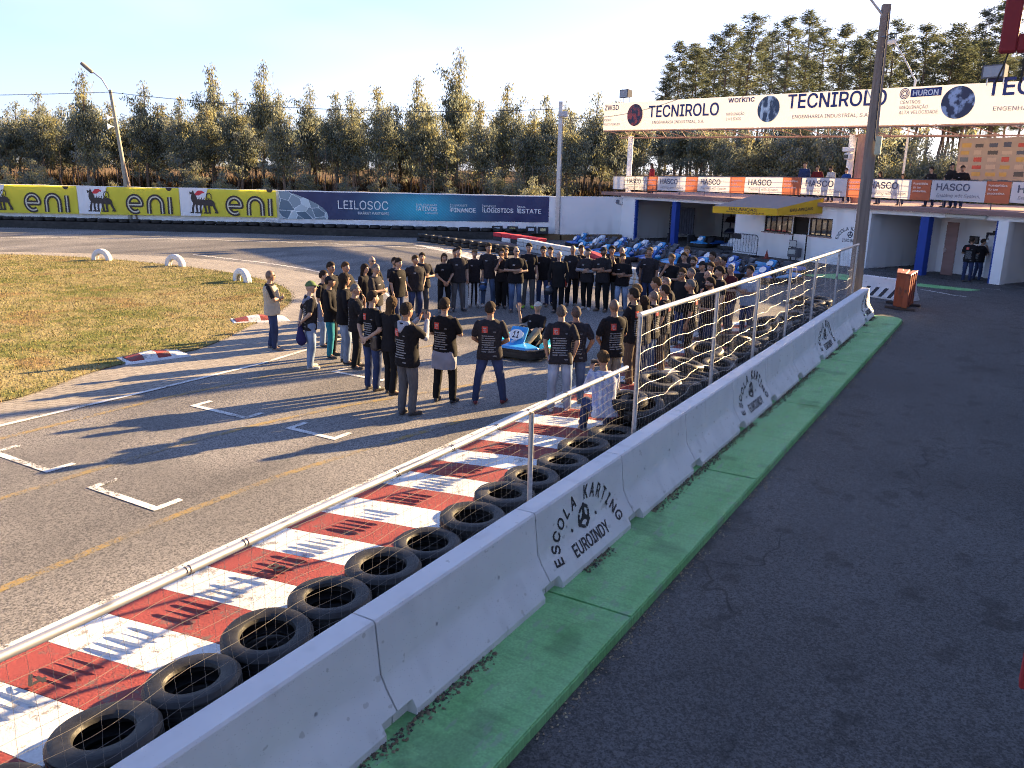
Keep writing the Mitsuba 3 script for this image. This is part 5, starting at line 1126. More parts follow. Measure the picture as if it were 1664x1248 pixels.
def person(x, y, z0, H, az, top, legs, arms, hair, extra, label, seed, lean=0.0, legpts=None, look=(0.0, 0.0), group='people gathered round the blue kart', dz=0.0, stance=None):
    detail(4 if math.hypot(x, y) < 17.5 else 3)
    r = np.random.default_rng(1000 + seed); t = thing('person', label, 'person', group)
    k = H / 1.75; skin = SKIN[int(r.integers(0, 4))]
    girth = r.uniform(.95, 1.22)
    if 'stout' in label: girth = 1.28
    woman = 'woman' in label
    if woman: girth = .88
    S4 = np.diag([k, k, k, 1.0]); R4 = np.eye(4); R4[:3, :3] = rotz(-math.radians(az)); R4[:3, 3] = [x, y, z0 + dz]
    W4 = R4 @ S4
    piv = np.array([0, -.02, .93]); RL = rotx(-lean)
    up = lambda p: (np.asarray(p, float) - piv) @ RL.T + piv
    U4 = np.eye(4); U4[:3, :3] = RL; U4[:3, 3] = piv - RL @ piv
    # arms
    pr, pl = POSE.get(arms, (arms, arms)); J = {}
    for sd, ps in ((1, pr), (-1, pl)):
        e, w, d, pm, cu = ARM[ps]; mir = np.array([sd, 1, 1.0]); jit = r.normal(0, .010, 3)
        g = 1 + (girth - 1) * .7
        sh_ = np.array([.176 * g * sd, -.012, 1.405]); e = np.array(e) * mir * [g, 1, 1] + jit; w = np.array(w) * mir + [0, (girth - 1) * .16 if w[1] > .1 else 0, 0]
        J[sd] = (sh_, e, w, np.array(d) * mir, np.array(pm) * mir, cu)
    # legs
    if legpts is None:
        st = stance if stance is not None else r.uniform(.085, .15); stg = r.uniform(-.05, .07)
        if 'wide' in label: st = .24
        legpts = {s: (np.array([.092 * s, -.01, .90]), np.array([(.05 + st * .55) * s + .0, .015 + stg * s * .5, .485]), np.array([st * s, -.03 + stg * s, .085]), r.uniform(.05, .45) * s) for s in (1, -1)}
    # body, one continuous surface
    g2 = lambda rs: [(z, hx * girth, hy * girth, yc) for z, hx, hy, yc in rs]
    bm = [q.transform(U4[:3]) for q in rings([(.86, .15, .10, -.01)] + g2(TORSO[1:]))]
    hp, hy_ = look; neck0, hc = np.array([0, -.02, 1.45]), np.array([0, .012 + .03 * hp, 1.637 - .012 * abs(hp)])
    bm += [bone(up(neck0), up(hc + [0, -.012, -.075]), .058, .052)]
    for s in (1, -1):
        a, e, w, d, pm, cu = J[s]; bm += chain([up(a), up(e), up(w)], [.052, .040, .027])
        h_, kn, an, ft = legpts[s]; bm += chain([h_, kn, an], [.088, .056, .038]) + [bone(an, an + [.12 * math.sin(ft), .12 * math.cos(ft), -.05], .034, .026)]
    v, f = to_vf(union(bm).refine_to_length(.055)); v = smooth_vf(v, f, 3)
    body = Man(m3.Mesh(v.astype(np.float32), f.astype(np.uint32)))
    HR = rotz(-hy_) @ rotx(-hp); hs = .97 if woman else 1.0
    hv = HEADV * hs @ HR.T + hc; hv = up(hv)
    hm = Man(m3.Mesh(hv.astype(np.float32), IF.astype(np.uint32)))
    bl = [body, hm]
    for s in (1, -1):
        a, e, w, d, pm, cu = J[s]; bl.append(place_hand(cu, up(w) - RL @ (d / np.linalg.norm(d)) * .004, RL @ d, RL @ pm, s > 0))
    v, f = to_vf(union(bl))
    hstyle = hair.replace('cap', '')
    hcol = 'grey' if 'grey' in hair else 'fair' if 'fair' in hair else 'brown' if ('brown' in hair) else 'shaved' if hair in ('shaved',) else 'dark'
    col = noisy(skin, v, .08, 20.0); tr = cKDTree(hv); dd, ii = tr.query(v)
    hcol_v = head_colors(skin, hcol, 'beard' in extra, hair); near = dd < .004; col[near] = hcol_v[ii[near]]
    emit(t, 'body', v, f, 'skin', col, W4)
    # hair or cap
    HM = lambda q: up((q * hs) @ HR.T + hc)
    hc3 = HAIRC['dark' if hcol == 'shaved' else hcol]
    if hair not in ('shaved', 'bald') and 'cap' not in hair:
        st_ = 'long' if 'long' in hair else ('short' if ('short' in hair or 'greydark' in hair) else 'std')
        hv2 = HM(hair_mesh(st_, seed)); cc = noisy(hc3, HB, .5, 60.0); ff = IF
        if 'greydark' in hair: cc = noisy((.07, .06, .055), HB, .6, 60.0)
        if 'long' in hair:
            Lh = .42 if hair == 'longbrown' else (.26 if hair == 'longdark' else .12)
            lm = union([hullm(sph((0, -.035, .03), .075), sph((.045, -.075, -Lh * .55), .045), sph((-.045, -.075, -Lh * .55), .045)), hullm(sph((.045, -.075, -Lh * .55), .045), sph((-.045, -.075, -Lh * .55), .045), sph((.035, -.10, -Lh), .025), sph((-.035, -.10, -Lh), .025)), hullm(sph((.068, -.01, -.02), .022), sph((.078, -.03, -Lh * .5), .022)), hullm(sph((-.068, -.01, -.02), .022), sph((-.078, -.03, -Lh * .5), .022))])
            v2, f2 = cloth_finish(lm, .022, seed, .007, (60, 60, 7), 3); v2 = up(v2 * hs + hc); hv2 = np.vstack([hv2, v2]); ff = np.vstack([IF, f2 + len(HB)])
            fade = np.clip((-.12 - (v2[:, 2] - up(hc)[2])) / .3, 0, 1)[:, None] if hair == 'longbrown' else np.zeros((len(v2), 1))
            cc = np.vstack([cc, noisy(hc3, v2, .5, 40.0) + fade * np.array([.14, .08, .035])])
        emit(t, 'hair', hv2, ff, 'cloth', cc, W4)
    elif hair == 'bald':
        emit(t, 'hair', HM(hair_mesh('rim', seed)), IF, 'cloth', noisy((.16, .14, .12), HB, .4, 60.0), W4)
    if 'cap' in hair:
        cc = {'capgreen': (.10, .15, .065), 'capblack': (.02, .02, .023), 'capwhite': (.44, .41, .36)}[hair]
        x_, y_, z_ = HB.T; m_ = np.clip((z_ - np.interp(y_, [-.1, .1], [.012, .042])) / .008, 0, 1)
        emit(t, 'cap', HM(HB + IV * (m_ * .016 - (1 - m_) * .012)[:, None]), IF, 'cloth', noisy(cc, HB, .15, 40.0), W4)
        br = Man.hull_points(np.array([(math.sin(a) * .074, .07 + .085 * math.cos(a) ** .7 if abs(a) < 1.5 else .07, .046 - .022 * math.cos(a) + dz_) for a in np.linspace(-1.5, 1.5, 11) for dz_ in (0, .006)]))
        v2, f2 = to_vf(br); emit(t, 'cap_peak', HM(v2), f2, 'cloth', noisy(cc, v2, .15), W4)
        if hair != 'capgreen' and hair != 'capwhite': emit(t, 'hair', HM(hair_mesh('rim', seed)), IF, 'cloth', noisy(HAIRC['dark'], HB, .3, 60.0), W4)
    if 'glasses' in extra:
        gl = union([Man.cube([.040, .004, .026 if 'sun' in extra else .022], True).translate([s * .027, .103, .012]) for s in (-1, 1)] + [Man.cube([.16, .003, .005], True).translate([0, .100, .018])] + [Man.cube([.003, .11, .005], True).translate([s * .079, .046, .016]) for s in (-1, 1)])
        v2, f2 = to_vf(gl); emit(t, 'glasses', HM(v2), f2, 'gloss', np.tile((.015, .015, .018), (len(v2), 1)), W4)
    # shirt
    base = top.split('_')[0]; printed = base in ('print', 'hood')
    longs = base in ('jacket', 'denim', 'overall', 'navyblue', 'darkred', 'whiteshirt', 'red', 'stripe') 
    hem = TORSO if base not in ('overall',) else [(.74, .178, .120, -.008)] + TORSO[1:]
    sm = rings(grow(g2(hem), .020 if not longs else .026))
    slv = []
    for s in (1, -1):
        a, e, w, d, pm, cu = J[s]
        if longs: slv += chain([a, e, w + (e - w) * .06], [.074, .056, .041])
        else:
            q = a + (e - a) * .72; slv += chain([a + [0, 0, -.008], a + (e - a) * .35, q], [.064, .066, .065])
    v, f = cloth_finish(union(sm + slv), .034, seed, .009 if not longs else .011, it=9)
    uv = np.column_stack([v[:, 0], v[:, 2] + np.where(v[:, 1] > -.0, 10.0, 0)])
    vu = up(v); uv[:, 0] += 10 * (seed % 37)
    if printed or base in ('tee', 'greysleeve'):
        if base in ('tee', 'greysleeve'): uv[:, 1] = np.where(v[:, 1] > 0, uv[:, 1], 20 + v[:, 2]) if seed % 4 == 0 else uv[:, 1]
        emit(t, 'shirt', vu, f, 'shirt_print', None, W4, uv=uv, label='black T-shirt with a red square and rows of white text on the back' if printed else None)
    else:
        cc = noisy(TOPC[base], v, .22)
        if base == 'denim': cc[(np.abs(v[:, 0]) < .055) & (v[:, 1] > 0)] = (.02, .02, .022)
        if base == 'stripe': cc = cc * np.where((np.floor((v[:, 0] + v[:, 1] * .5) / .034) % 2)[:, None] > 0, 1.0, np.array([[.55, .60, .85]]))
        emit(t, 'shirt' if not longs else 'jacket' if base in ('jacket', 'denim') else 'shirt', vu, f, 'cloth', cc, W4)
    if base in ('greysleeve', 'hood', 'printsleeve'):
        for s in (1, -1):
            a, e, w, d, pm, cu = J[s]; v2, f2 = cloth_finish(union(chain([a + (e - a) * .5, e, w + (e - w) * .08], [.058, .051, .038])), .03, seed + s, .007)
            emit(t, 'sleeve', up(v2), f2, 'cloth', noisy((.27, .28, .31), v2, .2), W4)
    if base == 'hood':
        v2, f2 = cloth_finish(union([hullm(sph((.09, -.06, 1.46), .04), sph((-.09, -.06, 1.46), .04), sph((0, -.12, 1.36), .045)), bone((.09, -.05, 1.46), (.05, .07, 1.42), .035, .025), bone((-.09, -.05, 1.46), (-.05, .07, 1.42), .035, .025)]), .025, seed, .010)
        emit(t, 'hood', up(v2), f2, 'cloth', noisy((.28, .285, .32), v2, .2), W4)
    if base == 'vest':
        v2, f2 = cloth_finish(union(rings(grow(g2(TORSO[:-1]), .040) + [(1.455, .11, .085, -.015)])) - Man.cube([.07, .3, .9], True).translate([0, .2, 1.35]), .035, seed, .008)
        emit(t, 'vest', up(v2), f2, 'cloth', noisy((.38, .33, .26), v2, .15), W4)
    if 'scarf' in top:
        v2, f2 = cloth_finish(union([hullm(sph((.13, -.05, 1.44), .04), sph((-.13, -.05, 1.44), .04), sph((0, -.13, 1.33), .03)), bone((.13, -.05, 1.44), (.10, .13, 1.30), .045, .035), bone((.10, .13, 1.30), (.13, .17, 1.02), .04, .05), bone((-.13, -.05, 1.44), (-.10, .13, 1.30), .045, .035), bone((-.10, .13, 1.30), (-.10, .17, 1.05), .04, .045)]), .03, seed, .010)
        emit(t, 'jumper', up(v2), f2, 'cloth', noisy((.15, .17, .23), v2, .2), W4)
    if 'waist' in top:
        v2, f2 = cloth_finish(union(rings([(.60, .215, .15, -.05), (.80, .205, .155, -.03), (.93, .19, .14, -.008), (.985, .172, .130, -.004)]) + [bone((.05, .155, .94), (.13, .19, .62), .035, .03), bone((-.03, .155, .94), (.02, .19, .66), .035, .03)]) - Man.cube([.36, .22, .5], True).translate([0, .17, .66]), .03, seed, .016, (9, 9, 5))
        emit(t, 'tied_sweatshirt', v2, f2, 'cloth', noisy((.22, .22, .26), v2, .25), W4)
    # trousers and shoes
    lc = LEGC[legs[:2]]; wide = .010 if legs[:2] in ('kh', 'br') else 0.0
    tm = [Man.hull_points(np.vstack([ring(.99, .160 * girth, .118 * girth, -.006), ring(.86, .172 * girth, .122, -.012)]))]
    seated = abs(legpts[1][1][2] - legpts[1][0][2]) < .3
    for s in (1, -1):
        h_, kn, an, ft = legpts[s]; tm += chain([h_, kn, an + (kn - an) * .02], [.108, .076 + wide, .062 + wide])
    tmU = union(tm)
    v, f = cloth_finish(tmU, .035, seed + 7, .0085, (11, 11, 9))
    cc = noisy(lc, v, .3, 7.0)
    if legs[:2] in ('jm', 'jl', 'jd'):
        fd = np.clip(1 - np.abs(v[:, 2] - .68) / .25, 0, 1) * np.clip(np.abs(vnormals(v, f)[:, 1]), 0, 1); cc = cc * (1 + .55 * fd[:, None])
    if 'teal' in extra:
        cc[v[:, 0] > .03] = (.02, .16, .22)
    if 'bands' in extra:
        cc[(np.abs(np.abs(v[:, 0]) - .13) < .035) & (v[:, 2] < .75)] = (.70, .71, .72)
    emit(t, 'trousers', v, f, 'cloth', cc, W4)
    sc = SHOEC.get(next((q for q in ('white', 'lime', 'maroon') if q in extra.split()), ''))
    if sc == SHOEC['']: sc = [(.05, .045, .045), (.03, .03, .035), (.16, .14, .13), (.36, .35, .35), (.10, .07, .05)][int(r.integers(0, 5))]
    for s in (1, -1):
        h_, kn, an, ft = legpts[s]; A = rotz(-ft)
        if seated and an[2] > .15: A = A @ rotx(.9)
        v2 = SHOEV @ A.T + an + [0, .03 * math.cos(ft), -.083]
        cc = np.tile(sc, (len(v2), 1)); cc[SHOEV[:, 2] < .014] = np.clip(np.array(sc) * 1.0 + .12, 0, .7)
        emit(t, 'shoe', v2, SHOEF, 'matt', cc, W4)
    J['W4'], J['up'] = W4, up
    return t, J
def wrist_world(J, s):
    a, e, w, d, pm, cu = J[s]; p = J['up'](w + d / np.linalg.norm(d) * .085); return J['W4'][:3, :3] @ p + J['W4'][:3, 3]
PEOPLE = [
    (-13.64, 12.58, 0.00, 1.73, 61, 'vest', 'jd', 'crossed', 'shaved', 'glasses', 'man in a beige sleeveless vest with folded arms, leftmost of the crowd'),
    (-11.71, 11.75, 0.00, 1.74, 39, 'print_scarf', 'jl', 'back', 'capgreen', '', 'man in a green cap and grey jumper holding a dark bag behind his back'),
    (-12.10, 12.77, 0.00, 1.71, 53, 'jacket', 'bk', 'front', 'capblack', 'teal', 'man in a black cap with teal and black racing trousers'),
    (-13.02, 13.53, 0.00, 1.68, 68, 'tee', 'jl', 'side', 'dark', '', 'dark haired man half hidden behind the man in the black cap'),
    (-13.43, 14.22, 0.00, 1.78, 78, 'tee', 'jd', 'side', 'dark', '', 'man at the back of the left group whose dark hair shows above the black cap'),
    (-13.38, 14.64, 0.00, 1.75, 82, 'tee', 'jm', 'crossed', 'brown', '', 'young man with short brown hair at the back of the left group'),
    (-11.47, 12.50, 0.00, 1.83, 42, 'jacket', 'jl', 'pocket', 'longdark', 'sunglasses', 'person with wavy dark hair and sunglasses in a black jacket and pale jeans'),
    (-11.01, 12.31, 0.00, 1.69, 36, 'print', 'bk', 'mouthL', 'greyshort', '', 'grey haired man in printed black T-shirt raising a hand to his face'),
    (-9.62, 11.17, 0.00, 1.79, 10, 'print', 'jd', 'back', 'dark', '', 'man in printed black T-shirt clasping his hands behind his back, beside the long haired woman'),
    (-9.19, 11.16, 0.00, 1.73, 4, 'jacket', 'bk', 'side', 'longbrown', 'bag', 'woman with long brown hair in dark clothes carrying a black shoulder bag'),
    (-8.14, 10.30, 0.00, 1.83, 1, 'hood', 'gy', 'photo', 'dark', '', 'man in grey hood and printed T-shirt holding up a phone'),
    (-8.10, 11.28, 0.00, 1.80, -12, 'print_waist', 'bk', 'crossed', 'dark', '', 'man in printed T-shirt with a grey sweatshirt tied round his waist'),
    (-7.43, 11.65, 0.00, 1.75, -22, 'print', 'jd', 'front', 'dark', 'maroon', 'man in printed T-shirt standing wide legged in dark blue jeans and maroon shoes'),
    (-6.20, 11.90, 0.00, 1.80, -39, 'print', 'jl', 'pocket', 'greydark', 'bow', 'man in printed T-shirt and pale jeans with bowed head right of the kart'),
    (-6.19, 12.40, 0.00, 1.72, -42, 'print', 'jm', 'pocket', 'greydark', '', 'man in printed T-shirt partly hidden behind the man with bowed head'),
    (-5.77, 12.99, 0.00, 1.80, -55, 'print', 'kh', 'front', 'shaved', '', 'man with cropped fair hair in printed T-shirt and pale camouflage trousers'),
    (-5.96, 14.31, 0.00, 1.82, -73, 'print', 'br', 'crossed', 'dark', '', 'man with thick dark hair in printed T-shirt just left of the tall fence post'),
    (-6.35, 15.39, 0.00, 1.75, -90, 'tee', 'jm', 'side', 'fair', '', 'fair haired man mostly hidden behind the man with thick dark hair'),
    (-5.94, 15.23, 0.00, 1.69, -84, 'tee', 'jm', 'pocket', 'shaved', '', 'man with buzz cut in black T-shirt and blue jeans behind the wire mesh'),
    (-5.88, 15.67, 0.00, 1.75, -95, 'tee', 'br', 'side', 'dark', 'glasses', 'man with glasses and brown trousers behind the wire mesh'),
    (-5.91, 14.73, 0.00, 1.62, -78, 'tee', 'jd', 'side', 'longdark', '', 'short person with dark hair between two taller men behind the fence post'),
    (-6.33, 16.33, 0.00, 1.80, -114, 'tee', 'jd', 'side', 'brown', '', 'man with wavy sunlit brown hair looking left in the right hand group'),
    (-6.23, 16.76, 0.00, 1.78, -120, 'tee', 'bk', 'crossed', 'shaved', '', 'man with shaved head next to the wavy haired man'),
    (-9.46, 23.56, 0.00, 1.62, 176, 'denim', 'bk', 'pocket', 'fair', 'sunglasses', 'man in an open denim jacket with sunglasses'),
    (-9.08, 22.81, 0.00, 1.82, 179, 'tee', 'jd', 'side', 'fair', '', 'fair haired man standing behind the man in the denim jacket'),
    (-9.58, 22.03, 0.00, 1.67, 174, 'tee', 'jl', 'crossed', 'brown', '', 'young man in light blue jeans with folded arms, right end of far row'),
    (-9.88, 22.62, 0.00, 1.80, 172, 'tee', 'jd', 'side', 'bald', '', 'bald man behind the young man in light blue jeans'),
    (-10.01, 22.20, 0.00, 1.85, 172, 'tee', 'gy', 'mouthL', 'dark', '', 'man in grey jeans rubbing his nose, in the far row'),
    (-10.08, 21.78, 0.00, 1.84, 170, 'tee', 'bk', 'crossed', 'capblack', 'beard', 'bearded man in a dark cap and black trousers in the far row'),
    (-8.00, 21.69, 0.00, 1.78, -172, 'tee', 'jd', 'mouthR', 'fair', '', 'man with sunlit fair fringe touching his ear'),
    (-8.31, 23.78, 0.00, 1.84, -176, 'tee', 'jd', 'side', 'fair', '', 'tall man with sunlit hair at the back of the right hand group'),
    (-7.91, 22.47, 0.00, 1.78, -172, 'tee', 'jd', 'side', 'brown', '', 'man with receding brown hair before the tall sunlit man'),
    (-7.30, 21.49, 0.00, 1.76, -166, 'tee', 'jm', 'crossed', 'brown', 'beard', 'bearded man in the middle of the right hand group'),
    (-7.29, 23.00, 0.00, 1.80, -168, 'tee', 'jd', 'side', 'dark', '', 'dark haired man at the back of the right hand group by the parked karts'),
    (-6.76, 21.88, 0.00, 1.80, -162, 'tee', 'jd', 'side', 'shaved', '', 'man with cropped hair second from the back by the parked karts'),
    (-6.73, 22.34, 0.00, 1.75, -163, 'tee', 'jd', 'side', 'dark', '', 'man whose dark head shows right of the cropped one'),
    (-6.80, 20.71, 0.00, 1.76, -159, 'tee', 'bk', 'side', 'capblack', '', 'man in a dark cap in the middle of the right hand group'),
    (-6.46, 20.38, 0.00, 1.78, -155, 'jacket', 'jd', 'side', 'brown', '', 'man with tousled sunlit brown hair leaning into the group'),
    (-5.98, 20.50, 0.00, 1.76, -151, 'maroon', 'jd', 'mouthR', 'greyshort', '', 'grey haired man in a maroon top with his hand at his chin'),
    (-5.49, 20.39, 0.00, 1.76, -147, 'blue', 'jd', 'crossed', 'dark', '', 'man in a light blue shirt with folded arms, rightmost of the crowd'),
    (-5.82, 18.99, 0.00, 1.84, -141, 'tee', 'bk', 'side', 'dark', '', 'tall man with dark hair and bent neck near the fence'),
    (-6.17, 19.32, 0.00, 1.70, -145, 'tee', 'jd', 'side', 'bald', '', 'bald man between the tall men near the fence'),
    (-6.42, 18.86, 0.00, 1.78, -142, 'jacket', 'bk', 'crossed', 'greyshort', '', 'man with thick grey hair in a dark jacket'),
    (-6.47, 18.40, 0.00, 1.80, -143, 'jacket', 'jd', 'side', 'brown', 'glasses', 'man with brown hair and glasses in a dark jacket'),
    (-5.43, 17.29, 0.00, 1.78, -121, 'tee', 'jd', 'mouthR', 'dark', 'beard', 'bearded man with sunglasses resting his chin on his hand behind the fence rail'),
    (-5.61, 16.54, 0.00, 1.80, -112, 'tee', 'bk', 'side', 'greyshort', '', 'greying man in black T-shirt close behind the fence rail'),
    (-6.77, 19.11, 0.00, 1.64, -146, 'jacket', 'jd', 'side', 'longdark', 'glasses', 'woman with glasses in the middle of the right hand group'),
    (-13.61, 18.91, 0.00, 1.62, 128, 'tee', 'bk', 'front', 'longbrown2', '', 'person with chin length brown hair and folded hands at the left of the far row'),
    (-13.72, 19.60, 0.00, 1.71, 132, 'tee', 'jm', 'crossed', 'dark', '', 'man in jeans striding wide, second in the far row'),
    (-13.39, 19.29, 0.00, 1.80, 132, 'tee', 'gy', 'side', 'dark', '', 'man in grey trousers behind the second man of the far row'),
    (-13.43, 20.15, 0.00, 1.67, 138, 'tee', 'bk', 'front', 'fair', 'bands', 'man in black and white racing trousers holding a white and blue helmet'),
    (-13.15, 20.48, 0.00, 1.84, 141, 'tee', 'jm', 'pocket', 'brown', '', 'tall man in jeans smiling, beside the man with the white and blue helmet'),
    (-12.68, 20.45, 0.00, 1.72, 144, 'tee', 'bk', 'mouthR', 'longbrown2', '', 'woman in black holding a hand to her mouth'),
    (-12.83, 20.91, 0.00, 1.71, 145, 'tee', 'bk', 'side', 'fair', '', 'fair haired person hidden behind the woman with a hand to her mouth'),
    (-12.01, 20.14, 0.00, 1.83, 148, 'tee', 'jm', 'crossed', 'bald', 'sunglasses', 'bald man with sunglasses, folded arms and blue jeans'),
    (-12.11, 21.03, 0.00, 1.87, 151, 'tee', 'gy', 'side', 'dark', 'lime', 'tall man in lime green shoes'),
    (-11.88, 21.50, 0.00, 1.77, 155, 'tee', 'jd', 'side', 'brown', '', 'man in dark jeans left of the man in black overalls'),
    (-11.89, 21.94, 0.00, 1.72, 156, 'tee', 'jd', 'side', 'dark', '', 'dark haired man directly behind the man in black overalls'),
    (-10.99, 20.80, 0.00, 1.73, 160, 'overall', 'bk', 'side', 'bald', '', 'bald man in black overalls holding a dark helmet'),
    (-11.25, 22.15, 0.00, 1.80, 161, 'tee', 'bk', 'side', 'shaved', '', 'man with cropped hair holding a red and green helmet'),
    (-11.18, 22.57, 0.00, 1.78, 163, 'jacket', 'jd', 'clap', 'brown', '', 'brown haired man clasping his hands at his chest in the far row'),
    (-10.58, 21.80, 0.00, 1.78, 166, 'greysleeve', 'bk', 'crossed', 'capblack', 'white', 'man with pale grey sleeves and white shoes, head bowed'),
    (-13.58, 15.82, 0.00, 1.79, 95, 'tee', 'jd', 'crossed', 'bald', 'sunglasses', 'bald man with sunglasses behind the grey haired man with folded arms'),
    (-12.63, 14.82, 0.00, 1.76, 84, 'tee', 'jd', 'crossed', 'greyshort', '', 'grey haired man with folded arms and open collar, upper left of the circle'),
    (-13.44, 15.38, 0.00, 1.64, 92, 'jacket', 'jd', 'side', 'longdark', '', 'woman with long dark hair and a white collar, upper left of the circle'),
    (-13.81, 17.00, 0.00, 1.65, 110, 'tee', 'jm', 'clap', 'dark', 'beard', 'bearded man in jeans clapping his hands'),
    (-13.14, 16.28, 0.00, 1.74, 104, 'tee', 'jd', 'side', 'dark', '', 'person hidden behind the clapping bearded man'),
    (-13.51, 17.47, 0.00, 1.69, 116, 'tee', 'jd', 'pocket', 'brown', '', 'stout man in black T-shirt and dark jeans, hands at his sides'),
    (-13.72, 18.03, 0.00, 1.71, 120, 'tee', 'gy', 'crossed', 'dark', '', 'man in grey jeans with raised forearm behind the stout man'),
    (-1.54, 37.38, 0.00, 1.73, 0, 'tee', 'jd', 'crossed', 'dark', '', 'man in black T-shirt and jeans standing in front of the white garage wall'),
    (-1.21, 38.15, 0.00, 1.64, 60, 'tee', 'jd', 'mouthR', 'dark', '', 'man in black behind the other one in front of the white garage wall'),
    (-19.10, 47.49, 2.78, 1.67, 207, 'red', 'jd', 'side', 'longdark', 'bal', 'woman in red leaning on the left end of the terrace railing'),
    (-9.29, 42.54, 2.78, 1.79, 207, 'navyblue', 'jd', 'side', 'dark', 'bal', 'boy in dark blue on the terrace, leftmost of four in a row'),
    (-8.57, 42.17, 2.78, 1.65, 207, 'darkred', 'jd', 'crossed', 'dark', 'bal', 'person in dark red on the terrace beside the boy in dark blue'),
    (-7.86, 41.82, 2.78, 1.63, 207, 'whiteshirt', 'jd', 'crossed', 'dark', 'bal', 'person in a white shirt leaning on the terrace railing'),
    (-7.11, 41.44, 2.78, 1.55, 207, 'royalblue', 'jd', 'crossed', 'dark', 'bal', 'child in bright blue on the terrace next to the lamp pole'),
    (-5.61, 40.68, 2.78, 1.41, 207, 'tee', 'jd', 'side', 'longdark', 'bal', 'dark haired woman whose head and shoulders show above the terrace banner'),
    (-4.64, 40.19, 2.78, 1.32, 207, 'tee', 'jd', 'side', 'longdark', 'bal', 'small dark haired person low behind the terrace banner'),
    (-3.46, 39.60, 2.78, 1.63, 207, 'tee', 'jd', 'crossed', 'dark', 'bal', 'man in black leaning on folded arms on the terrace left of the sponsor board'),
    (-2.75, 39.23, 2.78, 1.78, 207, 'tee', 'jd', 'front', 'capblack', 'bal', 'tall man in black cap on the terrace in front of the sponsor board'),
    (-2.32, 39.02, 2.78, 1.69, 207, 'tee', 'jd', 'crossed', 'dark', 'bal', 'man in black leaning over the railing in front of the sponsor board'),
]
JS = {}
for i, (x, y, z0, H, az, top, legs, arms, hair, extra, label) in enumerate(PEOPLE):
    rr = np.random.default_rng(i); hp, hy = rr.uniform(-.12, .10), rr.uniform(-.35, .35)
    if 'bow' in label or extra == 'bow': hp = -.5
    if 'photo' == arms: hp, hy = -.05, 0
    bal = extra == 'bal'
    grp = 'people on the roof terrace' if bal else 'people in the garage' if y > 36 and x > -3 else 'people gathered round the blue kart'
    if 'helmet' in label: arms2 = 'hold'
    else: arms2 = arms
    t, J = person(x, y, z0, H, az + (rr.uniform(-14, 14) if not bal else rr.uniform(-25, 25)), top, legs, arms2, hair, extra, label, i, lean=(.18 if bal and arms == 'crossed' else .22 if 'bow' == extra else rr.uniform(-.03, .06)), look=(hp, hy), group=grp)
    JS[label] = J
# things that people hold
def find(sub): return next(v for k, v in JS.items() if sub in k)
def blob(mf, ref, seed, amp=.01, fr=(14, 14, 14), it=5): return cloth_finish(mf, ref, seed, amp, fr, it)
p = (wrist_world(find('dark bag'), 1) + wrist_world(find('dark bag'), -1)) / 2
v, f = blob(union([hullm(sph((0, 0, -.12), .05), sph((-.03, .03, -.34), .10), sph((.05, -.03, -.36), .10)), bone((0, 0, 0), (0, 0, -.12), .025, .045)]), .03, 3)
single('cloth_bag', trimesh.Trimesh(v + p + [0, 0, .02], f, process=False), 'cloth', 'dark blue cloth bag hanging from the hands of the man in the green cap', 'bag', smooth=True, color=noisy((.025, .022, .075), v, .2))
def helmet(p, az, cols, label, rot=0.0):
    k = thing('helmet', label, 'helmet', 'helmets carried in the crowd')
    A = np.eye(4); A[:3, :3] = rotz(-math.radians(az)) @ rotx(rot); A[:3, 3] = p
    detail(4); vv = IV * [.125, .155, .135]; low = np.clip((-IV[:, 2] - .2) / .6, 0, 1)[:, None]; vv = vv * (1 - low * [.18, .06, .05]); vv[:, 1] += np.where((IV[:, 1] > .3) & (IV[:, 2] < -.25), .03, 0)
    cc = np.tile(cols[0], (len(vv), 1)); s = np.abs(IV[:, 0]); cc[(IV[:, 2] > .35) & (s < .38)] = cols[1]; cc[(IV[:, 2] < .25) & (IV[:, 2] > -.15) & (IV[:, 1] < .2)] = cols[2]
    part(k, 'shell', tf(trimesh.Trimesh(vv, IF, process=False), A), 'gloss', smooth=True, color=cc)
    an = np.linspace(-1.15, 1.15, 15)
    vis = Man.hull_points(np.array([(math.sin(a) * .128, math.cos(a) * .150 + .022 * (q > 0), z) for a in an for z, q in ((.045, 1), (-.035, 1))]))
    v2, f2 = to_vf(vis); part(k, 'visor', tf(trimesh.Trimesh(v2, f2, process=False), A), 'gloss', smooth=30, color=(.02, .025, .035))
    q = union([Man.cube([.21, .05, .012], True).translate([0, -.01, -.118])]); v2, f2 = to_vf(q); part(k, 'rim', tf(trimesh.Trimesh(v2, f2, process=False), A), 'matt', color=(.03, .03, .03))
helmet(wrist_world(find('white and blue helmet'), -1) + [0, 0, -.13], 150, [(.03, .10, .30), (.70, .72, .74), (.65, .68, .72)], 'white and blue crash helmet held by the man in black and white racing trousers', .5)
helmet(wrist_world(find('dark helmet'), 1) + [0, 0, -.14], 180, [(.025, .03, .04), (.20, .24, .30), (.03, .03, .035)], 'dark crash helmet held by the bald man in black overalls', .3)
helmet(wrist_world(find('red and green helmet'), 1) + [0, 0, -.14], 190, [(.58, .04, .03), (.10, .42, .05), (.50, .05, .03)], 'red and green crash helmet held in the far row', .6)
p = (wrist_world(find('holding up a phone'), 1) + wrist_world(find('holding up a phone'), -1)) / 2
A = np.eye(4); A[:3, :3] = rotz(-math.radians(20)); A[:3, 3] = p + [0, 0, .03]
t = thing('mobile_phone', 'dark mobile phone held up by the man in the grey hood', 'phone')
part(t, 'case', tf(box(-.08, .08, -.006, .006, -.04, .04, .004), A), 'matt', color=(.02, .02, .022)); part(t, 'screen', tf(box(-.072, .072, -.0085, -.0065, -.035, .035), A), 'gloss', color=(.05, .06, .08))
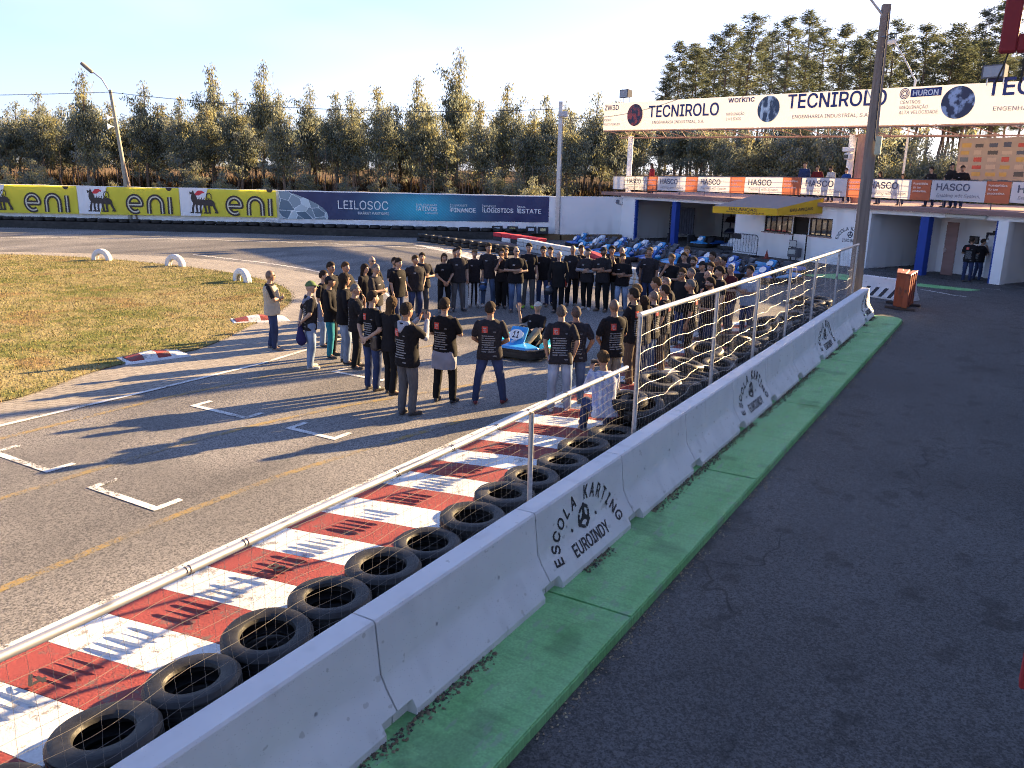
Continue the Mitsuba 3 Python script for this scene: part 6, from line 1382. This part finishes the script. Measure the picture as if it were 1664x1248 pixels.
J = find('long brown hair'); q = J['W4'][:3, :3] @ np.array([-.27, -.02, .93]) + J['W4'][:3, 3]
v, f = blob(union([hullm(*[sph((a, b_, c), .05) for a in (-.03, .03) for b_ in (-.12, .12) for c in (-.1, .1)]), bone((0, .1, .12), (.12, .0, .50), .014, .014), bone((0, -.1, .12), (.12, -.0, .50), .014, .014)]), .03, 5, .006)
A = np.eye(4); A[:3, :3] = J['W4'][:3, :3] / np.linalg.norm(J['W4'][:3, 0]); A[:3, 3] = q
single('shoulder_bag', tf(trimesh.Trimesh(v, f, process=False), A), 'gloss', 'shiny black shoulder bag of the woman with long brown hair', 'bag', smooth=True, color=(.015, .015, .018))
# man crouching on the tyres, driver in the kart
CR = {1: (np.array([.10, -.01, .90]), np.array([.20, .36, 1.02]), np.array([.18, .42, .58]), .3), -1: (np.array([-.10, -.01, .90]), np.array([-.16, .40, .92]), np.array([-.16, .52, .50]), -.2)}
t, J = person(-4.85, 10.75, 0.04, 1.76, -42, 'stripe', 'jd', 'photo', 'brown', 'beard', 'bearded man in a blue and white striped shirt sitting on the tyres by the fence', 200, lean=.22, legpts=CR, look=(-.05, 0.0), dz=-.42, group=None)
p = (wrist_world(J, 1) + wrist_world(J, -1)) / 2
A = np.eye(4); A[:3, :3] = rotz(math.radians(42)); A[:3, 3] = p + [-.04, .04, 0.02]
t = thing('photo_camera', 'black camera in the hands of the man sitting on the tyres', 'camera')
part(t, 'body', tf(box(-.065, .065, -.03, .03, -.045, .045, .01), A), 'matt', color=(.02, .02, .02)); part(t, 'lens', tf(tube([(0, .03, 0), (0, .13, 0)], [.034, .038], 14), A), 'gloss', smooth=40, color=(.02, .02, .02))
DRV = {1: (np.array([.10, -.01, .92]), np.array([.24, .34, 1.18]), np.array([.17, .70, .93]), .1), -1: (np.array([-.10, -.01, .92]), np.array([-.24, .34, 1.18]), np.array([-.17, .70, .93]), -.1)}
# ------------------------------------------------------------------ karts
def rb(x0, x1, y0, y1, z0, z1, r=.03, top=(1, 1), n=8):
    """rounded box as a hull of spheres; top = scale of the upper four in x, y"""
    cx, cy = (x0 + x1) / 2, (y0 + y1) / 2; ms = []
    for sx in (-1, 1):
        for sy in (-1, 1):
            ms.append(sph((cx + sx * ((x1 - x0) / 2 - r), cy + sy * ((y1 - y0) / 2 - r), z0 + r), r, n))
            ms.append(sph((cx + sx * ((x1 - x0) / 2 * top[0] - r), cy + sy * ((y1 - y0) / 2 * top[1] - r), z1 - r), r, n))
    return hullm(*ms)
def rrect(hx, hy, r, y0=0): return sg.box(-hx + r, y0 - hy + r, hx - r, y0 + hy - r).buffer(r, 6)
KP = {}
ringp = rrect(.70, .98, .28).difference(rrect(.62, .90, .24))
KP['bumper'] = ('rubber', cat([plate(ringp, .07, .25), plate(rrect(.715, .995, .29).difference(rrect(.61, .89, .23)), .12, .19)]), None)
KP['floor_pan'] = ('matt', plate(rrect(.36, .86, .05), .055, .075), (.10, .10, .11))
def tm_(mf): v, f = to_vf(mf); return trimesh.Trimesh(v, f, process=False)
pod = lambda s: tm_(hullm(sph((s * .50, -.50, .16), .06), sph((s * .50, .40, .16), .06), sph((s * .65, -.46, .26), .055), sph((s * .65, .40, .25), .055), sph((s * .42, -.42, .30), .04), sph((s * .44, .26, .24), .04), sph((s * .54, -.52, .36), .04)))
KP['side_pod'] = ('gloss', pod(1), 'A'); KP['side_pod_001'] = ('gloss', pod(-1), 'A')
KP['nose'] = ('gloss', tm_(hullm(sph((.54, .70, .24), .06), sph((-.54, .70, .24), .06), sph((.38, .92, .24), .06), sph((-.38, .92, .24), .06), sph((.30, .60, .29), .04), sph((-.30, .60, .29), .04))), 'B')
KP['front_fairing'] = ('gloss', tm_(hullm(sph((.17, .68, .26), .04), sph((-.17, .68, .26), .04), sph((.17, .42, .60), .035), sph((-.17, .42, .60), .035), sph((.13, .36, .58), .03), sph((-.13, .36, .58), .03), sph((.10, .56, .24), .03), sph((-.10, .56, .24), .03))), 'B')
FA = frame((0, .612, .46), (-1, 0, 0), (0, -.585, .81))
KP['number_plate'] = ('matt', tf(plate(sa.scale(sg.Point(0, .03).buffer(1, 16), .17, .125), 0, .006), FA @ trimesh.transformations.translation_matrix([0, 0, -.004 + .02])), (.72, .72, .72))
KP['rear_cover'] = ('gloss', tm_(union([hullm(sph((.50, -.84, .20), .07), sph((-.50, -.84, .20), .07), sph((.40, -.66, .30), .05), sph((-.40, -.66, .30), .05), sph((.46, -.90, .30), .05), sph((-.46, -.90, .30), .05))])), 'A')
KP['seat'] = ('gloss', tm_(hullm(sph((.17, -.20, .12), .04), sph((-.17, -.20, .12), .04), sph((.20, -.44, .50), .04), sph((-.20, -.44, .50), .04), sph((.18, .10, .12), .04), sph((-.18, .10, .12), .04)) - hullm(sph((.13, -.14, .19), .04), sph((-.13, -.14, .19), .04), sph((.16, -.36, .62), .05), sph((-.16, -.36, .62), .05), sph((.13, .3, .20), .05), sph((-.13, .3, .20), .05), sph((0, .2, .7), .08))), (.02, .02, .024))
KP['engine'] = ('matt', cat([tm_(rb(.24, .44, -.42, -.10, .14, .40, .03)), trimesh.creation.cylinder(.06, .16, transform=frame((.34, -.26, .45), (1, 0, 0), (0, 1, 0)))]), (.09, .09, .10))
wh = trimesh.creation.torus(.145, .014, major_sections=24, minor_sections=7)
KP['steering_wheel'] = ('matt', tf(cat([wh, box(-.14, .14, -.012, .012, -.006, .006), tube([(0, 0, 0), (0, 0, -.3)], .012, 6)]), frame((0, .22, .52), (1, 0, 0), (0, .55, .83))), (.025, .025, .027))
for i, (sx, yy) in enumerate(((1, .62), (-1, .62), (1, -.62), (-1, -.62))):
    tr_ = trimesh.creation.revolve(np.array([(.06, -.06), (.115, -.065), (.13, -.05), (.13, .05), (.115, .065), (.06, .06), (.06, -.06)]), sections=20)
    nm = 'wheel' if i == 0 else f'wheel_{i:03d}'
    KP[nm] = ('matt', tf(tr_, frame((sx * .50, yy, .13), (0, 1, 0), (0, 0, 1))), (.018, .018, .018))
VARS = {'teal': ((.025, .52, .58), (.03, .26, .58)), 'blue': ((.012, .09, .34), (.025, .22, .48)), 'sky': ((.02, .24, .48), (.012, .09, .34)), 'white': ((.012, .09, .34), (.40, .44, .50))}
for nm, (bs, m, col) in KP.items():
    for vn, (ca, cb_) in VARS.items():
        if col not in ('A', 'B') and vn != 'teal': continue
        c = None if bs == 'rubber' else (ca if col == 'A' else cb_ if col == 'B' else col)
        scene[f'kart_{nm}_shapes_{vn}'] = {'type': 'shapegroup', 'piece': shape(m, bs, smooth=35, color=c)}
def kart(x, y, az, vn, label, group=None, z=0.0, num=None):
    k = thing('kart', label, 'kart', group); A = np.eye(4); A[:3, :3] = rotz(-math.radians(az)); A[:3, 3] = [x, y, z]
    for nm, (bs, m, col) in KP.items(): inst(f'{k}__{nm}', f'kart_{nm}_shapes_{vn if col in ("A", "B") else "teal"}', A)
    if num:
        g = words(num, .15, .15, True); g.apply_translation([-.075, -.045, .023]); part(k, 'number', tf(g, A @ FA), 'matt', color=(.02, .02, .03))
        s2 = sg.LineString([(-.05, 0), (.05, 0)]).buffer(.04)
        for sx in (-1, 1):
            m2 = plate(sg.Polygon([(-.07, 0), (.03, 0), (.03, .06), (-.07, .06)]), 0, .004); part(k, 'decal', tf(m2, A @ frame((sx * .679, .0, .21), (0, sx, 0), (0, 0, 1))), 'matt', color=(.62, .50, .10))
        for q, tx in ((0.0, 'MOTUL'),):
            g = words(tx, .065, .24, True); part(k, 'lettering', tf(g, A @ frame((.10, .685, .26), (-.82, .1, .55), (.3, -.62, .72)) @ trimesh.transformations.translation_matrix([0, 0, .02])), 'matt', color=(.72, .74, .76))
    return k
KX, KY, KAZ = -8.98, 15.70, 178
kart(KX, KY, KAZ, 'teal', 'turquoise and blue kart numbered 11 with its driver, in the middle of the crowd', None, num='11')
sd = np.array([math.sin(math.radians(KAZ)), math.cos(math.radians(KAZ))]) * -.22
t, J = person(KX + sd[0], KY + sd[1], 0, 1.74, KAZ, 'tee', 'kh', 'wv', 'capwhite', '', 'kart driver in pale cap and black T-shirt waving from the turquoise kart', 201, lean=-.24, legpts=DRV, look=(.12, -.2), dz=-.66, group=None)
i = 0; rk = np.random.default_rng(31)
for d, ss in ((-3.9, np.arange(-2.2, 4.6, 1.62)), (-5.6, np.arange(-0.6, 12.6, 1.62)), (-7.5, np.arange(2.6, 14.4, 1.62))):
    for s in ss:
        p = fpt(s + rk.uniform(-.12, .12), d + rk.uniform(-.15, .15))
        row = {-3.9: 'back', -5.6: 'middle', -7.5: 'front'}[d]
        kart(p[0], p[1], 215 + rk.uniform(-9, 9), ['blue', 'sky', 'white', 'blue', 'sky'][int(rk.integers(0, 5))], f'parked blue kart in the {row} row before the garages, {nth(int(round((s - ss[0]) / 1.62)))} from the left', 'blue karts parked before the garages'); i += 1
# plastic block barrier between the crowd and the karts
seg_c = [('white', 0.0, 7.2), ('red', 7.25, 9.6), ('white', 9.65, 10.6), ('red', 10.65, 12.4), ('white', 12.45, 16.2)]
PL = sg.LineString(BLOCKLINE[1:5][::-1])
for j, (cn, a, bq) in enumerate(seg_c):
    k = thing('plastic_barrier', f'{cn} stacked plastic block barrier in front of the parked karts, {nth(j)} section from the left', 'plastic barrier', 'plastic block barriers')
    q = a
    while q < bq - .3:
        e = min(q + .8, bq)
        p0, p1 = PL.interpolate(q + .01), PL.interpolate(e - .01); pm = np.array([(p0.x + p1.x) / 2, (p0.y + p1.y) / 2]); dv = np.array([p1.x - p0.x, p1.y - p0.y]); L = np.linalg.norm(dv)
        for lv in range(3):
            jx = rk.normal(0, .012); m = tm_(rb(-L / 2 + .02, L / 2 - .02, -.17 + jx * 2, .17 + jx * 2, .002 + lv * .195, .178 + lv * .195, .03))
            part(k, 'block', tf(m, frame((pm[0], pm[1], 0), (dv[0], dv[1], 0), (-dv[1], dv[0], 0))), 'matt', smooth=35, color=np.array((.48, .49, .50) if cn == 'white' else (.38, .035, .045)) * rk.uniform(.88, 1.05))
        q = e
k = thing('plastic_barrier', 'low red and white plastic barrier behind the black tyre row at the run-off', 'plastic barrier')
for j in range(5):
    m = tm_(rb(-.42, .42, -.25, .25, .0, .22, .03)); pm = np.array([-24.2 + j * .82, 38.9 - j * .42])
    A = frame((pm[0], pm[1], .42), (.89, -.456, 0), (.456, .89, 0)); part(k, 'block', tf(m, A), 'matt', smooth=35, color=(.50, .035, .05))
    A = frame((pm[0], pm[1], .20), (.89, -.456, 0), (.456, .89, 0)); part(k, 'block', tf(m, A), 'matt', smooth=35, color=(.66, .67, .68) if j % 2 else (.03, .03, .035))
# odds and ends along the right end of the boundary wall
for j, s in enumerate((19.0, 19.9, 21.0, 21.7)):
    k = thing('marker_box', f'small black box with pale face by the boundary wall, {nth(j)} from left', 'box', 'small boxes by the boundary wall')
    part(k, 'case', wal(box(s, s + .62, -.75, -.40, .345, .75, .02)), 'matt', color=(.03, .03, .035)); part(k, 'plate', wal(box(s + .14, s + .48, -.757, -.751, .52, .68)), 'matt', color=[(.5, .55, .6), (.5, .45, .2), (.5, .55, .6), (.5, .47, .25)][j])
p = fpt(-7.0, -1.2); kart(p[0], p[1], 240, 'white', 'worn kart with a pale nose parked alone at the left corner of the pit building')
p = fpt(1.6, 1.2); kart(p[0], p[1], 200, 'blue', 'blue kart standing just inside the left garage')
p = fpt(3.4, 1.6); kart(p[0], p[1], 190, 'white', 'kart with a pale nose just inside the left garage')

# ------------------------------------------------------------------ poles, lamps, cables
k = thing('lamp_pole', 'thick dark wooden lamp pole at the far end of the wire fence', 'lamp post')
def prism(p0, p1, w0, w1, d0, d1, rot=0.0):
    c, s = math.cos(rot), math.sin(rot); R2 = np.array([[c, -s], [s, c]]); pts = []
    for P, w, d in ((p0, w0, d0), (p1, w1, d1)):
        for a in (-1, 1):
            for b_ in (-1, 1):
                q = R2 @ np.array([a * w, b_ * d]); pts.append((P[0] + q[0], P[1] + q[1], P[2]))
    return trimesh.convex.convex_hull(np.array(pts))
part(k, 'pole', prism((-3.97, 26.45, 0), (-4.05, 26.45, 8.55), .165, .10, .16, .10, .45), 'wood_pole')
part(k, 'arm', tube([(-4.05, 26.4, 8.2), (-4.5, 26.3, 8.75), (-5.6, 26.1, 9.15)], .035, 8), 'galvanised', smooth=40)
part(k, 'lamp_head', cat([box(-6.3, -5.5, 26.0, 26.22, 9.1, 9.25, .03)]), 'matt', color=(.25, .25, .26))
part(k, 'meter_box', box(-3.86, -3.70, 26.15, 26.30, 4.55, 5.05, .01), 'matt', color=(.42, .40, .28))
part(k, 'bracket', tube([(-4.05, 26.3, 7.7), (-3.75, 26.3, 7.72)], .015, 6), 'steel'); part(k, 'conduit', tube([(-3.94, 26.2, 8.3), (-3.90, 26.18, 5.0), (-3.86, 26.16, 4.9)], .018, 6), 'matt', color=(.03, .03, .03))
k = thing('light_mast', 'slim grey mast with small floodlight at the right end of the blue banner', 'lamp post')
part(k, 'mast', wal(box(22.70, 22.92, -.24, -.03, 0, 7.8)), 'galvanised'); part(k, 'floodlight', wal(box(22.7, 23.25, -.50, -.25, 6.95, 7.25, .03)), 'matt', color=(.45, .46, .48)); part(k, 'conduit', wal(tube([(22.96, -.1, .1), (22.96, -.1, 6.9)], .02, 6)), 'matt', color=(.3, .3, .32))
k = thing('concrete_lamp_post', 'leaning pale concrete lamp post with one lamp arm behind the yellow banners', 'lamp post')
part(k, 'post', tube([(-46.80, 32.20, 0), (-46.95, 32.12, 4), (-47.25, 31.95, 8.1)], [.14, .12, .09], 10), 'matt', smooth=40, color=(.27, .26, .21))
part(k, 'prop', tube([(-46.35, 32.40, 0), (-47.05, 32.06, 5.2)], .06, 8), 'wood_pole', smooth=40)
part(k, 'arm', tube([(-47.24, 31.95, 7.9), (-47.6, 31.7, 8.7), (-48.0, 31.4, 9.1)], .04, 8), 'galvanised', smooth=40)
part(k, 'lamp_head', tf(box(-.42, .42, -.14, .14, -.08, .10, .05), frame((-48.25, 31.28, 9.3), (-.8, -.4, .75), (-.4, .9, 0))), 'matt', color=(.16, .15, .13))
for z in (6.0, 6.5):
    part(k, 'horn_speaker', tf(trimesh.creation.revolve(np.array([(.03, 0), (.05, .15), (.17, .36), (.18, .37), (.165, .34), (.0, .1), (.03, 0)]), sections=16), frame((-47.05, 31.85, z), (0, 0, 1), (-.8, .4, 0)) ), 'matt', smooth=40, color=(.55, .57, .60))
k = thing('street_lamp', 'thin bent street lamp standing behind the big white sign', 'lamp post')
q = fpt(11.75, 3.0); part(k, 'post', tube([q + [0, 0, ZT], q + [0, 0, 8.2]], .05, 8), 'galvanised', smooth=40); q2 = fpt(10.5, 3.0)
part(k, 'arm', tube([q + [0, 0, 8.15], q * .5 + q2 * .5 + [0, 0, 9.05], q2 + [0, 0, 9.85]], .035, 8), 'galvanised', smooth=40); part(k, 'lamp_head', tf(box(-.35, .35, -.1, .1, -.06, .06, .03), frame(fpt(10.2, 3.0, 9.9), FU, (0, 0, 1))), 'matt', color=(.5, .51, .52))
def sag(a, b_, s, n=24): a, b_ = np.array(a, float), np.array(b_, float); return [a + (b_ - a) * t - np.array([0, 0, 4 * s * t * (1 - t)]) for t in np.linspace(0, 1, n)]
single('overhead_cable', tube(sag((-80, 12, 7.9), (-47.15, 31.8, 7.95), .5), .018, 5), 'matt', 'thin overhead cable running left from the concrete lamp post', 'cable', color=(.05, .05, .05))
single('overhead_cable', tube(sag((-47.15, 31.8, 7.95), (-23.4, 44.0, 7.4), .5), .018, 5), 'matt', 'thin overhead cable between the concrete lamp post and the slim grey mast', 'cable', color=(.05, .05, .05))
single('overhead_cable', tube(sag((-23.4, 44.0, 6.9), tuple(fpt(1.0, -.3, 8.0)), .4), .015, 5), 'matt', 'thin cable from the slim grey mast across the left end of the big white sign', 'cable', color=(.08, .08, .08))
# ------------------------------------------------------------------ orange barriers and the striped block at the end of the path
for j, (x, y, a) in enumerate(((-3.02, 28.55, .10), (-2.86, 28.45, .03), (-2.66, 28.30, -.04))):
    k = thing('folding_barrier', f'weathered orange barrier board standing on edge beyond the green path, {["leftmost", "middle one", "rightmost"][j]} of three', 'barrier', 'orange barrier boards')
    A = trimesh.transformations.rotation_matrix(a, [0, 0, 1]); A[:3, 3] = [x, y, 0]
    part(k, 'panel', tf(cat([box(-.05, .05, -.6, .6, .10, 1.06, .015)] + [box(-.075, .075, yy - .05, yy + .05, .08, 1.08, .01) for yy in (-.59, -.2, .2, .59)]), A), 'orange_plastic')
    part(k, 'top_rail', tf(box(-.085, .085, -.64, .64, 1.082, 1.12, .01), A), 'orange_plastic'); part(k, 'foot', tf(box(-.3, .3, -.6, -.5, 0.0, .08, .01), A), 'matt', color=(.05, .04, .04)); part(k, 'foot', tf(box(-.3, .3, .5, .6, 0.0, .08, .01), A), 'matt', color=(.05, .04, .04))
k = thing('striped_barrier', 'white barrier block with black stripes on its sloping face beyond the end of the row', 'concrete barrier')
e = trimesh.creation.extrude_polygon(sg.Polygon([(-.40, 0), (-.40, .06), (-.20, .34), (-.12, .66), (.12, .66), (.20, .34), (.40, .06), (.40, 0)]), 1.9, engine='earcut')
A = frame((-4.4, 30.9, 0), (.45, .89, 0), (0, 0, 1)); part(k, 'block', tf(e, A), 'concrete_paint', smooth=25)
for j in range(5):
    q = np.array([(-.405, .055), (-.205, .335)]); z0 = .22 + j * .34
    v = np.array([(q[0][0], q[0][1], z0), (q[1][0], q[1][1], z0 + .12), (q[1][0], q[1][1], z0 + .26), (q[0][0], q[0][1], z0 + .14)]); n_ = np.array([-.8, .57, 0]) * .004
    part(k, 'stripe', tf(trimesh.convex.convex_hull(np.vstack([v + n_, v])), A), 'matt', color=(.03, .03, .035))
# ------------------------------------------------------------------ red steelwork on the camera's own stand
k = thing('hose_hanger', 'dark red metal hanger with a black hose hanging at the upper right corner', 'frame')
part(k, 'frame', cat([box(-.175, -.115, 3.97, 4.03, 4.39, 5.3, .006), box(-.114, .9, 3.97, 4.03, 4.39, 4.455, .006), box(-.114, 1.45, 3.97, 4.03, 5.2, 5.25, .006), box(.84, .90, 3.97, 4.03, 4.456, 5.199, .006)]), 'matt', color=(.17, .015, .02))
part(k, 'hose', tube([(-.06, 4.05, 5.1), (-.085, 4.06, 4.75), (-.075, 4.06, 4.6), (-.03, 4.06, 4.50), (.05, 4.06, 4.55), (.1, 4.06, 4.9)], .03, 10), 'gloss', smooth=40, color=(.012, .012, .014))
part(k, 'cable', tube([(-.14, 4.02, 4.40), (-.150, 4.02, 4.35), (-.163, 4.03, 4.31), (-.172, 4.04, 4.28)], .004, 6), 'matt', color=(.02, .02, .02))
part(k, 'cable', tube([(-.085, 4.02, 4.40), (-.082, 4.02, 4.34), (-.083, 4.03, 4.28)], .005, 6), 'matt', color=(.02, .02, .02))
k = thing('red_post', 'dark red metal post end at the right edge of the photo above the pit lane', 'post')
part(k, 'post', box(.255, .36, 3.48, 3.56, 1.975, 3.2, .006), 'matt', color=(.22, .015, .02)); part(k, 'bracket', box(.36, 1.5, 3.50, 3.54, 2.9, 2.95), 'matt', color=(.22, .015, .02))
# ------------------------------------------------------------------ labels: keep within 16 words
for k_, d_ in labels.items():
    if 'label' in d_ and len(d_['label'].split()) > 16: print('long label', k_, d_['label'])
